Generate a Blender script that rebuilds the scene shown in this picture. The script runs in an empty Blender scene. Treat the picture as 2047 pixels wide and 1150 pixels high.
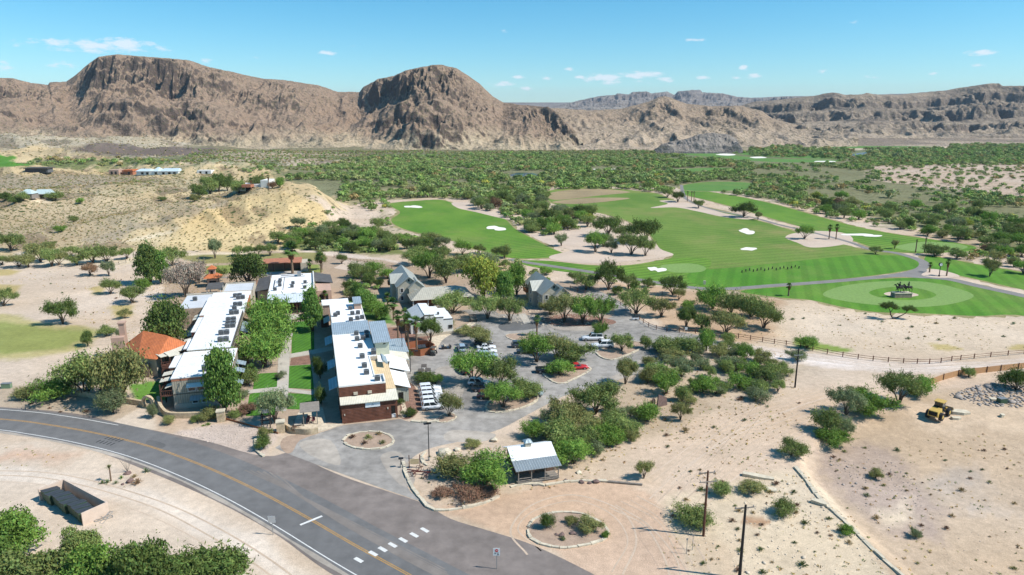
import bpy, math, random
import numpy as np
from mathutils import Vector, Matrix
from mathutils.geometry import tessellate_polygon

# ------------------------------------------------------------------ camera, sky, sun
sc = bpy.context.scene
C = sc.collection
PITCH = math.radians(13.65); F = 1400.0; H = 55.0; CX = 1023.5; CY = 575.0
SP, CP = math.sin(PITCH), math.cos(PITCH)
cam = bpy.data.cameras.new('camera')
cam.sensor_fit = 'HORIZONTAL'; cam.sensor_width = 36.0
cam.lens = 36.0 * F / 2047.0
cam.clip_start = 0.5; cam.clip_end = 60000
camo = bpy.data.objects.new('camera', cam); C.objects.link(camo)
camo.location = (0, 0, H); camo.rotation_euler = (math.pi / 2 - PITCH, 0, 0)
sc.camera = camo
SUN_EL = math.radians(48.0)
SUN_DIR = Vector((0.978, -0.205, 0)).normalized()  # horizontal direction towards the sun
sun = bpy.data.lights.new('sun', 'SUN'); sun.energy = 4.9; sun.angle = math.radians(0.53)
sun.color = (1.0, 0.955, 0.89)
suno = bpy.data.objects.new('sun', sun); C.objects.link(suno)
sv = Vector((SUN_DIR.x * math.cos(SUN_EL), SUN_DIR.y * math.cos(SUN_EL), math.sin(SUN_EL)))
suno.rotation_euler = sv.to_track_quat('Z', 'Y').to_euler()
sc.view_settings.view_transform = 'Standard'; sc.view_settings.look = 'None'
sc.view_settings.exposure = 0.30; sc.view_settings.gamma = 1.0
sc.view_settings.use_curve_mapping = False
sc.cycles.max_bounces = 5; sc.cycles.diffuse_bounces = 2; sc.cycles.volume_bounces = 0
sc.cycles.transparent_max_bounces = 6; sc.cycles.glossy_bounces = 2
sc.cycles.use_adaptive_sampling = True; sc.cycles.adaptive_threshold = 0.02
sc.cycles.use_denoising = True

def node(nt, t, loc=None, **kw):
 n = nt.nodes.new(t)
 for k, v in kw.items(): setattr(n, k, v)
 return n

def build_world():
 w = bpy.data.worlds.new('World'); sc.world = w; w.use_nodes = True
 nt = w.node_tree; nt.nodes.clear(); L = nt.links.new
 out = node(nt, 'ShaderNodeOutputWorld'); bg = node(nt, 'ShaderNodeBackground')
 sky = node(nt, 'ShaderNodeTexSky', sky_type='NISHITA', sun_disc=False)
 sky.sun_elevation = SUN_EL; sky.sun_rotation = math.atan2(SUN_DIR.x, SUN_DIR.y)
 sky.altitude = 700; sky.air_density = 1.0; sky.dust_density = 0.3; sky.ozone_density = 2.2
 hs = node(nt, 'ShaderNodeHueSaturation'); hs.inputs['Saturation'].default_value = SKY_SAT
 hs.inputs['Hue'].default_value = SKY_HUE
 tn = node(nt, 'ShaderNodeVectorMath', operation='MULTIPLY'); tn.inputs[1].default_value = (.74, .905, 1.0); L(sky.outputs[0], tn.inputs[0]); L(tn.outputs[0], hs.inputs['Color'])
 # small cumulus drifting over the ranges: ellipses in azimuth / elevation, torn by noise
 geo = node(nt, 'ShaderNodeTexCoord'); sep = node(nt, 'ShaderNodeSeparateXYZ')
 L(geo.outputs['Generated'], sep.inputs[0])
 az = node(nt, 'ShaderNodeMath', operation='ARCTAN2'); L(sep.outputs['X'], az.inputs[0]); L(sep.outputs['Y'], az.inputs[1])
 el = node(nt, 'ShaderNodeMath', operation='ARCSINE'); L(sep.outputs['Z'], el.inputs[0])
 cmb = node(nt, 'ShaderNodeCombineXYZ'); L(az.outputs[0], cmb.inputs[0]); L(el.outputs[0], cmb.inputs[1])
 mp = node(nt, 'ShaderNodeMapping'); mp.inputs['Scale'].default_value = (1, 2.6, 1); L(cmb.outputs[0], mp.inputs[0])
 nz = node(nt, 'ShaderNodeTexNoise'); nz.inputs['Scale'].default_value = 55; nz.inputs['Detail'].default_value = 7; nz.inputs['Roughness'].default_value = 0.62
 L(mp.outputs[0], nz.inputs['Vector'])
 acc = None
 for (px, py, rx, ry, s) in CLOUDS:
  a = (px - CX) / F; b = (CY - py) / F
  d = Vector((a, CP + b * SP, -SP + b * CP)).normalized()
  A, E = math.atan2(d.x, d.y), math.asin(d.z)
  sx = 1.0 / (rx / F); sy = 1.0 / (ry / F)
  m = node(nt, 'ShaderNodeMapping', vector_type='POINT')
  m.inputs['Location'].default_value = (-A * sx, -E * sy, 0); m.inputs['Scale'].default_value = (sx, sy, 1)
  L(cmb.outputs[0], m.inputs[0])
  ln = node(nt, 'ShaderNodeVectorMath', operation='LENGTH'); L(m.outputs[0], ln.inputs[0])
  mr = node(nt, 'ShaderNodeMapRange'); mr.inputs['From Min'].default_value = 1.25; mr.inputs['From Max'].default_value = 0.0
  mr.inputs['To Min'].default_value = 0; mr.inputs['To Max'].default_value = s
  L(ln.outputs['Value'], mr.inputs['Value'])
  if acc is None: acc = mr.outputs[0]
  else:
   mx = node(nt, 'ShaderNodeMath', operation='MAXIMUM'); L(acc, mx.inputs[0]); L(mr.outputs[0], mx.inputs[1]); acc = mx.outputs[0]
 # density = mask + (noise - 0.5) * k, clipped
 ns = node(nt, 'ShaderNodeMath', operation='MULTIPLY_ADD'); ns.inputs[1].default_value = 2.2; ns.inputs[2].default_value = -1.3
 L(nz.outputs[0], ns.inputs[0])
 ad = node(nt, 'ShaderNodeMath', operation='ADD'); L(ns.outputs[0], ad.inputs[0]); L(acc, ad.inputs[1])
 gate = node(nt, 'ShaderNodeMapRange', interpolation_type='SMOOTHSTEP'); gate.inputs['From Min'].default_value = -0.05; gate.inputs['From Max'].default_value = 0.55; gate.inputs['To Max'].default_value = 0.72
 L(ad.outputs[0], gate.inputs['Value'])
 g2 = node(nt, 'ShaderNodeMapRange'); g2.inputs['From Max'].default_value = 0.12; L(acc, g2.inputs['Value'])
 mu = node(nt, 'ShaderNodeMath', operation='MULTIPLY'); L(gate.outputs[0], mu.inputs[0]); L(g2.outputs[0], mu.inputs[1])
 mix = node(nt, 'ShaderNodeMix', data_type='RGBA')
 L(mu.outputs[0], mix.inputs[0]); L(hs.outputs[0], mix.inputs[6]); mix.inputs[7].default_value = (6.6, 6.8, 7.3, 1)
 L(mix.outputs[2], bg.inputs['Color']); bg.inputs['Strength'].default_value = 0.12
 L(bg.outputs[0], out.inputs['Surface'])
SKY_SAT = 1.25; SKY_HUE = 0.487
CLOUDS = [(190, 92, 110, 11, .8), (243, 88, 50, 10, 1), (130, 129, 45, 6, .55), (410, 124, 16, 5, .8), (650, 106, 20, 5, .8),
          (508, 115, 16, 4, .6), (706, 92, 9, 3, .4), (5, 134, 18, 12, .6), (1040, 155, 17, 4, .75), (1003, 169, 28, 6, .7),
          (1054, 177, 13, 5, .75), (1138, 139, 12, 4, .75), (1092, 156, 12, 4, .6), (1160, 155, 14, 5, .8), (1210, 156, 46, 8, 1),
          (1285, 150, 50, 7, .9), (1330, 158, 24, 6, .7), (1392, 81, 20, 5, .8), (1486, 136, 10, 6, .9), (1507, 153, 20, 5, .8),
          (1472, 155, 12, 4, .6), (1405, 156, 14, 4, .7), (1644, 143, 10, 4, .6), (1965, 105, 25, 5, .9), (1700, 44, 16, 5, .5),
          (1867, 147, 12, 3, .5), (1742, 155, 18, 4, .55), (1956, 132, 14, 4, .45), (1010, 62, 8, 3, .4), (1240, 165, 60, 5, .45)]
build_world()

# ------------------------------------------------------------------ noise and projection helpers
def _h(ix, iy, s):
 n = (ix.astype(np.int64) * 374761393 + iy.astype(np.int64) * 668265263 + s * 1442695041) & 0xFFFFFFFF
 n = ((n ^ (n >> 13)) * 1274126177) & 0xFFFFFFFF
 n = n ^ (n >> 16)
 return (n & 0xFFFF) / 65535.0
def vn(x, y, s=0):
 ix = np.floor(x); iy = np.floor(y); fx = x - ix; fy = y - iy
 fx = fx * fx * fx * (fx * (fx * 6 - 15) + 10); fy = fy * fy * fy * (fy * (fy * 6 - 15) + 10)
 a = _h(ix, iy, s); b = _h(ix + 1, iy, s); c = _h(ix, iy + 1, s); d = _h(ix + 1, iy + 1, s)
 return (a + (b - a) * fx) * (1 - fy) + (c + (d - c) * fx) * fy
def fbm(x, y, o=4, s=0, g=0.5):
 r = 0; a = 1; t = 0
 for i in range(o):
  r = r + a * vn(x + 17.3 * i, y - 9.1 * i, s + i); t += a; a *= g; x = x * 2.03 + y * 0.11; y = y * 2.03 - x * 0.05
 return r / t
def ridged(x, y, o=4, s=0, g=0.5):
 r = 0; a = 1; t = 0
 for i in range(o):
  r = r + a * (1 - abs(2 * vn(x + 31.7 * i, y + 11.9 * i, s + i) - 1)); t += a; a *= g; x = x * 2.07 + y * .13; y = y * 2.07 - x * .09
 return r / t
def sstep(a, b, x):
 t = np.clip((x - a) / (b - a), 0, 1); return t * t * (3 - 2 * t)

def G(px, py, z=0.0):
 a = (px - CX) / F; b = (CY - py) / F
 dz = -SP + b * CP
 t = (H - z) / -dz
 return (a * t, (CP + b * SP) * t)
def at_depth(px, py, D):  # the point seen at px, py whose world y is D
 a = (px - CX) / F; b = (CY - py) / F
 t = D / (CP + b * SP)
 return (a * t, D, H + (-SP + b * CP) * t)
A16 = math.radians(16.0); CU, SU = math.cos(A16), math.sin(A16)
def UV(u, v, z=0.0): return Vector((u * CU - v * SU, u * SU + v * CU, z))  # the hotel's own axes

# bumps of the badlands: (px, py of the crest's ground point seen at depth, depth, half width, half depth, height, turn)
BUMPS = [(545, 400, 392, 60, 64, 17.0, 0.0), (440, 420, 372, 60, 52, 9.0, .35), (600, 415, 372, 34, 48, 10.0, 0), (330, 450, 345, 70, 40, 6.0, .3), (470, 440, 340, 50, 34, 3.5, 0), (210, 470, 330, 60, 25, 2.5, .2),
         (250, 405, 500, 90, 45, 8.5, 0), (120, 420, 455, 60, 50, 7.5, -.2), (20, 430, 430, 70, 50, 6.5, 0), (-120, 420, 430, 90, 60, 8, 0),
         (55, 380, 640, 60, 40, 10, 0), (-80, 370, 640, 120, 60, 12, 0), (300, 350, 700, 150, 36, 10, 0), (430, 345, 690, 70, 40, 13, 0), (180, 350, 700, 80, 40, 8, 0), (380, 372, 560, 70, 40, 6, 0),
         (215, 296, 1060, 70, 50, 15, 0), (330, 300, 1060, 120, 40, 8, 0), (180, 310, 960, 70, 30, 6, 0), (60, 285, 1180, 200, 90, 20, 0), (-150, 280, 1180, 260, 120, 26, 0), (250, 280, 1250, 120, 60, 20, 0),
         (20, 330, 860, 60, 30, 9, 0), (160, 330, 820, 120, 25, 6, 0), (480, 330, 900, 160, 60, 3, 0)]
BX = [(at_depth(b[0], 400, b[2])[0], b[2], b[3], b[4], b[5], b[6]) for b in BUMPS]
def hgt(x, y):
 x = np.asarray(x, float); y = np.asarray(y, float)
 h = np.zeros_like(x + y)
 for (bx, by, wx, wy, hh, tn) in BX:
  dx = x - bx; dy = y - by
  if tn: dx, dy = dx * math.cos(tn) + dy * math.sin(tn), -dx * math.sin(tn) + dy * math.cos(tn)
  q = (dx / wx) ** 2 + (dy / wy) ** 2
  h = h + (hh * np.exp(-q * 1.1)) ** 3
 h = np.cbrt(h)
 m = sstep(1.5, 6.0, h)
 rr = ridged((x * .8 + y * .6) / 34, (y * .8 - x * .6) / 75, 4, 5); bad = rr * 8.5 + fbm(x / 14, y / 14, 3, 9) * 2.0 - 5.6
 h = h + bad * m * np.clip(h / 8, 0, 1)
 far = sstep(640, 900, y) * (1 - sstep(-120, 140, x * 1.0 - (y - 700) * -.2))
 h = h + far * (ridged(x / 110, y / 90, 4, 12) * 9 - 3.5)
 h = h * (1 - sstep(-.285, -.225, np.where(y > 60, x / np.maximum(y, 60), -1)) * (1 - sstep(800, 950, y))) * sstep(200, 270, y)
 # right lower lot: the bank falls away beyond the stone edging
 ex = np.interp(y, [60, 72, 81, 93, 103, 110, 120, 140], [50, 49.0, 47.6, 45.9, 46.1, 49, 60, 84])
 h = h - 1.5 * sstep(0.0, 3.4, x - ex) * (1 - sstep(112, 128, y)) * sstep(50, 62, y)
 # bank rising slightly left of the highway's hotel side
 return h
def zat(x, y): return float(hgt(np.array([x]), np.array([y]))[0])
def GT(px, py):  # pixel to terrain
 a = (px - CX) / F; b = (CY - py) / F
 dz = -SP + b * CP
 if dz > -0.004: dz = -0.004
 d = np.array([a, CP + b * SP, dz]); t0 = (H - 40) / -dz
 x, y = G(px, py)
 if x > -60 and y > 170: return (x, y, 0.0)
 ts = np.linspace((H - 45) / -dz, (H + 3) / -dz, 1500)
 X = a * ts; Y = d[1] * ts; Z = H + dz * ts
 hh = hgt(X, Y); k = np.argmax(Z <= hh)
 if Z[k] > hh[k]: k = len(ts) - 1
 return (float(X[k]), float(Y[k]), float(hh[k]))

ORD = 'zeroth first second third fourth fifth sixth seventh eighth ninth tenth eleventh twelfth thirteenth fourteenth fifteenth sixteenth seventeenth eighteenth nineteenth'.split()
def ordw(n):
 if n < 20: return ORD[n]
 t = ['twent', 'thirt', 'fort', 'fift', 'sixt', 'sevent', 'eight', 'ninet'][n // 10 - 2]
 return t + 'ieth' if n % 10 == 0 else t + 'y-' + ORD[n % 10]
def number(obs, pre, post):  # look-alikes told apart by their order across the view
 obs = sorted(obs, key=lambda o: o.location.x / max(o.location.y, 1))
 for i, o in enumerate(obs): o['label'] = (pre + ', ' + ordw(i + 1) + ' from the left, ' + post) if len(obs) > 1 else pre + ' ' + post
# ------------------------------------------------------------------ object helpers
def tag(o, label=None, cat=None, group=None, kind=None):
 if label: o['label'] = label
 if cat: o['category'] = cat
 if group: o['group'] = group
 if kind: o['kind'] = kind
 return o
def link(name, me, m=None, parent=None):
 if m is not None and not me.materials:
  for q in (m if isinstance(m, (list, tuple)) else [m]): me.materials.append(q)
 o = bpy.data.objects.new(name, me); C.objects.link(o)
 if parent is not None: o.parent = parent
 return o
def thing(name, label, cat, loc=(0, 0, 0), rz=0.0, group=None):
 o = bpy.data.objects.new(name, None); C.objects.link(o); o.empty_display_size = .3
 o.location = loc; o.rotation_euler = (0, 0, rz)
 return tag(o, label, cat, group)
def np_mesh(name, V, Fq, smooth=False, col=None, mi=None):
 me = bpy.data.meshes.new(name); V = np.asarray(V, np.float32); Fq = np.asarray(Fq, np.int32)
 k = Fq.shape[1]; n = len(Fq)
 me.vertices.add(len(V)); me.vertices.foreach_set('co', V.ravel())
 me.loops.add(n * k); me.loops.foreach_set('vertex_index', Fq.ravel())
 me.polygons.add(n); me.polygons.foreach_set('loop_start', np.arange(0, n * k, k, dtype=np.int32))
 me.polygons.foreach_set('loop_total', np.full(n, k, np.int32))
 if smooth: me.polygons.foreach_set('use_smooth', np.ones(n, bool))
 if mi is not None: me.polygons.foreach_set('material_index', np.asarray(mi, np.int32))
 me.update(calc_edges=True)
 if col is not None:
  a = me.color_attributes.new('tint', 'FLOAT_COLOR', 'POINT'); a.data.foreach_set('color', np.asarray(col, np.float32).ravel())
 return me
def grid_faces(nr, nc):
 i = np.arange(nr - 1)[:, None] * nc + np.arange(nc - 1)[None, :]
 i = i.ravel(); return np.stack([i, i + 1, i + nc + 1, i + nc], 1)

class MB:
 """collects boxes, prisms, tubes; build() links them as one mesh object"""
 def __init__(s): s.v = []; s.f = []
 def add(s, vs, fs):
  b = len(s.v); s.v += [tuple(v) for v in vs]; s.f += [tuple(b + i for i in f) for f in fs]; return s
 def box(s, x0, x1, y0, y1, z0, z1):
  return s.add([(x0, y0, z0), (x1, y0, z0), (x1, y1, z0), (x0, y1, z0), (x0, y0, z1), (x1, y0, z1), (x1, y1, z1), (x0, y1, z1)],
                     [(0, 3, 2, 1), (4, 5, 6, 7), (0, 1, 5, 4), (1, 2, 6, 5), (2, 3, 7, 6), (3, 0, 4, 7)])
 def hexa(s, p):
  return s.add(p, [(0, 3, 2, 1), (4, 5, 6, 7), (0, 1, 5, 4), (1, 2, 6, 5), (2, 3, 7, 6), (3, 0, 4, 7)])
 def slab(s, quad, th):  # a plate under four top corners
  q = [Vector(a) for a in quad]; n = (q[1] - q[0]).cross(q[3] - q[0]).normalized()
  if n.z < 0: n = -n
  return s.hexa([a - n * th for a in q] + q)
 def prism(s, pts, z0, z1):
  n = len(pts)
  ar = sum(pts[i][0] * pts[(i + 1) % n][1] - pts[(i + 1) % n][0] * pts[i][1] for i in range(n))
  if ar < 0: pts = pts[::-1]
  vs = [(p[0], p[1], z0) for p in pts] + [(p[0], p[1], z1) for p in pts]
  return s.add(vs, [tuple(range(n - 1, -1, -1)), tuple(range(n, 2 * n))] + [(i, (i + 1) % n, n + (i + 1) % n, n + i) for i in range(n)])
 def tube(s, pts, rs, n=6, cap=True):
  pts = [Vector(p) for p in pts]
  if not isinstance(rs, (list, tuple)): rs = [rs] * len(pts)
  rings = []
  for i, p in enumerate(pts):
   d = (pts[min(i + 1, len(pts) - 1)] - pts[max(i - 1, 0)]).normalized()
   a = d.orthogonal().normalized() if abs(d.z) > .99 else d.cross(Vector((0, 0, 1))).normalized()
   b = d.cross(a)
   rings.append([p + (a * math.cos(2 * math.pi * k / n) + b * math.sin(2 * math.pi * k / n)) * rs[i] for k in range(n)])
  vs = [v for r in rings for v in r]
  fs = [(i * n + k, i * n + (k + 1) % n, (i + 1) * n + (k + 1) % n, (i + 1) * n + k) for i in range(len(pts) - 1) for k in range(n)]
  if cap: fs += [tuple(range(n - 1, -1, -1)), tuple(range((len(pts) - 1) * n, len(pts) * n))]
  return s.add(vs, fs)
 def xf(s, M):
  s.v = [tuple(M @ Vector(v)) for v in s.v]; return s
 def mesh(s, name, smooth=False):
  me = bpy.data.meshes.new(name); me.from_pydata(s.v, [], s.f); me.update()
  import bmesh
  bm = bmesh.new(); bm.from_mesh(me); bmesh.ops.recalc_face_normals(bm, faces=bm.faces); bm.to_mesh(me); bm.free()
  if smooth:
   for p in me.polygons: p.use_smooth = True
  return me
 def build(s, name, m, parent=None, smooth=False):
  return link(name, s.mesh(name, smooth), m, parent)

# ------------------------------------------------------------------ materials
def mat(name, col, rough=0.85, noise=None, bump=0.0, metal=0.0, spec=0.3, obj=True):
 """noise = [(scale, amount, detail)], brightness mottling in object space"""
 m = bpy.data.materials.new(name); m.use_nodes = True; nt = m.node_tree; L = nt.links.new
 b = nt.nodes['Principled BSDF']; b.inputs['Roughness'].default_value = rough; b.inputs['Metallic'].default_value = metal
 b.inputs['Specular IOR Level'].default_value = spec
 m['b'] = 1
 if not noise:
  b.inputs['Base Color'].default_value = (*col, 1); return m
 co = node(nt, 'ShaderNodeTexCoord' if obj else 'ShaderNodeNewGeometry'); src = co.outputs['Object' if obj else 'Position']
 cur = None; first = None
 for (scl, amt, det) in noise:
  n = node(nt, 'ShaderNodeTexNoise'); n.inputs['Scale'].default_value = scl; n.inputs['Detail'].default_value = det; n.inputs['Roughness'].default_value = .6
  L(src, n.inputs['Vector'])
  r = node(nt, 'ShaderNodeMapRange'); r.inputs['From Min'].default_value = .3; r.inputs['From Max'].default_value = .7
  r.inputs['To Min'].default_value = 1 - amt; r.inputs['To Max'].default_value = 1 + amt; L(n.outputs[0], r.inputs['Value'])
  if first is None: first = n
  if cur is None: cur = r.outputs[0]
  else:
   mu = node(nt, 'ShaderNodeMath', operation='MULTIPLY'); L(cur, mu.inputs[0]); L(r.outputs[0], mu.inputs[1]); cur = mu.outputs[0]
 vm = node(nt, 'ShaderNodeVectorMath', operation='SCALE'); vm.inputs[0].default_value = col; L(cur, vm.inputs['Scale'])
 L(vm.outputs[0], b.inputs['Base Color'])
 if bump:
  bp = node(nt, 'ShaderNodeBump'); bp.inputs['Strength'].default_value = bump; bp.inputs['Distance'].default_value = .1
  L(first.outputs[0], bp.inputs['Height']); L(bp.outputs[0], b.inputs['Normal'])
 return m
# ------------------------------------------------------------------ ground sheet with its soils
def ground_mat():
 m = bpy.data.materials.new('ground_soil'); m.use_nodes = True; nt = m.node_tree; L = nt.links.new
 b = nt.nodes['Principled BSDF']; b.inputs['Roughness'].default_value = .95; b.inputs['Specular IOR Level'].default_value = .1
 at = node(nt, 'ShaderNodeAttribute', attribute_name='tint'); ge = node(nt, 'ShaderNodeNewGeometry')
 cur = None
 for scl, amt, det in ((.012, .10, 4), (.09, .14, 6), (.9, .17, 8), (5, .16, 4)):
  n = node(nt, 'ShaderNodeTexNoise'); n.inputs['Scale'].default_value = scl; n.inputs['Detail'].default_value = det; n.inputs['Roughness'].default_value = .65
  L(ge.outputs['Position'], n.inputs['Vector'])
  r = node(nt, 'ShaderNodeMapRange'); r.inputs['From Min'].default_value = .28; r.inputs['From Max'].default_value = .72
  r.inputs['To Min'].default_value = 1 - amt; r.inputs['To Max'].default_value = 1 + amt; L(n.outputs[0], r.inputs['Value'])
  if cur is None: cur = r.outputs[0]
  else:
   mu = node(nt, 'ShaderNodeMath', operation='MULTIPLY'); L(cur, mu.inputs[0]); L(r.outputs[0], mu.inputs[1]); cur = mu.outputs[0]
  last = n
 # tracks: long faint streaks
 vm = node(nt, 'ShaderNodeVectorMath', operation='SCALE'); L(at.outputs['Color'], vm.inputs[0]); L(cur, vm.inputs['Scale'])
 # low scrub as small dark tufts, density from the attribute's alpha
 prev = vm.outputs[0]
 for scl, rad, colr in ((.42, .44, (.10, .105, .045)), (.21, .36, (.075, .09, .033)), (.9, .42, (.17, .135, .085))):
  v = node(nt, 'ShaderNodeTexVoronoi', feature='F1'); v.inputs['Scale'].default_value = scl; v.inputs['Randomness'].default_value = 1
  L(ge.outputs['Position'], v.inputs['Vector'])
  sp = node(nt, 'ShaderNodeSeparateColor'); L(v.outputs['Color'], sp.inputs[0])
  lt = node(nt, 'ShaderNodeMath', operation='LESS_THAN'); L(sp.outputs[0], lt.inputs[0]); L(at.outputs['Alpha'], lt.inputs[1])
  dd = node(nt, 'ShaderNodeMapRange'); dd.inputs['From Min'].default_value = rad; dd.inputs['From Max'].default_value = rad * .75; L(v.outputs['Distance'], dd.inputs['Value'])
  mu = node(nt, 'ShaderNodeMath', operation='MULTIPLY'); L(lt.outputs[0], mu.inputs[0]); L(dd.outputs[0], mu.inputs[1])
  mx = node(nt, 'ShaderNodeMix', data_type='RGBA'); L(mu.outputs[0], mx.inputs[0]); L(prev, mx.inputs[6]); mx.inputs[7].default_value = (*colr, 1); prev = mx.outputs[2]
 L(prev, b.inputs['Base Color'])
 bp = node(nt, 'ShaderNodeBump'); bp.inputs['Strength'].default_value = .5; bp.inputs['Distance'].default_value = .15
 L(last.outputs[0], bp.inputs['Height']); L(bp.outputs[0], b.inputs['Normal'])
 return m

def inside(X, Y, poly):
 poly = np.asarray(poly, float); r = np.zeros(X.shape, bool)
 x1, y1 = poly[-1]
 for x2, y2 in poly:
  if y1 != y2:
   c = ((Y < y1) != (Y < y2)) & (X < (x2 - x1) * (Y - y1) / (y2 - y1) + x1); r ^= c
  x1, y1 = x2, y2
 return r
def proj(X, Y, Z):
 yc = Y; zc = Z - H; d = yc * CP - zc * SP; u = yc * SP + zc * CP
 d = np.maximum(d, 1)
 return CX + F * X / d, CY - F * u / d

SAND = (.52, .405, .30); PINK = (.50, .355, .265); PALE = (.54, .43, .33); YEL = (.49, .375, .215); SCRUB = (.30, .255, .165)
PLAIN = (.15, .17, .08); DRY = (.42, .33, .15); GRASSY = (.20, .26, .06); GREY = (.36, .31, .265); DARKHILL = (.155, .12, .10); OLIVE = (.17, .19, .07); FAN = (.42, .34, .24)
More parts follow.
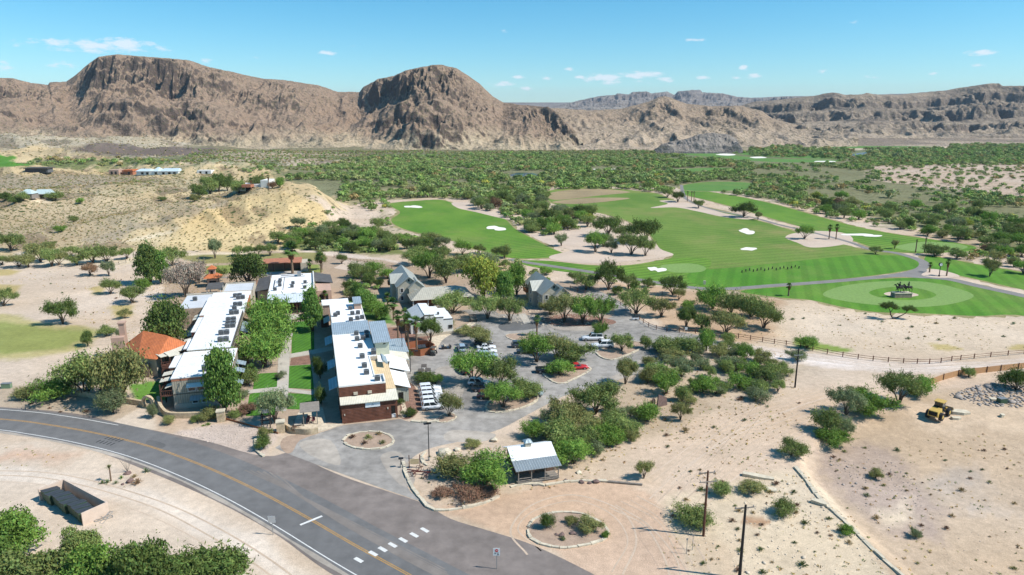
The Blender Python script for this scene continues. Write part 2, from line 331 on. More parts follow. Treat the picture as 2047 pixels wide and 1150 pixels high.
# soils by area; pixel outlines of the photograph let down on to the terrain: (outline, colour, scrub, softness in m)
SOILS = [
 ([(-900, 330), (760, 330), (700, 420), (660, 480), (500, 500), (0, 520), (-900, 560)], YEL, .10, 12),
 ([(-900, 372), (420, 358), (500, 372), (330, 385), (180, 398), (0, 405), (-900, 420)], (.42, .34, .21), .40, 9),
 ([(-900, 300), (2700, 300), (2700, 352), (1300, 352), (700, 356), (560, 342), (400, 326), (-900, 322)], PLAIN, .5, 30),
 ([(380, 282), (1500, 282), (1500, 302), (900, 303), (560, 318), (360, 318)], (.20, .175, .105), .5, 30),
 ([(560, 330), (1500, 318), (2700, 300), (2700, 520), (2040, 500), (1900, 470), (1560, 400), (1350, 372), (1100, 375), (700, 385), (600, 372)], (.19, .185, .095), .4, 14),
 ([(560, 318), (800, 322), (1000, 318), (1000, 328), (760, 334), (560, 332)], FAN, .35, 10),
 ([(1720, 330), (1960, 326), (2700, 330), (2700, 395), (2050, 395), (1900, 380), (1760, 362)], (.46, .35, .26), .2, 10),
 ([(400, 306), (560, 300), (700, 310), (560, 322), (420, 322)], (.36, .29, .20), .4, 20),
 ([(-900, 255), (300, 262), (380, 300), (300, 318), (100, 312), (-900, 312)], (.40, .335, .235), .22, 25),
 ([(0, 300), (110, 296), (150, 308), (330, 330), (200, 336), (0, 330)], YEL, .05, 12),
 ([(135, 303), (175, 292), (215, 284), (265, 292), (360, 292), (450, 300), (430, 309), (300, 312), (170, 312)], DARKHILL, .15, 12),
 ([(0, 318), (150, 322), (330, 322), (340, 330), (120, 335), (0, 333)], OLIVE, .6, 10),
 ([(-200, 316), (30, 316), (62, 330), (30, 334), (-200, 332)], (.08, .20, .03), 0, 4),
 ([(560, 470), (650, 455), (700, 465), (860, 480), (900, 500), (830, 505), (700, 510), (560, 500)], OLIVE, .4, 5),
 ([(640, 415), (720, 400), (800, 402), (790, 440), (700, 455), (650, 450)], SAND, .08, 4),
 ([(-500, 530), (130, 520), (260, 515), (330, 560), (360, 640), (380, 720), (200, 740), (60, 790), (-500, 800)], PALE, .02, 4),
 ([(-500, 635), (0, 632), (60, 640), (150, 650), (190, 665), (190, 690), (120, 705), (40, 720), (-500, 735)], (.42, .36, .17), 0, 3),
 ([(-500, 650), (0, 648), (60, 652), (150, 660), (180, 672), (140, 690), (60, 702), (-500, 715)], (.25, .27, .085), 0, 3),
 ([(-200, 568), (0, 568), (38, 572), (30, 592), (-200, 600)], DRY, 0, 2), ([(0, 541), (55, 540), (30, 551), (-100, 553)], DRY, 0, 2),
 ([(182, 575), (205, 572), (210, 588), (185, 590)], DRY, .0, 1.5), ([(215, 612), (260, 610), (275, 632), (240, 640)], DRY, 0, 1.5),
 ([(1420, 690), (1500, 640), (1560, 600), (1700, 612), (2047, 640), (2300, 650), (2300, 705), (1850, 715), (1600, 700), (1450, 700)], (.54, .425, .31), .03, 2),
 ([(1860, 688), (1900, 690), (1930, 700), (1870, 702)], DRY, 0, 1), ([(2030, 690), (2110, 690), (2110, 705), (2020, 702)], DRY, 0, 1),
 ([(1585, 680), (1630, 685), (1715, 700), (1700, 706), (1620, 700), (1590, 695)], GRASSY, .2, 1),
 ([(1640, 608), (2047, 628), (2200, 640), (2200, 632), (2047, 618), (1900, 618), (1700, 600)], (.40, .27, .15), .1, 1.2),
 ([(1180, 560), (1330, 575), (1560, 600), (1540, 680), (1450, 690), (1300, 640), (1230, 600), (1150, 580)], (.46, .32, .21), .05, 3),
 ([(1270, 740), (1500, 700), (1620, 715), (1640, 740), (1600, 770), (1450, 790), (1300, 870), (1150, 930), (1000, 900), (1100, 820)], (.43, .335, .24), .08, 3),
 # dirt road and lots on the right
 ([(1290, 900), (1400, 830), (1550, 800), (1700, 770), (1900, 740), (2200, 735), (2200, 770), (1900, 800), (1750, 850), (1640, 900), (1560, 960), (1380, 1040), (1290, 1010)], (.55, .42, .31), .015, 3),
 ([(1600, 930), (1700, 870), (1800, 790), (2047, 770), (2400, 800), (2400, 1300), (1850, 1250), (1740, 1100), (1650, 1010)], (.48, .36, .25), .03, 2),
 ([(1640, 900), (1760, 890), (1830, 960), (1900, 1010), (1900, 1080), (1780, 1070), (1690, 1000), (1620, 950)], (.395, .30, .235), .05, 2.5),
 ([(1860, 930), (1960, 935), (2000, 990), (1900, 1010)], (.42, .34, .27), .0, 4),
 ([(1740, 1010), (1840, 1010), (1850, 1040), (1760, 1045)], (.58, .46, .33), .0, 3),
 ([(1790, 810), (1960, 800), (2200, 850), (2200, 880), (1960, 850), (1840, 860)], (.56, .43, .31), .0, 2),
 ([(1330, 1000), (1600, 930), (1700, 1040), (1830, 1200), (1250, 1300)], (.56, .45, .32), .07, 1.5),
 ([(1340, 1060), (1420, 1070), (1500, 1200), (1400, 1200)], (.50, .38, .26), .15, 2),
 ([(1488, 1034), (1530, 1035), (1550, 1048), (1510, 1052), (1485, 1045)], (.36, .22, .13), .0, .3),
 # gravel road
 ([(1330, 668), (1450, 682), (1560, 700), (1660, 712), (1800, 725), (1950, 722), (2200, 708), (2200, 738), (1980, 742), (1800, 748), (1640, 735), (1500, 712), (1330, 690)], (.60, .50, .42), 0, .9),
 ([(1370, 683), (1500, 702), (1650, 722), (1800, 736), (2000, 732), (2200, 722), (2200, 726), (2000, 737), (1800, 741), (1640, 727), (1500, 707), (1370, 688)], (.66, .57, .50), 0, .5),
 ([(600, 500), (700, 506), (800, 524), (860, 540), (840, 545), (760, 535), (680, 520), (600, 510)], (.58, .48, .40), 0, 1.2),
 ([(-100, 510), (240, 518), (330, 510), (600, 498), (600, 505), (330, 520), (240, 530), (-100, 526)], (.58, .47, .33), 0, 1.0),
 ([(20, 520), (40, 485), (70, 465), (90, 478), (75, 500), (60, 520)], (.60, .50, .40), 0, 1.2),
 ([(70, 470), (110, 455), (135, 430), (128, 408), (110, 400), (150, 402), (156, 430), (140, 455), (100, 475)], (.55, .45, .31), 0, 1.2),
 ([(-300, 352), (200, 350), (330, 356), (200, 378), (-300, 385)], (.33, .265, .18), .45, 8), ([(160, 478), (330, 432), (440, 404), (460, 410), (330, 446), (180, 492)], (.34, .27, .18), .4, 3), ([(170, 497), (300, 468), (430, 432), (520, 400), (440, 436), (300, 476)], (.58, .47, .31), 0, 1.5),
 ([(290, 503), (400, 425), (480, 392), (560, 384), (620, 390), (660, 440), (645, 472), (540, 503)], (.53, .395, .205), .04, 3), ([(-200, 395), (330, 392), (400, 410), (250, 455), (130, 500), (-200, 500)], (.42, .325, .20), .3, 7),
 ([(60, 402), (80, 388), (100, 386), (105, 405)], (.55, .44, .30), 0, 1),
 # turnaround by the cabin and the verge by the bins
 ([(850, 1015), (1000, 990), (1100, 965), (1240, 965), (1300, 990), (1345, 1060), (1400, 1200), (1250, 1250), (1100, 1100), (960, 1050)], (.53, .375, .265), 0, .8),
 ([(-600, 868), (100, 885), (300, 955), (500, 1050), (700, 1180), (900, 1400), (-600, 1400)], (.56, .45, .345), .0, 1.2),
 ([(-600, 905), (60, 905), (120, 925), (60, 935), (-600, 940)], (.55, .38, .27), 0, 3),
 ([(-600, 932), (100, 940), (300, 985), (520, 1080), (640, 1160), (560, 1160), (300, 1020), (80, 965), (-600, 960)], (.62, .52, .42), 0, 1),
 ([(-200, 780), (60, 770), (240, 800), (330, 822), (230, 850), (60, 818), (-200, 812)], (.42, .33, .24), .1, 1),
 ([(340, 866), (420, 848), (520, 846), (560, 866), (530, 915), (440, 892)], (.50, .40, .33), 0, .5),
 ([(225, 846), (285, 812), (310, 820), (315, 862), (270, 858)], (.56, .46, .36), 0, .4),
 ([(300, 810), (450, 815), (530, 835), (420, 850), (330, 868)], (.48, .36, .26), .05, .5),
 # around the hotel
 ([(290, 790), (330, 560), (520, 500), (760, 520), (960, 560), (960, 640), (810, 700), (820, 840), (690, 850), (520, 845)], (.38, .285, .205), .04, 1),
 ([(255, 770), (330, 760), (330, 800), (270, 800)], (.12, .24, .04), 0, .4),
 ([(340, 540), (480, 527), (640, 530), (640, 545), (480, 545), (380, 550)], (.22, .26, .07), .1, 1),
 ([(340, 512), (640, 505), (650, 520), (400, 528)], (.26, .24, .10), .2, 1),
 ([(690, 600), (760, 600), (790, 650), (730, 640)], (.10, .19, .04), .1, .7),
 ([(920, 640), (1080, 560), (1240, 570), (1230, 640), (1060, 630)], (.36, .27, .20), .1, 1),
 ([(880, 395), (1000, 400), (1060, 440), (1000, 430), (930, 412)], (.54, .42, .32), .03, 2),
 ([(690, 385), (790, 375), (1090, 378), (1130, 395), (1000, 400), (880, 396), (780, 400), (700, 410)], (.30, .26, .15), .3, 3),
 ([(760, 410), (830, 470), (900, 520), (870, 545), (760, 470)], (.45, .36, .25), .2, 2),
 ([(820, 500), (960, 510), (1050, 530), (1060, 560), (960, 550), (860, 530)], (.48, .35, .22), .15, 2),
]
def build_ground():
 nr, nc = 640, 900
 y = np.concatenate([np.linspace(-120, 40, 14)[:-1], 40 * (60000 / 40.0) ** (np.linspace(0, 1, nr - 13) ** 1.35 * .5 ) ])
 y = np.concatenate([np.linspace(-120, 40, 14)[:-1], 40 + (1500 - 40) * np.linspace(0, 1, nr - 30) ** 1.75, np.linspace(1650, 14000, 17)])
 nr = len(y); s = np.linspace(-1, 1, nc)
 X = s[None, :] * (np.maximum(y, 0)[:, None] * .95 + 90); Y = np.repeat(y[:, None], nc, 1)
 X = X.ravel(); Y = Y.ravel(); Z = hgt(X, Y)
 Z = Z + np.where(Y > 1500, -20.0, 0)
 near = (fbm(X / 3.1, Y / 3.1, 3, 3) - .5) * .10 * (Y < 300)
 U2 = X * CU + Y * SU; V2 = -X * SU + Y * CU
 T = np.empty((len(X), 4), np.float32); T[:] = (*SAND, .05)
 jx = (fbm(X / 9, Y / 9, 4, 41) - .5) * 2; jy = (fbm(X / 9, Y / 9, 4, 57) - .5) * 2
 for poly, col, scr, soft in SOILS:
  P = []
  n = len(poly)
  for i in range(n):
   (a, b), (c, d) = poly[i], poly[(i + 1) % n]
   k = max(1, int(math.hypot(c - a, d - b) / 60))
   for q in range(k):
    w = GT(a + (c - a) * q / k, b + (d - b) * q / k); P.append((w[0], w[1]))
  P = np.array(P)
  bb = (X > P[:, 0].min() - 4 * soft) & (X < P[:, 0].max() + 4 * soft) & (Y > P[:, 1].min() - 4 * soft) & (Y < P[:, 1].max() + 4 * soft)
  idx = np.nonzero(bb)[0]
  if not len(idx): continue
  w = np.zeros(len(idx))
  for k in range(5):
   ang = k * 1.2566; o = soft * .45
   w += inside(X[idx] + jx[idx] * soft * 1.6 + o * math.cos(ang), Y[idx] + jy[idx] * soft * 1.6 + o * math.sin(ang), P)
  w = (w / 5)[:, None]
  T[idx] = T[idx] * (1 - w) + np.array((*col, scr), np.float32) * w
 hi = (Z > 1.2)[:, None]; gl = (ridged((X * .8 + Y * .6) / 34, (Y * .8 - X * .6) / 75, 4, 5) < .50)[:, None]; T = np.where(hi & gl & (T[:, 1:2] > .3), T * np.array([.62, .60, .62, 1.0]) + np.array([0, 0, 0, .25]), T)
 vary = (fbm(X / 30, Y / 30, 4, 77) - .5)[:, None]
 T[:, :3] *= 1 + vary * np.array([.10, .16, .26]) * 1.6
 T[:, 3] *= sstep(260, 420, Y)
 me = np_mesh('ground', np.stack([X, Y, Z], 1), grid_faces(nr, nc), True, T)
 o = link('ground', me, ground_mat()); o['kind'] = 'structure'
 return o
build_ground()

# ------------------------------------------------------------------ mountains
def rock_mat(name, rock, talus, pale, band=None, zb=(8, 60), steep=(.62, .80), spk=.5, pale2=None):
 m = bpy.data.materials.new(name); m.use_nodes = True; nt = m.node_tree; L = nt.links.new
 b = nt.nodes['Principled BSDF']; b.inputs['Roughness'].default_value = .95; b.inputs['Specular IOR Level'].default_value = .05
 ge = node(nt, 'ShaderNodeNewGeometry'); sp = node(nt, 'ShaderNodeSeparateXYZ'); L(ge.outputs['Position'], sp.inputs[0])
 sn = node(nt, 'ShaderNodeSeparateXYZ'); L(ge.outputs['Normal'], sn.inputs[0])
 def nz(scale, det, rough=.65, vec=None):
  n = node(nt, 'ShaderNodeTexNoise'); n.inputs['Scale'].default_value = scale; n.inputs['Detail'].default_value = det; n.inputs['Roughness'].default_value = rough
  L(vec or ge.outputs['Position'], n.inputs['Vector']); return n.outputs[0]
 def rng(src, a, bb, c=0, d=1, it='LINEAR'):
  r = node(nt, 'ShaderNodeMapRange', interpolation_type=it); r.inputs['From Min'].default_value = a; r.inputs['From Max'].default_value = bb
  r.inputs['To Min'].default_value = c; r.inputs['To Max'].default_value = d; L(src, r.inputs['Value']); return r.outputs[0]
 def mixc(f, a, bb):
  x = node(nt, 'ShaderNodeMix', data_type='RGBA'); L(f, x.inputs[0])
  for q, v in ((6, a), (7, bb)):
   if isinstance(v, tuple): x.inputs[q].default_value = (*v, 1)
   else: L(v, x.inputs[q])
  return x.outputs[2]
 def op(o, a, bb):
  x = node(nt, 'ShaderNodeMath', operation=o)
  for q, v in ((0, a), (1, bb)):
   if isinstance(v, (int, float)): x.inputs[q].default_value = v
   else: L(v, x.inputs[q])
  return x.outputs[0]
 big = nz(.006, 5); mid = nz(.03, 6); fine = nz(.12, 6)
 # pale ash and clay low down, talus above, bare rock where it is steep
 zz = op('ADD', sp.outputs['Z'], op('MULTIPLY', rng(big, .3, .7, -1, 1), 13.0))
 low = rng(zz, zb[0], zb[1], 1, 0, 'SMOOTHSTEP')
 base = mixc(low, talus, pale)
 if pale2: base = mixc(op('MULTIPLY', low, rng(mid, .52, .6)), base, pale2)
 base = mixc(rng(mid, .45, .62, 0, .55), base, tuple(c * .8 for c in talus))
 if band:  # level beds of harder rock
  mpv = node(nt, 'ShaderNodeMapping'); mpv.inputs['Scale'].default_value = (.12, .12, 5.0); L(ge.outputs['Position'], mpv.inputs[0])
  bn = nz(.02, 4, .5, mpv.outputs[0])
  base = mixc(rng(bn, .5, .56, 0, .75), base, band)
 st = op('ADD', sn.outputs['Z'], op('MULTIPLY', rng(fine, .3, .7, -1, 1), .10))
 base = mixc(rng(st, steep[0], steep[1], 1, 0), base, rock)
 # desert scrub as specks on the gentler slopes
 v = node(nt, 'ShaderNodeTexVoronoi', feature='F1'); v.inputs['Scale'].default_value = .14; L(ge.outputs['Position'], v.inputs['Vector'])
 sc_ = op('MULTIPLY', rng(v.outputs['Distance'], .42, .25), rng(nz(.01, 3), .35, .6, .15, spk))
 base = mixc(sc_, base, (.10, .10, .05))
 amt = op('MULTIPLY', rng(fine, .3, .7, .76, 1.24), rng(nz(.5, 6), .3, .7, .74, 1.26))
 vm = node(nt, 'ShaderNodeVectorMath', operation='SCALE'); L(base, vm.inputs[0]); L(amt, vm.inputs['Scale'])
 L(vm.outputs[0], b.inputs['Base Color'])
 bp = node(nt, 'ShaderNodeBump'); bp.inputs['Strength'].default_value = 1.0; bp.inputs['Distance'].default_value = 4
 L(op('ADD', fine, op('MULTIPLY', mid, 1.5)), bp.inputs['Height']); L(bp.outputs[0], b.inputs['Normal'])
 return m

def range_mesh(name, sky, base, dc, db, material, cliff, seed, nr=230, rel=26, spur=1.0, shape=(.36, 1.25), crestn=3.0, step=1.6, back=500, terr=0, cells=(150, 60), cones=22):
 """a mountain range: sky = skyline points (photo px), base = the foot's line, dc = depth of crest, db = depth of foot.
 cliff = [(px, strength, t0, t1)] cliff band between t0 and t1 of the slope."""
 sky = np.array(sky, float); base = np.array(base, float); cl = np.array(cliff, float)
 px = np.arange(sky[0, 0], sky[-1, 0], step); nc = len(px)
 dcl = np.interp(px, [a for a, _ in dc], [b for _, b in dc]); dbl = np.interp(px, [a for a, _ in db], [b for _, b in db])
 spy = np.interp(px, sky[:, 0], sky[:, 1]); bpy_ = np.interp(px, base[:, 0], base[:, 1])
 a = (px - CX) / F
 zc = np.array([H + (-SP + (CY - q) / F * CP) * D / (CP + (CY - q) / F * SP) for q, D in zip(spy, dcl)])
 zf = np.array([H + (-SP + (CY - q) / F * CP) * D / (CP + (CY - q) / F * SP) for q, D in zip(bpy_, dbl)])
 t = np.concatenate([np.linspace(-.12, 1, nr), np.linspace(1.02, 2, 16)])
 Tm, A = np.meshgrid(t, a, indexing='ij')
 D = np.where(Tm <= 1, dbl + (dcl - dbl) * Tm, dcl + (Tm - 1) * back)
 X = A * D / (CP + (CY - 250) / F * SP); Y = D
 warp = fbm(X / 260, Y / 260, 3, seed + 50) - .5
 W = ridged((X + warp * 160) / cells[0], Y / (cells[0] * 2.6) + 3, 3, seed)  # spurs running down towards the viewer
 W2 = ridged((X + warp * 90) / cells[1], Y / (cells[1] * 2.2), 4, seed + 9)
 N3 = ridged(X / 19, Y / 26, 3, seed + 23); N4 = fbm(X / 7, Y / 8, 3, seed + 31)
 tj = np.clip(Tm + ((W - .62) * .16 + (W2 - .6) * .07) * spur * np.clip(Tm * 4, 0, 1) * np.clip((1 - Tm) * 4, 0, 1), -.12, 1)
 s0 = np.interp(px, cl[:, 0], cl[:, 1]); c0 = np.interp(px, cl[:, 0], cl[:, 2]); c1 = np.interp(px, cl[:, 0], cl[:, 3])
 jit = (fbm(X / 70, Y / 70, 3, seed + 70) - .5) * .16
 tl = np.clip(tj, 0, 1)
 soft = shape[0] * 2 * tl ** shape[1] + (1 - shape[0] * 2) * tl ** 2
 cmid = (c0 + c1) / 2
 lo = sstep(0, 1, np.clip((tl + jit - c0) / np.maximum(c1 - c0, .02), 0, 1))
 jit2 = (fbm(X / 55, Y / 55, 4, seed + 88) - .5) * .55 * (s0 > .05); tb = np.clip((tl + jit2) / np.maximum(c0, .1), 0, 1); below = .26 * np.minimum(tb / .5, 1) ** 1.3 + .12 * sstep(.5, .64, tb) + .18 * np.clip((tb - .64) / .36, 0, 1)
 hard = np.where(tl + jit < c0, 0, 0) + below * (1 - lo) * 1.0 + lo * (.93 + .07 * tl)
 hard = np.minimum(hard, 1)
 prof = soft * (1 - s0) + hard * s0
 if terr:  # beds of hard rock make steps
  kk = prof * terr + (fbm(X / 300, Y / 300, 2, seed + 5) - .5) * 1.2
  fr = kk - np.floor(kk); prof = prof + (sstep(.55, .95, fr) - fr) / terr * .85 * np.clip(Tm * 5, 0, 1) * np.clip((1 - Tm) * 6, 0, 1)
 Zz = zf + (zc - zf) * prof
 edge = np.clip(Tm * 5, 0, 1) * np.clip((1 - Tm) * 5, .0, 1)
 steepness = s0 * lo * (1 - lo) * 4
 rough = np.clip(.18 + .95 * s0 * sstep(.38, .62, tl), 0, 1)
 Zz = Zz + edge * ((W2 - .6) * rel * (.45 + .55 * rough) + (N3 - .55) * rel * .55 * rough + (N4 - .5) * 9.0 * rough) + steepness * (N3 - .5) * rel * .7 * edge
 cone = ridged(X / 46 + 5, Y / 60, 2, seed + 41) ** 1.5; Zz = Zz + np.clip(cone - .35, 0, 1) * cones * sstep(-.02, .06, Tm) * (1 - sstep(.12, .30, Tm))
 Zz = Zz + ((fbm(X / 16, Y / 16, 3, seed + 3) - .5) * crestn) * (Tm > .8)
 Zz = np.where(Tm < 0, zf - 12 * (-Tm / .12), Zz)
 Zz = np.where(Tm > 1, zc - (Tm - 1) ** 1.3 * (zc - zf) * .9 + ((fbm(X / 16, Y / 16, 3, seed + 3) - .5) * crestn), Zz)
 Zz = np.where(Tm < 1, np.minimum(Zz, H + (zc - H) * D / dcl + (fbm(X / 9, Y / 9, 2, 3) - .7) * 2.0), Zz)  # spurs stay under the crest
 me = np_mesh(name, np.stack([X.ravel(), Y.ravel(), Zz.ravel()], 1), grid_faces(len(t), nc), False)
 o = link(name, me, material); o['kind'] = 'structure'
 return o

M_MAIN = rock_mat('volcanic_rock', (.115, .086, .068), (.285, .205, .145), (.46, .37, .25), zb=(2, 38), steep=(.40, .60), pale2=(.54, .45, .30))
M_MID = rock_mat('tan_hill_rock', (.16, .12, .09), (.32, .24, .17), (.42, .33, .24), zb=(5, 60), steep=(.5, .66), spk=.7, pale2=(.50, .40, .28))
M_RIGHT = rock_mat('bedded_rock', (.19, .155, .125), (.29, .232, .175), (.42, .33, .24), band=(.20, .16, .125), zb=(12, 55), steep=(.55, .72), spk=.5, pale2=(.46, .37, .29))
M_FAR = rock_mat('distant_mesa_rock', (.14, .12, .11), (.24, .21, .185), (.30, .26, .21), band=(.17, .14, .12), zb=(60, 200), spk=.3)
# the great range on the left
range_mesh('main_mountain_range', [(-420, 175), (-300, 150), (-150, 165), (-40, 158), (0, 156), (40, 157), (75, 166), (108, 170), (112, 165), (145, 163), (165, 150), (195, 127), (215, 114), (250, 109), (300, 113), (385, 120), (400, 124), (430, 134), (530, 157), (570, 160), (640, 170), (680, 184), (722, 184), (730, 174), (760, 158), (792, 152), (815, 141), (850, 134), (868, 130), (888, 130), (915, 137), (935, 150), (960, 168), (985, 192), (1005, 204), (1040, 210), (1078, 213), (1095, 214), (1115, 226), (1130, 244), (1150, 262), (1166, 285), (1175, 302)],
           [(-420, 275), (0, 268), (200, 275), (300, 290), (420, 292), (700, 297), (900, 303), (1180, 304)],
           [(-420, 1900), (100, 1850), (300, 1750), (600, 1750), (720, 1800), (870, 1620), (1000, 1560), (1100, 1420), (1180, 1300)],
           [(-420, 1300), (0, 1320), (300, 1290), (700, 1260), (850, 1225), (1000, 1225), (1180, 1220)], M_MAIN,
           [(-420, .6, .5, .8), (0, .75, .5, .72), (80, .6, .55, .75), (150, .25, .5, .8), (210, .9, .62, .80), (350, .95, .64, .84), (400, .6, .45, .7), (500, .45, .45, .68), (600, .4, .4, .65), (700, .12, .5, .8), (740, .6, .62, .85), (800, .85, .45, .72), (900, .8, .42, .75), (960, .35, .4, .7), (1020, .15, .5, .8), (1090, .7, .8, .96), (1180, .8, .75, .95)],
           11, nr=330, rel=30, spur=1.5, crestn=2.5, step=1.25)
# lower tan hills behind its right shoulder
range_mesh('tan_foothills', [(1020, 262), (1060, 230), (1090, 216), (1120, 217), (1180, 221), (1240, 218), (1290, 205), (1310, 196), (1325, 192), (1340, 196), (1370, 208), (1420, 212), (1480, 212), (1520, 222), (1545, 238), (1600, 252), (1680, 268), (1720, 276)],
           [(1020, 300), (1180, 301), (1300, 296), (1420, 300), (1560, 300), (1720, 287)],
           [(1020, 1700), (1300, 1950), (1500, 1900), (1720, 1600)], [(1020, 1260), (1300, 1240), (1720, 1400)], M_MID,
           [(1020, .1, .5, .8), (1290, .15, .6, .8), (1325, .5, .75, .95), (1370, .1, .5, .8), (1400, .5, .8, .93), (1480, .5, .8, .93), (1540, .1, .6, .8), (1720, .1, .5, .8)],
           31, nr=220, rel=22, spur=2.2, shape=(.40, 1.1), cells=(120, 55))
# the grey knob at the edge of the golf course
range_mesh('grey_rock_knob', [(1312, 300), (1325, 288), (1345, 282), (1375, 277), (1400, 268), (1425, 265), (1455, 268), (1475, 278), (1482, 290), (1490, 301)], [(1312, 303), (1490, 303)],
           [(1312, 1180), (1490, 1180)], [(1312, 1120), (1490, 1120)], rock_mat('grey_knob_rock', (.17, .155, .14), (.27, .235, .20), (.28, .24, .2), zb=(-30, -10), spk=.3),
           [(1312, .6, .3, .7), (1400, .8, .2, .6), (1490, .4, .3, .7)], 44, nr=60, rel=8, step=1.0, back=60, crestn=2, cells=(30, 14))
# the bedded range on the right
range_mesh('bedded_mountain_range', [(1470, 214), (1500, 204), (1560, 199), (1620, 192), (1650, 186), (1662, 185), (1685, 190), (1712, 189), (1728, 186), (1740, 189), (1790, 190), (1830, 185), (1880, 181), (1930, 172), (1968, 167), (1984, 167), (1992, 172), (2047, 172), (2150, 178), (2300, 165), (2500, 175), (2700, 190)],
           [(1470, 285), (1600, 281), (1700, 279), (1850, 278), (2047, 276), (2700, 272)],
           [(1470, 2500), (1700, 2300), (1850, 2500), (2700, 2500)], [(1470, 1650), (1700, 1500), (2047, 1520), (2700, 1600)], M_RIGHT,
           [(1470, .3, .7, .9), (1640, .4, .75, .92), (1850, .4, .8, .95), (1970, .8, .86, .97), (2060, .7, .8, .95), (2700, .6, .8, .95)], 61, nr=300, rel=20, spur=1.8, shape=(.40, 1.15), terr=4, cells=(170, 70))
# far mesas
range_mesh('distant_mesas', [(1040, 222), (1100, 214), (1140, 205), (1180, 196), (1200, 192), (1228, 190), (1232, 187), (1255, 189), (1262, 184), (1290, 183), (1300, 187), (1330, 183), (1345, 190), (1352, 183), (1380, 180), (1396, 180), (1400, 185), (1440, 187), (1470, 194), (1500, 196), (1560, 193), (1640, 192), (1720, 190), (1850, 186), (1950, 178), (2700, 176)],
           [(1040, 232), (2700, 230)], [(1040, 6500), (2700, 6500)], [(1040, 4800), (2700, 4800)], M_FAR,
           [(1040, .3, .7, .9), (1240, .7, .7, .9), (2700, .6, .7, .9)], 81, nr=90, rel=60, spur=1.2, step=1.5, back=2500, crestn=8, cells=(500, 230))
# rolling pale ground closing the gaps behind the ranges
range_mesh('far_plain_hills', [(-900, 205), (2900, 205)], [(-900, 250), (2900, 250)], [(-900, 7500), (2900, 7500)], [(-900, 2600), (2900, 2600)], M_FAR, [(-900, 0, .5, .8), (2900, 0, .5, .8)], 91, nr=60, rel=10, step=8, back=3000)

def build_haze():
 mb = MB().box(-9000, 9000, -400, 14500, -300, 480)
 m = bpy.data.materials.new('haze_air'); m.use_nodes = True; nt = m.node_tree; nt.nodes.clear()
 o = node(nt, 'ShaderNodeOutputMaterial'); v = node(nt, 'ShaderNodeVolumePrincipled')
 v.inputs['Color'].default_value = (.62, .78, 1.0, 1); v.inputs['Density'].default_value = HAZE; v.inputs['Anisotropy'].default_value = 0.0
 nt.links.new(v.outputs[0], o.inputs['Volume'])
 h = mb.build('haze', m); h['kind'] = 'stuff'
HAZE = 0.000035
build_haze()
# ------------------------------------------------------------------ asphalt, paths, turf: sheets on the flat of the valley floor
def asphalt_mat(name, col, stain=.25, dust=.0):
 m = mat(name, col, .88, [(.06, stain * .6, 5), (.5, stain * .5, 7), (9, .12, 4)], obj=False)
 return m
M_HWY = asphalt_mat('highway_asphalt', (.15, .146, .142), .3)
M_SHO = asphalt_mat('shoulder_asphalt', (.19, .16, .142), .4)
M_LOT = asphalt_mat('lot_asphalt', (.285, .262, .235), .55)
M_CONC = mat('pale_concrete', (.44, .40, .34), .9, [(.4, .12, 6), (6, .1, 4)], obj=False)
M_FLAG = mat('flagstone', (.56, .47, .35), .9, [(1.2, .22, 3), (7, .12, 4)], obj=False)
M_PATHG = mat('cart_path_asphalt', (.21, .195, .18), .9, [(.2, .15, 5), (6, .1, 3)], obj=False)
M_PATHT = mat('cart_path_gravel', (.40, .33, .255), .95, [(.2, .15, 5), (6, .1, 3)], obj=False)
M_MULCH = mat('red_bark_mulch', (.22, .125, .09), .95, [(1.0, .3, 6), (8, .35, 5)], obj=False)
M_SOILB = mat('bed_soil', (.36, .26, .19), .95, [(.8, .2, 6), (8, .25, 5)], obj=False)
M_SANDW = mat('white_bunker_sand', (.74, .70, .62), .95, [(.5, .05, 4)], obj=False)
M_SANDP = mat('rough_sand', (.52, .41, .32), .95, [(.07, .12, 6), (1.5, .14, 6)], obj=False)
M_WATER = mat('pond_water', (.02, .05, .07), .12, spec=.5)
M_WHITE = mat('white_road_paint', (.62, .61, .58), .8, [(2.5, .14, 6)], obj=False)
M_YELP = mat('faded_orange_road_paint', (.42, .24, .075), .8, [(1.5, .2, 6)], obj=False)
M_SEAL = mat('fresh_seal_strip', (.045, .045, .047), .8, [(6, .3, 5)], obj=False)
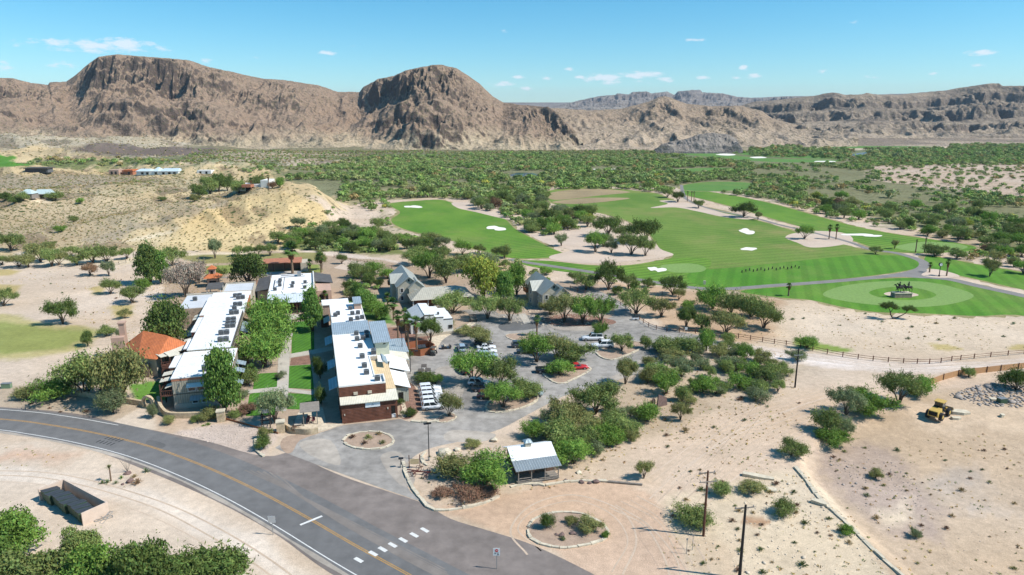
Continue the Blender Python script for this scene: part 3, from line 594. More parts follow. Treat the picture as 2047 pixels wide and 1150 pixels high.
def turf_mat(name, c1, c2, stripe=None, dry=.0, big=.05):
 m = bpy.data.materials.new(name); m.use_nodes = True; nt = m.node_tree; L = nt.links.new
 b = nt.nodes['Principled BSDF']; b.inputs['Roughness'].default_value = .9; b.inputs['Specular IOR Level'].default_value = .15
 ge = node(nt, 'ShaderNodeNewGeometry')
 n = node(nt, 'ShaderNodeTexNoise'); n.inputs['Scale'].default_value = big; n.inputs['Detail'].default_value = 7; n.inputs['Roughness'].default_value = .62
 mp = node(nt, 'ShaderNodeMapping'); mp.inputs['Rotation'].default_value = (0, 0, .35); mp.inputs['Scale'].default_value = (1, .55, 1)
 L(ge.outputs['Position'], mp.inputs[0]); L(mp.outputs[0], n.inputs['Vector'])
 r = node(nt, 'ShaderNodeMapRange'); r.inputs['From Min'].default_value = .36; r.inputs['From Max'].default_value = .64; L(n.outputs[0], r.inputs['Value'])
 mx = node(nt, 'ShaderNodeMix', data_type='RGBA'); L(r.outputs[0], mx.inputs[0]); mx.inputs[6].default_value = (*c1, 1); mx.inputs[7].default_value = (*c2, 1)
 cur = mx.outputs[2]
 if dry:
  n2 = node(nt, 'ShaderNodeTexNoise'); n2.inputs['Scale'].default_value = .021; n2.inputs['Detail'].default_value = 8; n2.inputs['Roughness'].default_value = .7; L(ge.outputs['Position'], n2.inputs['Vector'])
  r2 = node(nt, 'ShaderNodeMapRange'); r2.inputs['From Min'].default_value = .50; r2.inputs['From Max'].default_value = .68; r2.inputs['To Max'].default_value = dry; L(n2.outputs[0], r2.inputs['Value'])
  m2 = node(nt, 'ShaderNodeMix', data_type='RGBA'); L(r2.outputs[0], m2.inputs[0]); L(cur, m2.inputs[6]); m2.inputs[7].default_value = (.23, .22, .075, 1); cur = m2.outputs[2]
 if stripe:
  ang, wid, amt = stripe
  ms = node(nt, 'ShaderNodeMapping'); ms.inputs['Rotation'].default_value = (0, 0, ang); L(ge.outputs['Position'], ms.inputs[0])
  w = node(nt, 'ShaderNodeTexWave'); w.inputs['Scale'].default_value = .314 / wid * 1.0; w.inputs['Distortion'].default_value = .8; w.inputs['Detail'].default_value = 1; w.inputs['Detail Scale'].default_value = .4
  L(ms.outputs[0], w.inputs['Vector'])
  rr = node(nt, 'ShaderNodeMapRange'); rr.inputs['From Min'].default_value = .3; rr.inputs['From Max'].default_value = .7; rr.inputs['To Min'].default_value = 1 - amt; rr.inputs['To Max'].default_value = 1 + amt; L(w.outputs[0], rr.inputs['Value'])
  sv_ = node(nt, 'ShaderNodeVectorMath', operation='SCALE'); L(cur, sv_.inputs[0]); L(rr.outputs[0], sv_.inputs['Scale']); cur = sv_.outputs[0]
 f = node(nt, 'ShaderNodeTexNoise'); f.inputs['Scale'].default_value = 1.2; f.inputs['Detail'].default_value = 6; L(ge.outputs['Position'], f.inputs['Vector'])
 fr = node(nt, 'ShaderNodeMapRange'); fr.inputs['From Min'].default_value = .3; fr.inputs['From Max'].default_value = .7; fr.inputs['To Min'].default_value = .86; fr.inputs['To Max'].default_value = 1.14; L(f.outputs[0], fr.inputs['Value'])
 fs = node(nt, 'ShaderNodeVectorMath', operation='SCALE'); L(cur, fs.inputs[0]); L(fr.outputs[0], fs.inputs['Scale'])
 L(fs.outputs[0], b.inputs['Base Color'])
 return m
T_FAIR = turf_mat('striped_fairway_turf', (.085, .185, .022), (.13, .235, .03), (math.radians(62), 3.6, .13), .4)
T_RANGE = turf_mat('worn_range_turf', (.10, .18, .028), (.155, .225, .045), (math.radians(70), 5, .06), .95, .03)
T_GREEN = turf_mat('close_cut_green', (.17, .27, .075), (.19, .29, .085), None, 0)
T_RING = turf_mat('lush_collar_turf', (.065, .185, .016), (.105, .225, .026), (math.radians(20), 5, .08), .35)
T_LAWN = turf_mat('courtyard_turf', (.055, .15, .02), (.075, .19, .025), (A16, 1.1, .12), 0, .3)
T_FAR = turf_mat('far_turf', (.09, .19, .04), (.11, .21, .045), None, .3)

def smooth_poly(P, n=5):
 """closed Catmull-Rom through world points"""
 P = [Vector((p[0], p[1])) for p in P]; N = len(P); out = []
 for i in range(N):
  p0, p1, p2, p3 = P[i - 1], P[i], P[(i + 1) % N], P[(i + 2) % N]
  for k in range(n):
   t = k / n
   out.append(.5 * ((2 * p1) + (p2 - p0) * t + (2 * p0 - 5 * p1 + 4 * p2 - p3) * t * t + (3 * p1 - p0 - 3 * p2 + p3) * t ** 3))
 return out
def smooth_line(P, n=6):
 P = [Vector((p[0], p[1])) for p in P]; P = [2 * P[0] - P[1]] + P + [2 * P[-1] - P[-2]]; out = []
 for i in range(1, len(P) - 2):
  p0, p1, p2, p3 = P[i - 1], P[i], P[i + 1], P[i + 2]
  for k in range(n):
   t = k / n
   out.append(.5 * ((2 * p1) + (p2 - p0) * t + (2 * p0 - 5 * p1 + 4 * p2 - p3) * t * t + (3 * p1 - p0 - 3 * p2 + p3) * t ** 3))
 out.append(P[-2]); return out
def flat(name, pts, z, m, kind='structure', parent=None):
 pts = [Vector((p[0], p[1], z)) for p in pts]
 tri = tessellate_polygon([[Vector((p.x, p.y, 0)) for p in pts]])
 me = bpy.data.meshes.new(name); fs = []
 for t in tri:
  a, b_, c = (pts[i] for i in t)
  if (b_ - a).cross(c - a).z < 0: t = (t[0], t[2], t[1])
  fs.append(tuple(t))
 me.from_pydata([tuple(p) for p in pts], [], fs); me.update()
 o = link(name, me, m, parent)
 if kind and parent is None: o['kind'] = kind
 return o
M_ROUGH = mat('dry_rough_grass', (.27, .23, .105), .95, [(.08, .3, 6), (.8, .3, 7)], obj=False)
def area(name, px, z, m, n=5, smooth=True, kind='structure'):
 W = [G(a, b) for a, b in px]
 if name in ('left_fairway', 'right_fairway', 'driving_range', 'roundabout_lawn', 'verge_lawn', 'distant_fairway'):  # a ragged dry fringe
  r = random.Random(len(px)); Q = smooth_poly(W, 7); N = len(Q); sg = 1 if sum(Q[i - 1].x * Q[i].y - Q[i].x * Q[i - 1].y for i in range(N)) > 0 else -1
  flat('rough_fringe', [Q[i] + Vector(((Q[(i + 1) % N] - Q[i - 1]).y, -(Q[(i + 1) % N] - Q[i - 1]).x)).normalized() * sg * r.uniform(.2, 3.2) for i in range(N)], z - .006, M_ROUGH)
 return flat(name, smooth_poly(W, n) if smooth else W, z, m, kind)
def strip(name, px, w, z, m, off=0.0, n=6, world=False, dash=None, kind='structure'):
 P = smooth_line(px if world else [G(a, b) for a, b in px], n)
 vs = []; fs = []; d = 0
 for i, p in enumerate(P):
  t = (P[min(i + 1, len(P) - 1)] - P[max(i - 1, 0)]).normalized(); nn = Vector((-t.y, t.x))
  ww = w if not callable(w) else w(i / (len(P) - 1))
  a = p + nn * (off + ww / 2); b = p + nn * (off - ww / 2)
  vs += [(b.x, b.y, z), (a.x, a.y, z)]
  if i: fs.append((2 * i - 2, 2 * i, 2 * i + 1, 2 * i - 1))
 me = bpy.data.meshes.new(name); me.from_pydata(vs, [], fs); me.update()
 o = link(name, me, m)
 if kind: o['kind'] = kind
 return o

# highway: centre line, then shoulders, lanes, paint
CL = [(-500, 818), (-250, 822), (0, 838), (100, 850), (200, 868), (300, 893), (400, 929), (500, 974), (600, 1027), (700, 1085), (800, 1140), (900, 1195), (1030, 1262), (1200, 1340), (1500, 1460)]
area('road_shoulder', [(-500, 800), (-250, 803), (0, 814), (150, 827), (250, 849), (340, 867), (420, 884), (500, 907), (545, 912), (585, 905), (640, 933), (700, 958), (780, 984), (850, 1008), (900, 1037), (980, 1062), (1050, 1084), (1110, 1110), (1180, 1145), (1300, 1210), (1600, 1400), (1500, 1500), (1200, 1420), (1030, 1330), (800, 1215), (660, 1146), (560, 1074), (480, 1027), (400, 987), (300, 944), (200, 905), (100, 877), (0, 860), (-250, 838), (-500, 832)], .012, M_SHO, 4)
strip('highway', CL, 9.2, .02, M_HWY)
strip('road_marking', CL, .14, .026, M_YELP, .14); strip('road_marking', CL, .14, .026, M_YELP, -.14)
strip('road_marking', CL, .16, .026, M_WHITE, -4.0)
strip('road_marking', CL[:5] , .16, .026, M_WHITE, 3.9)
strip('road_marking', [(600, 1050), (644, 1032)], .42, .030, M_WHITE, n=1)
for i in range(5):
 strip('road_seal_strip', [(192 + i * 7, 885 + i * 1.5), (202 + i * 7, 880 + i * 1.5)], .3, .030, M_SEAL, n=1)
 strip('road_seal_strip', [(209 + i * 7, 878 + i * 1.4), (219 + i * 7, 873.5 + i * 1.4)], .3, .030, M_SEAL, n=1)
# crosswalk blocks
for (a, b) in [(717, 1120), (746, 1107), (765, 1098.5), (785, 1090), (806, 1080), (828, 1070), (849, 1060)]:
 c = Vector(G(a, b)); d = (Vector(G(a + 9, b + 5)) - c).normalized(); q = Vector((-d.y, d.x))
 flat('crosswalk_block', [c - d * .72 - q * .27, c + d * .72 - q * .27, c + d * .72 + q * .27, c - d * .72 + q * .27], .033, M_WHITE)
# parking lot and drives
LOT = [(572, 906), (560, 890), (575, 872), (640, 865), (688, 850), (760, 843), (800, 838), (812, 842), (850, 846), (884, 838), (870, 825), (845, 806), (838, 785), (832, 772), (818, 762), (812, 742), (818, 712), (860, 706), (868, 690), (886, 668), (920, 653), (950, 640), (938, 628), (925, 620), (985, 620), (1000, 628), (1060, 630), (1120, 640), (1200, 640), (1228, 628), (1220, 610), (1190, 595), (1155, 582), (1175, 574), (1215, 590), (1250, 610), (1262, 628), (1290, 645), (1335, 658), (1420, 676), (1440, 690), (1380, 694), (1345, 706), (1318, 725), (1290, 742), (1236, 760), (1215, 775), (1180, 777), (1125, 793), (1050, 832), (1000, 858), (930, 880), (868, 894), (832, 910), (806, 935), (806, 955), (822, 985), (850, 1006)]
area('parking_lot', LOT, .016, M_LOT, 3)
area('gravel_apron', [(560, 890), (575, 872), (640, 865), (600, 880), (585, 903), (572, 906)], .019, M_SOILB, 3)
# turf
area('left_fairway', [(778, 408), (830, 402), (880, 400), (908, 408), (930, 420), (1000, 434), (1030, 458), (1062, 476), (1105, 498), (1128, 511), (1060, 517), (1010, 514), (960, 500), (900, 480), (845, 468), (800, 455), (782, 440), (800, 424)], .015, T_FAIR)
area('near_fairway', [(1036, 521), (1100, 522), (1180, 530), (1260, 530), (1345, 517), (1420, 520), (1400, 560), (1380, 577), (1330, 572), (1260, 562), (1180, 550), (1100, 540), (1045, 529)], .03, T_FAIR)
area('driving_range', [(1093, 392), (1105, 380), (1180, 375), (1300, 385), (1345, 400), (1440, 421), (1500, 437), (1580, 460), (1610, 475), (1690, 490), (1730, 500), (1800, 510), (1842, 526), (1828, 538), (1740, 552), (1600, 566), (1500, 576), (1400, 577), (1330, 560), (1300, 530), (1345, 513), (1310, 495), (1300, 470), (1250, 440), (1180, 422), (1110, 408)], .018, T_RANGE)
area('tee_lawn', [(1380, 545), (1500, 532), (1700, 512), (1800, 512), (1840, 526), (1828, 537), (1740, 551), (1600, 565), (1500, 575), (1400, 572)], .036, T_RING)
area('practice_green', [(1325, 530), (1380, 527), (1410, 535), (1400, 544), (1350, 545), (1325, 538)], .04, T_GREEN)
area('right_fairway', [(1365, 388), (1375, 380), (1420, 384), (1480, 394), (1550, 409), (1650, 437), (1720, 455), (1800, 470), (1870, 480), (1945, 492), (1938, 502), (1850, 506), (1790, 504), (1750, 497), (1700, 480), (1600, 453), (1540, 436), (1480, 418), (1420, 402)], .021, T_FAIR)
area('far_green', [(1790, 494), (1840, 484), (1900, 486), (1935, 494), (1900, 502), (1830, 503)], .032, T_GREEN)
area('roundabout_lawn', [(1480, 582), (1600, 571), (1720, 560), (1850, 556), (1950, 570), (2047, 594), (2300, 640), (2300, 690), (2060, 633), (1950, 632), (1850, 627), (1750, 624), (1680, 613), (1620, 600), (1560, 595)], .024, T_RING)
area('putting_green', [(1645, 590), (1680, 573), (1760, 563), (1840, 563), (1900, 573), (1946, 590), (1920, 604), (1860, 613), (1790, 613), (1700, 604)], .032, T_GREEN)
area('statue_lawn', [(1737, 585), (1765, 576), (1810, 574), (1850, 580), (1872, 590), (1850, 598), (1805, 600), (1760, 595)], .038, T_RING)
area('statue_bed', [(1767, 587), (1790, 583), (1825, 586), (1836, 591), (1812, 594), (1780, 592)], .046, M_SANDP)
area('verge_lawn', [(1852, 512), (1880, 515), (1960, 530), (2060, 548), (2300, 600), (2300, 625), (2060, 582), (1960, 560), (1890, 545), (1850, 532)], .026, T_RING)
area('left_green', [(592, 364), (640, 363), (682, 366), (678, 378), (640, 383), (600, 380)], .02, T_FAIR)
for P, mm in (([(1340, 306), (1420, 305), (1520, 316), (1670, 320), (1660, 324), (1540, 324), (1420, 314)], T_FAR), ([(1368, 370), (1420, 364), (1500, 366), (1500, 378), (1420, 383), (1368, 380)], T_FAR),
              ([(1280, 346), (1400, 336), (1500, 338), (1400, 346)], T_FAR), ([(1610, 291), (1700, 288), (1900, 291), (1700, 297)], T_FAR), ([(1440, 302), (1540, 308), (1700, 314), (1640, 318), (1500, 311)], T_FAR)):
 area('distant_fairway', P, .05, mm)
# bare sand inside and beside the turf
area('sand_waste', [(1062, 470), (1110, 462), (1160, 455), (1240, 468), (1300, 478), (1320, 498), (1345, 511), (1260, 522), (1180, 527), (1110, 520), (1100, 512), (1140, 500), (1100, 490)], .042, M_SANDP)
area('sand_waste', [(1570, 475), (1590, 466), (1640, 462), (1690, 467), (1705, 482), (1670, 492), (1620, 495), (1595, 486)], .044, M_SANDP)
area('sand_waste', [(1318, 402), (1345, 401), (1385, 408), (1450, 427), (1505, 435), (1490, 439), (1440, 433), (1390, 422), (1350, 415), (1300, 416), (1335, 408)], .046, M_SANDP)
area('sand_waste', [(905, 405), (960, 408), (1000, 420), (1030, 440), (1000, 436), (950, 424), (915, 416)], .03, M_SANDP)
area('sand_waste', [(1842, 543), (1865, 538), (1900, 545), (1918, 553), (1880, 557), (1850, 552)], .052, M_SANDP)
for P in ([(1100, 386), (1180, 377), (1260, 384), (1200, 391), (1110, 400)], [(1104, 404), (1180, 396), (1260, 397), (1160, 408)]):
 area('bare_patch', P, .05 + P[0][0] % 7 * .006, mat('dry_range_turf', (.30, .225, .12), .95, [(.03, .2, 6), (.6, .15, 5)], obj=False))
# bunkers
def bunker(px, py, rx, ry, seed):
 r = random.Random(seed); P = []
 for k in range(10):
  a = k * math.tau / 10; q = r.uniform(.72, 1.15)
  P.append((px + rx * q * math.cos(a), py + ry * q * math.sin(a)))
 o = area('sand_bunker', P, .055 + seed * .004, M_SANDW, 4)
for i, b in enumerate([(815, 413.5, 8, 2), (832, 413.5, 14, 2.6), (985, 455.5, 12, 4), (1000, 458, 14, 3.6), (1301, 457, 13, 4), (1488, 461, 10, 4), (1496, 465, 12, 4.5), (1497, 498, 19, 3.6), (1305, 538, 11, 4), (1320, 540, 14, 4.2),
                       (1715, 469.5, 32, 2.4), (1745, 472, 20, 1.8), (1450, 309.5, 22, 2), (1515, 315, 20, 1.6), (1192, 339, 8, 1.2), (1222, 338.6, 7, 1.2), (690, 374, 12, 2), (1650, 323, 22, 1.4)]): bunker(*b, i)
# cart paths
strip('cart_path', [(1020, 518), (1040, 523), (1100, 532), (1180, 544), (1280, 560), (1380, 575), (1450, 578), (1550, 571), (1650, 564), (1750, 555), (1812, 547), (1845, 535), (1840, 521), (1790, 506), (1740, 499), (1700, 485), (1640, 469), (1560, 450), (1500, 434), (1420, 418), (1375, 400), (1365, 385), (1362, 370)], lambda t: 3.6 if t < .62 else 2.6, .062, M_PATHG)
strip('cart_path', [(1800, 549), (1860, 555), (1905, 560), (1960, 573), (2047, 592), (2200, 628)], 4.6, .060, M_PATHG)
area('cart_path_fork', [(1740, 557), (1800, 547), (1846, 533), (1856, 545), (1890, 556), (1850, 557), (1800, 554)], .064, M_PATHG)
area('clock_bed', [(1842, 549), (1862, 541), (1895, 545), (1918, 554), (1885, 556), (1855, 554)], .072, M_SANDP)
strip('service_road', [(325, 533), (335, 545), (360, 553), (420, 555), (480, 552), (560, 550), (650, 552)], 3.4, .02, M_PATHG)
area('practice_mat', [(600, 520), (640, 517), (650, 524), (630, 530), (600, 530)], .03, mat('green_practice_carpet', (.02, .14, .075), .9))
# pond and river
area('pond', [(1020, 349), (1040, 345.5), (1068, 347), (1075, 351), (1050, 354), (1025, 353)], .04, M_WATER)
area('river', [(1700, 311), (1712, 307), (1735, 304), (1728, 308), (1715, 313)], .06, mat('river_water', (.10, .13, .11), .2, spec=.5))
# courtyard
for P in ([(583, 645), (628, 640), (628, 700), (583, 710)], [(578, 732), (622, 729), (628, 779), (576, 776)], [(575, 786), (628, 789), (628, 815), (600, 819), (573, 818)],
          [(499, 788), (552, 776), (570, 788), (549, 830), (492, 832)], [(508, 752), (520, 747), (557, 745), (554, 774), (506, 779)], [(610, 610), (625, 612), (640, 640), (612, 634)]):
 area('courtyard_lawn', P, .03, T_LAWN, smooth=False)
area('garden_walk', [(566, 640), (584, 636), (585, 668), (579, 715), (576, 790), (572, 822), (550, 822), (553, 790), (556, 718), (568, 680)], .040, M_CONC, smooth=False)
area('garden_walk', [(495, 780), (553, 774), (577, 777), (626, 783), (626, 790), (577, 784), (553, 783), (495, 787)], .044, M_CONC, smooth=False)
area('garden_walk', [(580, 708), (640, 697), (680, 690), (680, 697), (640, 706), (580, 716)], .046, M_CONC, smooth=False)
area('garden_walk', [(566, 640), (568, 630), (640, 626), (655, 632), (584, 638)], .048, M_CONC, smooth=False)
area('flower_bed', [(582, 716), (618, 711), (622, 728), (580, 731)], .034, M_MULCH, smooth=False)
area('plaza', [(572, 858), (590, 842), (602, 818), (645, 815), (652, 848), (690, 846), (665, 856), (630, 866), (596, 868)], .05, M_FLAG, 2)
area('mulch_bed', [(806, 768), (826, 770), (836, 790), (842, 812), (828, 832), (806, 838), (800, 815)], .03, M_MULCH)
area('entry_walk', [(792, 800), (804, 796), (812, 815), (815, 828), (806, 836), (800, 826), (804, 815)], .036, M_FLAG)
area('entry_walk', [(856, 682), (858, 676), (880, 670), (905, 660), (925, 655), (948, 638), (956, 642), (930, 660), (905, 668), (885, 680), (870, 700)], .04, M_FLAG, 4)
area('entry_walk', [(1036, 628), (1050, 627), (1062, 645), (1048, 648)], .04, M_CONC, smooth=False)
area('mulch_bed', [(1080, 640), (1140, 628), (1225, 640), (1215, 650), (1120, 652)], .034, M_MULCH)
area('paved_court', [(640, 512), (700, 520), (760, 530), (750, 545), (690, 540), (650, 530)], .02, M_SANDP)
area('gravel_garden', [(760, 660), (812, 655), (850, 660), (868, 690), (820, 705), (775, 700)], .03, M_MULCH)

# planting islands with their stone kerbs
M_STONE = mat('cut_limestone_kerb', (.54, .475, .36), .9, [(1.5, .18, 5), (9, .14, 4)], obj=False)
def kerb_stones(name, P, closed=True, w=.42, h=.3, seed=1, m=None, lo=.8, hi=1.9, z=0.0, label=None):
 """a row of separate rough stones along a world line: one object per kerb, the stones are its courses"""
 r = random.Random(seed); P = [Vector((p[0], p[1])) for p in P]
 if closed: P = P + [P[0]]
 mb = MB(); acc = 0; cur = P[0]; i = 1; seglen = r.uniform(lo, hi)
 while i < len(P):
  d = P[i] - cur
  if d.length < 1e-6: i += 1; continue
  if acc + d.length >= seglen:
   nx = cur + d.normalized() * (seglen - acc)
   a = start if acc > 0 else cur
   t = (nx - a).normalized(); q = Vector((-t.y, t.x)); ww = w * r.uniform(.75, 1.25) / 2; hh = h * r.uniform(.7, 1.2); g = .03
   a2 = a + t * g; b2 = nx - t * g; zz = zat(a.x, a.y) + z
   j = lambda: r.uniform(-.05, .05)
   lo_ = [(*(a2 - q * ww), zz - .1), (*(b2 - q * ww), zz - .1), (*(b2 + q * ww), zz - .1), (*(a2 + q * ww), zz - .1)]
   hi_ = [(p_[0] + j(), p_[1] + j(), zz + hh + j()) for p_ in lo_]
   mb.hexa(lo_ + hi_); cur = nx; acc = 0; seglen = r.uniform(lo, hi)
  else:
   if acc == 0: start = cur
   acc += d.length; cur = P[i]; i += 1
 o = mb.build(name, m or M_STONE)
 return o
ISLES = [
 ('entrance island', [(686, 882), (700, 870), (735, 864), (772, 868), (787, 880), (778, 892), (745, 899), (705, 895)], True),
 ('island below the three parked cars', [(972, 820), (985, 826), (1020, 822), (1055, 812), (1074, 800), (1072, 790), (1040, 786), (1000, 792), (975, 806)], True),
 ('island under the red car', [(1085, 745), (1095, 757), (1118, 768), (1148, 758), (1180, 740), (1172, 734), (1130, 738), (1095, 738)], True),
 ('island by the white patrol cars', [(1192, 705), (1215, 720), (1250, 712), (1289, 692), (1275, 684), (1240, 684), (1215, 694)], True),
 ('island tip by the lone palm', [(1011, 672), (1022, 668), (1060, 668), (1080, 676), (1060, 684), (1025, 680)], True),
 ('island between the two middle tree rows', [(935, 742), (960, 728), (1000, 735), (1030, 745), (1020, 757), (985, 756), (950, 754)], True),
 ('island at the end of the white car row', [(868, 842), (880, 832), (900, 826), (912, 832), (905, 841), (885, 845)], True),
 ('gravel island of the cabin turnaround', [(1056, 1055), (1075, 1035), (1120, 1025), (1170, 1030), (1208, 1050), (1215, 1072), (1190, 1086), (1130, 1096), (1085, 1090), (1060, 1075)], True)]
for i, (nm, P, c) in enumerate(ISLES):
 W = smooth_poly([G(a, b) for a, b in P], 4)
 flat('planting_bed', W, .10, M_SOILB)
 far = i in (4, 5, 6)
 o = kerb_stones('stone_kerb', W, True, .4 if not far else .26, .22 if not far else .15, i, lo=.5 if i in (4,5,6) else .8, hi=1.0 if far else 1.9)
 tag(o, 'pale limestone kerb round the ' + nm, 'kerb', 'limestone kerbs of the planting islands')
for nm, P, s in (('pale stone edging curving round the shrub bed left of the cabin', [(806, 925), (812, 950), (825, 978), (845, 1002), (862, 1020), (900, 1021), (950, 1012), (985, 1000), (1010, 985)], 21),
                 ('low stone edging in front of the cabin porch', [(1020, 975), (1060, 966), (1090, 972), (1120, 966), (1180, 962), (1240, 966)], 22),
                 ('long pale stone edging down the bank on the right', [(1590, 935), (1610, 960), (1640, 1000), (1690, 1045), (1740, 1095), (1800, 1150), (1850, 1195)], 23),
                 ('white stone edging along the lot beside the front building', [(822, 843), (850, 845), (880, 842)], 24),
                 ('curved stone edging beside the gravel fan at the drive', [(512, 880), (512, 900), (528, 914), (540, 912)], 25),
                 ('stone edging round the light pole and signboard', [(850, 905), (842, 916), (848, 928), (860, 934)], 26)):
 W = smooth_line([GT(a, b)[:2] for a, b in P], 5)
 o = kerb_stones('stone_edging', W, False, .48, .26, s, lo=.9, hi=2.4)
 tag(o, nm, 'edging', 'stone edgings')
# wheel tracks on the dirt
M_TRK = mat('packed_track_soil', (.50, .385, .285), .95, [(.3, .12, 5), (3, .12, 4)], obj=False); M_TRL = mat('pale_track_dust', (.545, .425, .32), .95, [(.3, .1, 5), (3, .1, 4)], obj=False)
rt = random.Random(3)
for P, n_, sp_ in (([(1335, 1010), (1400, 950), (1490, 890), (1580, 845), (1640, 815)], 6, 1.5), ([(1300, 960), (1360, 910), (1450, 850), (1540, 812), (1640, 780)], 5, 1.2), ([(1250, 1000), (1320, 1040), (1370, 1110), (1400, 1180)], 5, 1.2), ([(1450, 690), (1560, 704), (1660, 717), (1800, 731), (1950, 728), (2150, 716)], 5, 1.0),
                  ([(-100, 945), (100, 952), (290, 1000), (420, 1060), (560, 1150), (640, 1230)], 3, 1.6), ([(1060, 1110), (1020, 1060), (1060, 1010), (1150, 990), (1240, 1020), (1270, 1080), (1240, 1150)], 2, 1.4)):
 for k in range(n_): strip('wheel_track', [(a + rt.uniform(-7, 7), b + rt.uniform(-2, 2)) for a, b in P], rt.uniform(.14, .3), .012 + .001 * k, M_TRK if P[0][0] in (1060, 1250) else rt.choice((M_TRK, M_TRL, M_TRK)), (k - n_ / 2) * sp_)
for k in range(6): strip('tyre_stain', [(500 + k * 8, 935 + k * 3), (620, 990 + k * 6), (760, 1060 + k * 9), (900, 1130 + k * 10)], rt.uniform(.2, .5), .0205 + .0008 * k, mat('dusty_tyre_line', (.20, .175, .155), .9, [(.4, .2, 5)], obj=False) if k == 0 else bpy.data.materials['dusty_tyre_line'], k * .4 - 1)
M_PAT = asphalt_mat('asphalt_patch_dark', (.12, .118, .115), .3); M_PAL = asphalt_mat('dusty_asphalt', (.36, .315, .265), .4)
for i, (P, mm) in enumerate((([(300, 880), (330, 888), (322, 896), (292, 888)], M_PAT), ([(905, 860), (990, 868), (960, 884), (890, 880)], M_PAL), ([(600, 885), (660, 880), (680, 930), (620, 910)], M_PAL), ([(870, 740), (920, 735), (925, 790), (885, 800)], M_PAL), ([(1000, 648), (1060, 642), (1080, 655), (1010, 662)], M_PAT), ([(1200, 765), (1240, 745), (1290, 715), (1300, 725), (1250, 755)], M_PAL), ([(760, 915), (800, 905), (830, 960), (800, 970)], M_PAL), ([(1100, 645), (1180, 648), (1220, 660), (1120, 660)], M_PAL))):
 area('asphalt_patch', P, .0225 + i * .0012, mm, 4)
strip('dust_edge', CL, lambda t: .55 + .3 * math.sin(t * 61) * math.sin(t * 23), .0215, M_PAL, -4.75, 10)
# ------------------------------------------------------------------ plants
def leaf_mat(name, c, trans=.22, var=.25, hue=.0):
 m = bpy.data.materials.new(name); m.use_nodes = True; nt = m.node_tree; nt.nodes.clear(); L = nt.links.new
 out = node(nt, 'ShaderNodeOutputMaterial'); d = node(nt, 'ShaderNodeBsdfDiffuse'); t = node(nt, 'ShaderNodeBsdfTranslucent'); mx = node(nt, 'ShaderNodeMixShader')
 at = node(nt, 'ShaderNodeAttribute', attribute_name='tint'); oi = node(nt, 'ShaderNodeObjectInfo')
 r = node(nt, 'ShaderNodeMapRange'); r.inputs['To Min'].default_value = 1 - var; r.inputs['To Max'].default_value = 1 + var; L(oi.outputs['Random'], r.inputs['Value'])
 v1 = node(nt, 'ShaderNodeVectorMath', operation='MULTIPLY'); v1.inputs[0].default_value = c; L(at.outputs['Color'], v1.inputs[1])
 v2 = node(nt, 'ShaderNodeVectorMath', operation='SCALE'); L(v1.outputs[0], v2.inputs[0]); L(r.outputs[0], v2.inputs['Scale'])
 L(v2.outputs[0], d.inputs['Color']); L(v2.outputs[0], t.inputs['Color']); mx.inputs[0].default_value = trans
 L(d.outputs[0], mx.inputs[1]); L(t.outputs[0], mx.inputs[2]); L(mx.outputs[0], out.inputs['Surface'])
 return m
LM = {'mesquite': leaf_mat('mesquite_leaves', (.20, .265, .085)), 'bright': leaf_mat('bright_mesquite_leaves', (.175, .30, .062)), 'olive': leaf_mat('olive_mesquite_leaves', (.245, .265, .10)),
      'dark': leaf_mat('dark_oak_leaves', (.10, .15, .042)), 'ash': leaf_mat('ash_leaves', (.15, .265, .062)), 'grey': leaf_mat('grey_green_leaves', (.20, .25, .125)),
      'brown': leaf_mat('dry_twigs', (.24, .15, .10), .1), 'dry': leaf_mat('dry_grass_tufts', (.36, .27, .13), .1), 'palm': leaf_mat('palm_fronds', (.085, .15, .045), .1), 'skirt': leaf_mat('dead_palm_fronds', (.25, .14, .075), .1),
      'yellow': leaf_mat('yellow_green_leaves', (.30, .36, .07)), 'silver': leaf_mat('bare_silver_twigs', (.33, .28, .22), .0), 'rust': leaf_mat('rusty_tamarisk', (.26, .17, .10), .1), 'far': leaf_mat('river_thicket_leaves', (.25, .325, .105), .15, .0)}
BARK = mat('grey_brown_bark', (.12, .09, .065), .95, [(3, .25, 4)]); PBARK = mat('palm_trunk_bark', (.20, .135, .09), .95, [(6, .3, 3)]); DBARK = mat('dark_bark', (.06, .045, .035), .95, [(3, .25, 4)])
RS = np.random.RandomState
def leaf_quads(P, Nn, size, rs, elong=1.0, tri=False, out=.55, tint=None, sag=0):
 n = len(P); R = rs.normal(size=(n, 3)); R /= np.linalg.norm(R, axis=1)[:, None]
 N = Nn * out + R * (1 - out); N /= np.linalg.norm(N, axis=1)[:, None] + 1e-9
 A = np.cross(N, rs.normal(size=(n, 3))); A /= np.linalg.norm(A, axis=1)[:, None] + 1e-9
 B = np.cross(N, A); s = size * rs.uniform(.6, 1.35, n)[:, None]
 a = A * s * elong; b = B * s / elong
 if tri:
  V = np.stack([P - a * .6 - b * .5, P + a * .9, P - a * .5 + b * .7], 1).reshape(-1, 3); k = 3
 else:
  V = np.stack([P - a * .5, P - b * .5, P + a * .55, P + b * .5], 1).reshape(-1, 3); k = 4
 Fq = np.arange(len(V)).reshape(-1, k)
 T = np.ones((n, 3)) if tint is None else tint
 T = T * rs.uniform(.72, 1.30, n)[:, None]; T[:, 0] *= rs.uniform(.85, 1.25, n)
 col = np.concatenate([np.repeat(T, k, 0), np.ones((len(V), 1))], 1)
 return V, Fq, col
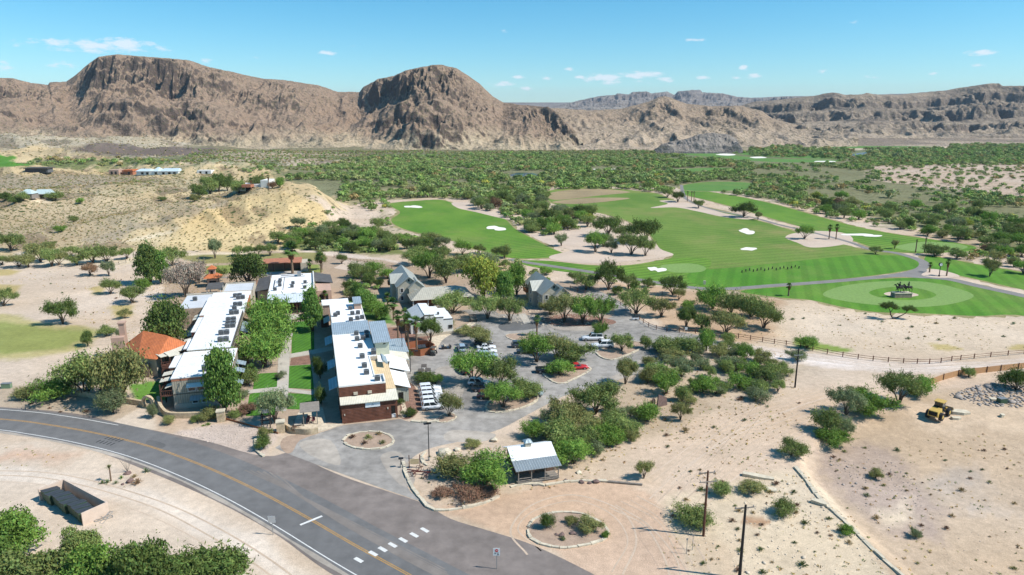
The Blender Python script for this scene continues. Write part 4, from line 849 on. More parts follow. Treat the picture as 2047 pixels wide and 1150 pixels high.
def lobes_points(lobes, n, rs, depth=(.55, 1.05), rough=.25):
 ar = np.array([l[1][0] * l[1][1] + l[1][0] * l[1][2] for l in lobes]); idx = rs.choice(len(lobes), n, p=ar / ar.sum())
 Cc = np.array([l[0] for l in lobes])[idx]; Rr = np.array([l[1] for l in lobes])[idx]
 D = rs.normal(size=(n, 3)); D /= np.linalg.norm(D, axis=1)[:, None]; D[:, 2] = np.where(D[:, 2] < -.35, -D[:, 2], D[:, 2])
 bump = 1 + (fbm(D[:, 0] * 3 + idx * 7.1, D[:, 1] * 3 + D[:, 2] * 2.3, 3, 5) - .5) * 2 * rough
 r = rs.uniform(depth[0], depth[1], n) ** .7 * bump
 cl = fbm(Cc[:, 0] * 3 + D[:, 0] * 2.2, D[:, 2] * 2.2 + Cc[:, 1] * 3 + D[:, 1], 2, 9)
 T = np.repeat((.80 + .40 * cl)[:, None], 3, 1) * np.repeat(rs.uniform(.85, 1.15, len(lobes))[idx][:, None], 3, 1)
 return Cc + D * Rr * r[:, None], D, T
def mk_lobes(kind, rs):
 L_ = []
 if kind == 'mesquite':  # wide, ragged, several rising limbs, flat to domed top
  for k in range(rs.randint(9, 13)):
   a = k * 2.4 + rs.uniform(-.4, .4); r = rs.uniform(.25, .72); z = rs.uniform(.5, .84) - r * .1
   q = rs.uniform(.26, .42); L_.append(((math.cos(a) * r, math.sin(a) * r, z), (q, q, q * .68)))
  L_.append(((0, 0, .72), (.42, .42, .26)))
 elif kind == 'bush':  # foliage right down to the ground
  for k in range(rs.randint(8, 12)):
   a = k * 2.4 + rs.uniform(-.4, .4); r = rs.uniform(.15, .68); z = rs.uniform(.22, .62) * (1.1 - r * .5)
   q = rs.uniform(.30, .46); L_.append(((math.cos(a) * r, math.sin(a) * r, z), (q, q, q * .75)))
  L_.append(((0, 0, .4), (.5, .5, .4)))
 elif kind == 'oak':
  for k in range(14):
   a = k * 2.4; z = rs.uniform(.28, .82); r = rs.uniform(.3, .66) * math.sqrt(max(.1, 1 - ((z - .5) / .5) ** 2)); q = rs.uniform(.25, .40)
   L_.append(((math.cos(a) * r, math.sin(a) * r, z), (q, q, q * .7)))
  L_.append(((0, 0, .55), (.5, .5, .36)))
 elif kind == 'tall':
  for k in range(18):
   a = k * 2.4; z = .22 + .7 * k / 18; r = rs.uniform(.3, .62) * (1.1 - .75 * z); q = rs.uniform(.28, .40) * (1.15 - .5 * z)
   L_.append(((math.cos(a) * r, math.sin(a) * r, z), (q, q, q * .42)))
 return L_
PROTO = {}
def proto(kind, var, n, size, rough=.3, tri=False, elong=1.6, out=.5):
 rs = RS(var * 13 + len(kind)); Lb = mk_lobes(kind, rs)
 P, D, T = lobes_points(Lb, n, rs, (.35 if kind == 'mesquite' else .5, 1.08), rough)
 if kind in ('mesquite', 'bush'):  # feathery sprays along the outer limbs
  ns = 95; q = n * 6 // 10 // ns; l = rs.randint(0, len(Lb), ns); c0 = np.array([Lb[i][0] for i in l]); o = c0 * np.array([1, 1, .8]) + rs.normal(size=(ns, 3)) * np.array([.30, .30, .32]); o[:, 2] = np.abs(o[:, 2] - .18) + .12
  if kind == 'mesquite': o[:, 2] = np.abs(o[:, 2]) * .8 + .12
  o /= np.linalg.norm(o, axis=1)[:, None]; ln = rs.uniform(.30, .62, ns); t = rs.rand(ns, q) ** .8; st = c0 * .86; th = .075 * np.sin(np.clip(t, .08, 1) * 2.9)
  S = st[:, None] + o[:, None] * (t * ln[:, None])[..., None] + rs.normal(size=(ns, q, 3)) * th[..., None]; S[..., 2] -= .10 * (t * ln[:, None]) ** 2 * 2; S = S.reshape(-1, 3)
  TT = np.repeat(rs.uniform(.7, 1.25, ns), q)[:, None] * np.ones((1, 3)); P[:len(S)] = S; D[:len(S)] = np.repeat(o, q, 0); T[:len(S)] = TT
 # wisps standing out of the outline
 k = rs.rand(len(P)) < (.16 if n < 9000 else .03); P[k] += D[k] * rs.uniform(.02, .22, k.sum())[:, None]; P[:, 2] = np.maximum(P[:, 2], .02)
 V, Fq, col = leaf_quads(P, D, size, rs, elong, tri, out, T)
 cm = (kind + '_crown', V, Fq, col)
 mb = MB(); stems = 1 if kind in ('tall', 'oak') else rs.randint(3, 5)
 tops = sorted(Lb, key=lambda l: -l[1][0])[:7]
 for i, l in enumerate(tops):
  c = Vector(l[0]); s = i % stems; a0 = s * 6.28 / stems
  b = Vector((math.cos(a0) * .03 * (stems > 1), math.sin(a0) * .03 * (stems > 1), -.04)); j = Vector((c.x * .28 + rs.uniform(-.03, .03), c.y * .28, c.z * .42))
  r0 = .034 if kind != 'tall' else .04
  mb.tube([b, j, (j + c) / 2 + Vector((rs.uniform(-.05, .05), rs.uniform(-.05, .05), 0)), c], [r0, r0 * .72, r0 * .45, r0 * .2], 5, False)
 tm = mb.mesh(kind + '_trunk')
 return cm, tm
def crown_mesh(cm, material, nm):
 me = np_mesh(nm, cm[1], cm[2], False, cm[3]); me.materials.append(material); return me
def frond_palm(var, skirt=True, n=34):
 rs = RS(var + 300); V = []; Fq = []; col = []
 for k in range(n):  # fan fronds: a stalk and a spread of pointed blades
  az = k * 2.39996 + rs.uniform(-.2, .2); el = math.radians(rs.uniform(-35, 80)) if k > 4 else 1.4
  d = Vector((math.cos(az) * math.cos(el), math.sin(az) * math.cos(el), math.sin(el))); c0 = Vector((0, 0, 0)); ln = rs.uniform(.55, .8)
  side = d.cross(Vector((0, 0, 1))).normalized() if abs(d.z) < .98 else Vector((1, 0, 0)); up = side.cross(d)
  tipbase = c0 + d * ln * .5
  for j in range(-4, 5):
   a = j * .28; dd = (d * math.cos(a) + side * math.sin(a)); dd.z -= abs(j) * .03 + .1 * (1 - math.sin(max(el, 0)))
   t = tipbase + dd * ln * .62; t.z -= .06; w = (side * math.cos(a) - d * math.sin(a)) * .035
   b = len(V); V += [tuple(tipbase - w), tuple(tipbase + w), tuple((tipbase + t) / 2 + w * 1.2), tuple(t)]; Fq.append((b, b + 1, b + 2, b + 3)); tt = rs.uniform(.75, 1.3); col += [(tt, tt, tt * .9, 1)] * 4
  b = len(V); w = side * .012; V += [tuple(c0 - w), tuple(c0 + w), tuple(tipbase + w), tuple(tipbase - w)]; Fq.append((b, b + 1, b + 2, b + 3)); col += [(.9, 1, .8, 1)] * 4
 sk = None
 if skirt:
  P = []; D = []
  for k in range(260):
   z = -rs.uniform(.15, 1.0); a = rs.uniform(0, 6.28); r = .30 * (1 - abs(z + .4) * .7) * rs.uniform(.6, 1.1)
   P.append((math.cos(a) * r, math.sin(a) * r, z)); D.append((math.cos(a), math.sin(a), -.5))
  sk = leaf_quads(np.array(P), np.array(D), .16, rs, 1.7, False, .6)
 return (np.array(V), np.array(Fq), np.array(col)), sk
def spiky(var, n=40, droop=.1, w=.03, base=0.0):  # yucca, sotol, agave rosette or creosote-like spray
 rs = RS(var + 500); V = []; Fq = []; col = []
 for k in range(n):
  az = k * 2.39996; el = math.radians(rs.uniform(8, 85)); ln = rs.uniform(.7, 1.05)
  d = Vector((math.cos(az) * math.cos(el), math.sin(az) * math.cos(el), math.sin(el))); s = Vector((-math.sin(az), math.cos(az), 0)) * w
  c = Vector((0, 0, base)); m_ = c + d * ln * .55; t = c + d * ln; t.z -= droop
  b = len(V); V += [tuple(c - s * .5), tuple(c + s * .5), tuple(m_ + s), tuple(t), tuple(m_ - s)]; Fq += [(b, b + 1, b + 2, b + 4), (b + 4, b + 2, b + 3, b + 3)]
  tt = rs.uniform(.7, 1.3); col += [(tt, tt, tt, 1)] * 5
 me = bpy.data.meshes.new('rosette'); me.from_pydata(V, [], [f if f[2] != f[3] else f[:3] for f in Fq]); me.update()
 a = me.color_attributes.new('tint', 'FLOAT_COLOR', 'POINT'); a.data.foreach_set('color', np.array(col, np.float32).ravel()); return me
def sprig(var, n=60, h=1.0):  # thin twiggy shrub: fan of thin blades with tiny leaves
 rs = RS(var + 700); P = []; D = []
 for k in range(n):
  az = rs.uniform(0, 6.28); el = math.radians(rs.uniform(15, 88)); d = np.array([math.cos(az) * math.cos(el), math.sin(az) * math.cos(el), math.sin(el)])
  for q in range(7):
   P.append(d * rs.uniform(.25, 1.0) + rs.normal(size=3) * .05); D.append(d)
 P = np.array(P); P[:, 2] = np.abs(P[:, 2]) * h
 # blades lie along their twig
 n_ = len(P); D = np.array(D); A = D; B = np.cross(A, rs.normal(size=(n_, 3))); B /= np.linalg.norm(B, axis=1)[:, None]
 s = rs.uniform(.10, .2, n_)[:, None]; V = np.stack([P - A * s, P - B * s * .22, P + A * s, P + B * s * .22], 1).reshape(-1, 3)
 T = rs.uniform(.7, 1.3, n_); col = np.repeat(np.stack([T, T, T, np.ones(n_)], 1), 4, 0)
 return V, np.arange(len(V)).reshape(-1, 4), col

PM = {}  # (kind, variant, leaf material) -> (crown mesh, trunk mesh)
RAW = {}
def get(kind, var, lm):
 key = (kind, var, lm)
 if key in PM: return PM[key]
 if (kind, var) not in RAW:
  if kind == 'mesquite': RAW[kind, var] = proto('mesquite', var, 6500, .052, .45, elong=2.2)
  elif kind == 'bush': RAW[kind, var] = proto('bush', var, 6500, .052, .42, elong=2.2)
  elif kind == 'oak': RAW[kind, var] = proto('oak', var, 7500, .052, .40, elong=1.4)
  elif kind == 'tall': RAW[kind, var] = proto('tall', var, 8500, .055, .40, elong=1.4)
  elif kind == 'big': RAW[kind, var] = proto('oak', var + 40, 15000, .042, .45, elong=1.2)
  elif kind == 'bigm': RAW[kind, var] = proto('bush', var + 40, 14000, .045, .5, elong=1.9)
 cm, tm = RAW[kind, var]
 me = crown_mesh(cm, LM[lm], 'crown'); t2 = tm.copy(); t2.materials.append(DBARK if kind in ('oak', 'tall', 'big') else BARK)
 PM[key] = (me, t2); return PM[key]
TN = {'mesquite': 'mesquite_tree', 'bush': 'mesquite_bush', 'oak': 'shade_tree', 'tall': 'ash_tree', 'big': 'cottonwood_tree', 'bigm': 'tamarisk_tree'}
CT = {'mesquite': 'mesquite', 'bush': 'bush', 'oak': 'tree', 'tall': 'tree', 'big': 'tree', 'bigm': 'tree'}
RP = random.Random(7)
def mpp(px, py):  # metres a photo pixel spans where it meets the ground
 x, y, z = GT(px, py); d = y * CP - (z - H) * SP
 return (x, y, z), d / F
def sdep(px, py):
 x, y, z = GT(px, py); return (H - z) / math.hypot(x, y, H - z)
def plant(px, py, w, h, kind='mesquite', lm='mesquite', label=None, group=None, var=None, rz=None, pos=None, name=None, cat=None):
 if pos is None: p, k = mpp(px, py - (w * .3 * sdep(px, py) if kind in ('bush', 'bigm') else 0))
 else: p, k = pos, 1.0
 var = RP.randint(1, 4) if var is None else var
 cm, tm = get(kind, var, lm)
 hm = h * k / .985
 if pos is None: w *= 1.17; h *= 1.13; hm = h * k / .985
 if pos is None: hm = max(.3 * w * k, hm - w * k * .5 * sdep(px, py)) * 1.04  # a crown seen from above shows its depth as well as its height
 t = thing(name or TN[kind], label, cat or CT[kind], p, RP.uniform(0, 6.28) if rz is None else rz, group)
 t.scale = (w * k / 2, w * k / 2, hm)
 link('trunk', tm, None, t); link('crown', cm, None, t)
 return t
# ------------------------------------------------------------------ trees placed one by one: (px, py of foot, width px, height px, kind, leaves, label, group)
def rows(group, items):
 LK = .84 if 'parking lot' in group else 1
 same = {}
 for px, py, w, h, kd, lm, lab in items: same.setdefault(lab, []).append(plant(px, py, w * LK, h * LK, kd, lm, lab, group))
 for lab, obs in same.items():
  if len(obs) > 1:
   a, b = lab.split(' | '); number(obs, a, b)
rows('trees in the parking lot islands', [
 (945, 768, 100, 84, 'mesquite', 'bright', 'spreading bright green mesquite over the cars in the middle of the lot'),
 (1000, 775, 80, 74, 'mesquite', 'mesquite', 'leaning mesquite with bare slanting stems above the parked white crossover'),
 (957, 690, 66, 44, 'mesquite', 'olive', 'thin airy palo verde behind the row of cars near the white building'),
 (1073, 724, 84, 66, 'mesquite', 'bright', 'bright green umbrella mesquite in front of the lone palm'),
 (1112, 716, 78, 56, 'mesquite', 'olive', 'pale olive mesquite right behind the red car island'),
 (1146, 732, 92, 62, 'bush', 'mesquite', 'dense mesquite overhanging the red car'),
 (1122, 757, 64, 48, 'bush', 'bright', 'low round dark green mesquite at the lot edge of the red car island'),
 (1006, 815, 84, 64, 'mesquite', 'bright', 'mesquite with forked dark trunk on the crescent island'),
 (1045, 803, 84, 58, 'bush', 'mesquite', 'dark green mesquite behind the forked one on the crescent island'),
 (898, 833, 56, 58, 'mesquite', 'olive', 'thin young mesquite at the end of the row of white cars'),
 (1200, 678, 34, 38, 'mesquite', 'bright', 'small upright tree behind the white patrol cars'),
 (1243, 703, 54, 42, 'mesquite', 'mesquite', 'low forked mesquite on the island by the white patrol cars')])
rows('trees along the far side of the lot', [
 (860, 684, 46, 46, 'mesquite', 'dark', 'small dark tree with thin twigs in front of the white stepped building'),
 (975, 637, 60, 44, 'mesquite', 'mesquite', 'rounded mesquite shading the dark buggy at the lot edge'),
 (1019, 642, 54, 46, 'mesquite', 'mesquite', 'rounded mesquite right of the one shading the dark buggy'),
 (906, 626, 68, 42, 'mesquite', 'mesquite', 'broad mesquite behind the white stepped building'),
 (1128, 644, 62, 54, 'mesquite', 'olive', 'olive mesquite in front of the right gabled guest house'),
 (1165, 646, 58, 52, 'mesquite', 'bright', 'leafy mesquite between two others right of the right gabled guest house'),
 (1201, 646, 56, 50, 'mesquite', 'bright', 'bright mesquite at the lot corner nearest the rail fence'),
 (1100, 632, 40, 34, 'bush', 'olive', 'low bush at the foot of the right gabled guest house'),
 (966, 600, 92, 84, 'oak', 'yellow', 'largest yellow-green round tree right of the long hipped roof'),
 (1008, 606, 46, 62, 'tall', 'ash', 'narrow upright green tree right of the big round yellow-green tree'),
 (1033, 590, 48, 58, 'oak', 'bright', 'leafy green tree just left of the right gabled guest house'),
 (892, 566, 56, 50, 'oak', 'mesquite', 'green tree behind the left end of the hipped roof'),
 (858, 556, 62, 48, 'mesquite', 'bright', 'light green tree between the left gabled house and the sand'),
 (928, 548, 56, 42, 'bush', 'mesquite', 'bushy mesquite below the left fairway end'),
 (970, 536, 62, 34, 'bush', 'grey', 'grey-green mesquite at the near tip of the left fairway'),
 (830, 530, 48, 32, 'mesquite', 'mesquite', 'lone mesquite on the sand behind the left gabled house'),
 (745, 552, 44, 30, 'bush', 'bright', 'bright rounded hedge tree left of the left gabled house'),
 (715, 560, 48, 36, 'bush', 'mesquite', 'rounded tree behind the long white flat roof'),
 (738, 572, 40, 30, 'bush', 'dark', 'dark hedge tree beside the path behind the hotel'),
 (776, 560, 34, 24, 'bush', 'bright', 'small bright hedge tree touching the left gabled house'),
 (882, 520, 44, 26, 'mesquite', 'mesquite', 'small mesquite on the ochre ground below the left fairway'),
 (1172, 580, 50, 32, 'mesquite', 'mesquite', 'dark mesquite right behind the right gabled guest house'),
 (1216, 580, 52, 52, 'mesquite', 'dark', 'tall dark mesquite by the bend of the cart path'),
 (1256, 578, 38, 28, 'mesquite', 'mesquite', 'low mesquite right of the tall dark one by the cart path'),
 (754, 640, 60, 40, 'bush', 'bright', 'bright green tree behind the palms by the white building'),
 (733, 622, 42, 42, 'oak', 'ash', 'leafy tree between the hotel and the palm garden'),
 (716, 600, 34, 36, 'tall', 'ash', 'young ash rising behind the metal topped hut'),
 (700, 588, 36, 28, 'bush', 'dark', 'dark shrubby tree behind the hotel roof end'),
 (810, 662, 32, 22, 'bush', 'olive', 'olive shrub at the foot of the garden palms')])
rows('trees around the hotel courtyard', [
 (450, 822, 88, 128, 'tall', 'ash', 'tall bright ash against the front of the striped siding building'),
 (536, 668, 104, 82, 'bush', 'bright', 'farthest of the three dense mesquites along the courtyard lawn'),
 (541, 706, 108, 88, 'bush', 'bright', 'middle one of the three dense mesquites along the courtyard lawn'),
 (531, 744, 106, 86, 'bush', 'bright', 'nearest of the three dense mesquites along the courtyard lawn'),
 (626, 662, 52, 82, 'tall', 'ash', 'dark conical ash in front of the central hall porch'),
 (551, 846, 62, 66, 'mesquite', 'grey', 'open silvery desert willow beside the wooden tank tower'),
 (495, 776, 50, 42, 'bush', 'mesquite', 'leafy shrub tree beside the tall ash at the lawn corner'),
 (474, 738, 40, 44, 'oak', 'ash', 'small ash beside the awnings of the left wing'),
 (340, 704, 98, 98, 'oak', 'dark', 'large dark oak between the red tile roof and the flat white roofs'),
 (300, 568, 62, 74, 'tall', 'dark', 'tallest dark green cypress-like tree left of the hotel'),
 (322, 566, 46, 62, 'tall', 'ash', 'green tree grown into the right side of the tall dark cypress-like tree'),
 (287, 582, 40, 28, 'bush', 'bright', 'small bright tree at the foot of the dark cypress-like tree'),
 (345, 532, 48, 34, 'mesquite', 'mesquite', 'round mesquite right behind the dark cypress-like tree'),
 (497, 574, 76, 66, 'oak', 'dark', 'dense dark round tree behind the left wing'),
 (436, 566, 34, 34, 'bush', 'mesquite', 'small green tree left of the bell tower'),
 (372, 594, 62, 62, 'mesquite', 'silver', 'bare silvery tree beside the far end of the left wing'),
 (398, 566, 40, 40, 'mesquite', 'silver', 'smaller bare silvery tree behind the larger one'),
 (243, 806, 104, 112, 'oak', 'olive', 'largest olive-green oak in front of the red tile roof'),
 (170, 792, 96, 88, 'oak', 'mesquite', 'green tree left of the olive oak before the tile roof'),
 (112, 806, 104, 58, 'bush', 'bright', 'wide bright bush above the left end of the road'),
 (56, 802, 66, 34, 'bush', 'olive', 'low olive bush at the left end of the roadside thicket'),
 (226, 834, 72, 58, 'bush', 'grey', 'grey-green sage bush beside the gravel path to the arch'),
 (176, 692, 26, 28, 'oak', 'dark', 'small dark pine-like tree over the left lawn edge'),
 (200, 768, 60, 50, 'bush', 'dark', 'dark bush in the shade between the two big left trees'),
 (212, 674, 34, 24, 'bush', 'mesquite', 'round shrub tree left of the tile roof chimney'),
 (240, 676, 20, 18, 'bush', 'grey', 'small grey shrub touching the tile roof chimney')])
rows('trees on the pale flats left of the hotel', [
 (126, 648, 58, 46, 'mesquite', 'dark', 'lone leafy tree at the far edge of the left lawn'),
 (8, 612, 46, 32, 'mesquite', 'mesquite', 'mesquite cut by the left picture edge above the lawn'),
 (221, 588, 36, 28, 'mesquite', 'mesquite', 'small mesquite on the flat left of the dark cypress-like tree'),
 (264, 606, 46, 32, 'mesquite', 'mesquite', 'mesquite leaning over its shadow below the dark cypress-like tree'),
 (250, 637, 24, 18, 'mesquite', 'olive', 'smallest olive mesquite left of the dark oak'),
 (180, 551, 34, 22, 'mesquite', 'rust', 'rusty bare mesquite alone on the pale flat'),
 (218, 552, 26, 26, 'mesquite', 'grey', 'thin grey-green tree left of the dark cypress-like tree'),
 (22, 502, 50, 32, 'mesquite', 'mesquite', 'mesquite by the white gravel drive at the far left'),
 (100, 496, 22, 12, 'mesquite', 'mesquite', 'small mesquite right of the white gravel drive')])
rows('row of mesquites below the pale hill', [(px, py, w, h, 'mesquite', lm, 'mesquite | in the row below the pale hill') for px, py, w, h, lm in
 [(-20, 532, 40, 26, 'mesquite'), (5, 530, 30, 18, 'mesquite'), (38, 534, 40, 24, 'olive'), (57, 535, 32, 22, 'olive'), (82, 524, 48, 34, 'olive'), (66, 505, 26, 16, 'mesquite'), (104, 533, 42, 32, 'mesquite'), (118, 531, 34, 26, 'olive'), (154, 530, 36, 20, 'mesquite'),
     (142, 512, 28, 18, 'mesquite'), (186, 526, 50, 32, 'mesquite'), (214, 524, 42, 28, 'mesquite'), (254, 518, 28, 20, 'mesquite'), (430, 517, 26, 34, 'grey'), (478, 512, 24, 18, 'mesquite'), (498, 512, 22, 18, 'mesquite'), (517, 510, 16, 18, 'mesquite'), (540, 512, 26, 22, 'mesquite'), (644, 540, 22, 34, 'olive'), (683, 528, 20, 18, 'mesquite')]])
rows('mesquites between the lot and the turf', [
 (1272, 628, 62, 50, 'mesquite', 'mesquite', 'broad mesquite behind the rail fence at the bend'),
 (1322, 634, 46, 36, 'mesquite', 'olive', 'small olive mesquite right of the broad one at the fence bend'),
 (1345, 590, 46, 36, 'mesquite', 'dark', 'dark mesquite at the edge of the turf beside the marker stone'),
 (1357, 600, 22, 22, 'mesquite', 'olive', 'thin stemmed little mesquite below the dark one at the turf edge'),
 (1375, 622, 38, 24, 'bush', 'bright', 'bright low bush in the sand behind the fence'),
 (1372, 658, 44, 42, 'mesquite', 'dark', 'dark round mesquite touching the rail fence'),
 (1402, 662, 42, 40, 'bush', 'mesquite', 'mesquite bush right of the dark one at the rail fence'),
 (1425, 622, 60, 54, 'bush', 'bright', 'bright green mesquite at the left of the big clump by the lawn'),
 (1462, 632, 56, 48, 'bush', 'mesquite', 'mesquite in the middle of the big clump by the lawn'),
 (1500, 640, 72, 56, 'bush', 'mesquite', 'largest mesquite in the big clump by the lawn'),
 (1526, 656, 64, 48, 'mesquite', 'mesquite', 'rightmost mesquite of the big clump by the lawn'),
 (1450, 668, 64, 46, 'mesquite', 'olive', 'open olive mesquite with leaning trunk before the big clump'),
 (1612, 700, 42, 32, 'bush', 'bright', 'bright mesquite bush on the green patch by the rail fence'),
 (1592, 724, 40, 28, 'bush', 'grey', 'grey bush behind the far power pole')])
rows('mesquite scrub between the lot and the sandy track', [(px, py, w, h, kd, lm, 'mesquite bush | between the lot and the sandy track') for px, py, w, h, kd, lm in
 [(1330, 712, 72, 42, 'bush', 'mesquite'), (1375, 715, 60, 44, 'bush', 'mesquite'), (1412, 706, 44, 50, 'bush', 'bright'), (1345, 725, 60, 30, 'bush', 'olive'), (1454, 690, 34, 26, 'bush', 'mesquite'), (1438, 716, 46, 32, 'bush', 'olive'), (1475, 712, 40, 30, 'bush', 'mesquite'), (1455, 742, 48, 32, 'bush', 'grey'),
     (1405, 742, 36, 28, 'bush', 'grey'), (1326, 772, 78, 46, 'bush', 'mesquite'), (1295, 770, 34, 36, 'bush', 'olive'), (1250, 768, 44, 50, 'mesquite', 'olive'), (1404, 792, 58, 42, 'bush', 'bright'), (1444, 792, 32, 30, 'bush', 'mesquite'), (1478, 782, 60, 40, 'bush', 'bright'), (1530, 768, 60, 44, 'bush', 'mesquite'),
     (1502, 758, 50, 38, 'bush', 'bright'), (1560, 752, 44, 30, 'bush', 'mesquite'), (1512, 806, 54, 34, 'bush', 'grey'), (1362, 806, 38, 40, 'bush', 'mesquite'), (1520, 724, 40, 26, 'mesquite', 'olive'), (1470, 738, 40, 28, 'bush', 'bright'), (1290, 700, 30, 30, 'bush', 'mesquite'), (1360, 840, 36, 36, 'mesquite', 'olive'), (1266, 740, 24, 18, 'bush', 'bright')]])
rows('mesquite thicket behind the cabin', [(px, py, w, h, kd, lm, 'mesquite | in the thicket behind the small cabin') for px, py, w, h, kd, lm in
 [(1190, 828, 94, 72, 'mesquite', 'mesquite'), (1215, 800, 50, 36, 'bush', 'olive'), (1130, 852, 78, 58, 'mesquite', 'olive'), (1170, 866, 60, 42, 'mesquite', 'olive'), (1228, 868, 74, 50, 'bush', 'mesquite'), (1292, 850, 66, 46, 'bush', 'bright'), (1262, 876, 50, 38, 'bush', 'mesquite'), (1212, 900, 84, 56, 'bush', 'bright'),
     (1120, 898, 86, 64, 'bush', 'mesquite'), (1066, 884, 54, 46, 'bush', 'bright'), (1160, 905, 70, 56, 'bush', 'mesquite'), (1148, 938, 78, 66, 'bush', 'bright'), (1240, 842, 40, 30, 'bush', 'grey'), (1095, 870, 40, 32, 'bush', 'grey')]])
rows('bushes in the bed left of the cabin', [
 (908, 964, 100, 66, 'bush', 'olive', 'pale green broom bush left of the cabin, the left one of the pair'),
 (970, 986, 114, 84, 'bush', 'bright', 'large feathery bright bush touching the left side of the cabin'),
 (938, 1004, 70, 40, 'bush', 'brown', 'grey-brown dead shrub in front of the large feathery bush'),
 (886, 1000, 44, 28, 'bush', 'brown', 'brown dead shrub at the corner of the stone edging'),
 (980, 996, 46, 28, 'bush', 'brown', 'dry brown shrub near the cabin steps'),
 (942, 898, 36, 22, 'bush', 'olive', 'olive shrub on the sand beside the drive, below the lot')])
rows('bushes on the right bank', [
 (1690, 830, 66, 56, 'mesquite', 'grey', 'grey-green mesquite left in the clump on the bank'),
 (1738, 840, 84, 62, 'bush', 'bright', 'bright green mesquite right in the clump on the bank'),
 (1712, 800, 50, 30, 'bush', 'olive', 'olive mesquite crown behind the clump on the bank'),
 (1797, 806, 78, 62, 'mesquite', 'mesquite', 'mesquite with open trunk above its shadow near the loader'),
 (1836, 796, 58, 46, 'bush', 'bright', 'bright mesquite at the end of the tan barrier fence'),
 (1652, 872, 62, 58, 'bush', 'mesquite', 'upper mesquite of the pair at the top of the stone edging'),
 (1658, 898, 72, 46, 'bush', 'bright', 'lower bright mesquite of the pair at the top of the stone edging'),
 (1692, 872, 36, 40, 'bush', 'grey', 'thin grey bush right of the pair at the top of the edging'),
 (1581, 918, 60, 44, 'bush', 'mesquite', 'round green bush on the sand below the edging pair'),
 (2032, 786, 60, 52, 'bush', 'dark', 'dark green bush by the rubble at the right edge'),
 (1936, 756, 26, 24, 'bush', 'mesquite', 'small spiky bush growing through the tan barrier fence'),
 (1567, 1036, 58, 42, 'bush', 'mesquite', 'roundest green bush alone on the pale bank'),
 (1442, 998, 50, 38, 'bush', 'mesquite', 'round bush right behind the nearer crossarm pole'),
 (1506, 994, 52, 36, 'bush', 'olive', 'olive round bush right of the one by the pole'),
 (1388, 1064, 96, 50, 'bush', 'mesquite', 'wide bush at the foot of the brown power pole'),
 (1692, 1072, 38, 26, 'bush', 'bright', 'small bright bush growing on the stone edging'),
 (1287, 957, 36, 38, 'mesquite', 'olive', 'thin little tree alone on the sand right of the cabin'),
 (1178, 1072, 52, 42, 'bush', 'olive', 'larger green creosote on the gravel turnaround island'),
 (1092, 1062, 34, 40, 'bush', 'dark', 'dark shrub at the left end of the gravel turnaround island'),
 (1210, 1078, 22, 18, 'bush', 'bright', 'small green shrub just off the turnaround island'),
 (1830, 1078, 26, 24, 'bush', 'grey', 'pale grey-green bush alone on the lower lot'),
 (1750, 960, 30, 24, 'bush', 'olive', 'rounded olive-brown bush below the gravel mound')])
rows('trees under the hillside house', [(px, py, w, h, kd, lm, 'dark green tree | on the crest by the hillside house') for px, py, w, h, kd, lm in
 [(400, 398, 34, 26, 'oak', 'dark'), (420, 388, 34, 30, 'oak', 'mesquite'), (438, 384, 36, 32, 'oak', 'dark'), (455, 382, 26, 26, 'oak', 'dark'), (478, 388, 36, 24, 'oak', 'mesquite'), (518, 374, 36, 22, 'bush', 'mesquite'), (560, 376, 22, 22, 'bush', 'bright'), (390, 404, 20, 16, 'bush', 'olive'), (545, 378, 22, 14, 'bush', 'rust')]])
rows('trees by the tin roofed houses on the left', [(px, py, w, h, kd, lm, 'dark tree | by the tin roofed houses') for px, py, w, h, kd, lm in
 [(12, 402, 36, 18, 'bush', 'dark'), (46, 402, 24, 18, 'bush', 'mesquite'), (30, 408, 30, 16, 'bush', 'dark'), (112, 402, 40, 18, 'bush', 'mesquite'), (160, 408, 18, 12, 'bush', 'bright'), (326, 402, 18, 9, 'bush', 'mesquite'), (122, 465, 24, 14, 'bush', 'bright'), (148, 445, 24, 14, 'bush', 'mesquite')]])
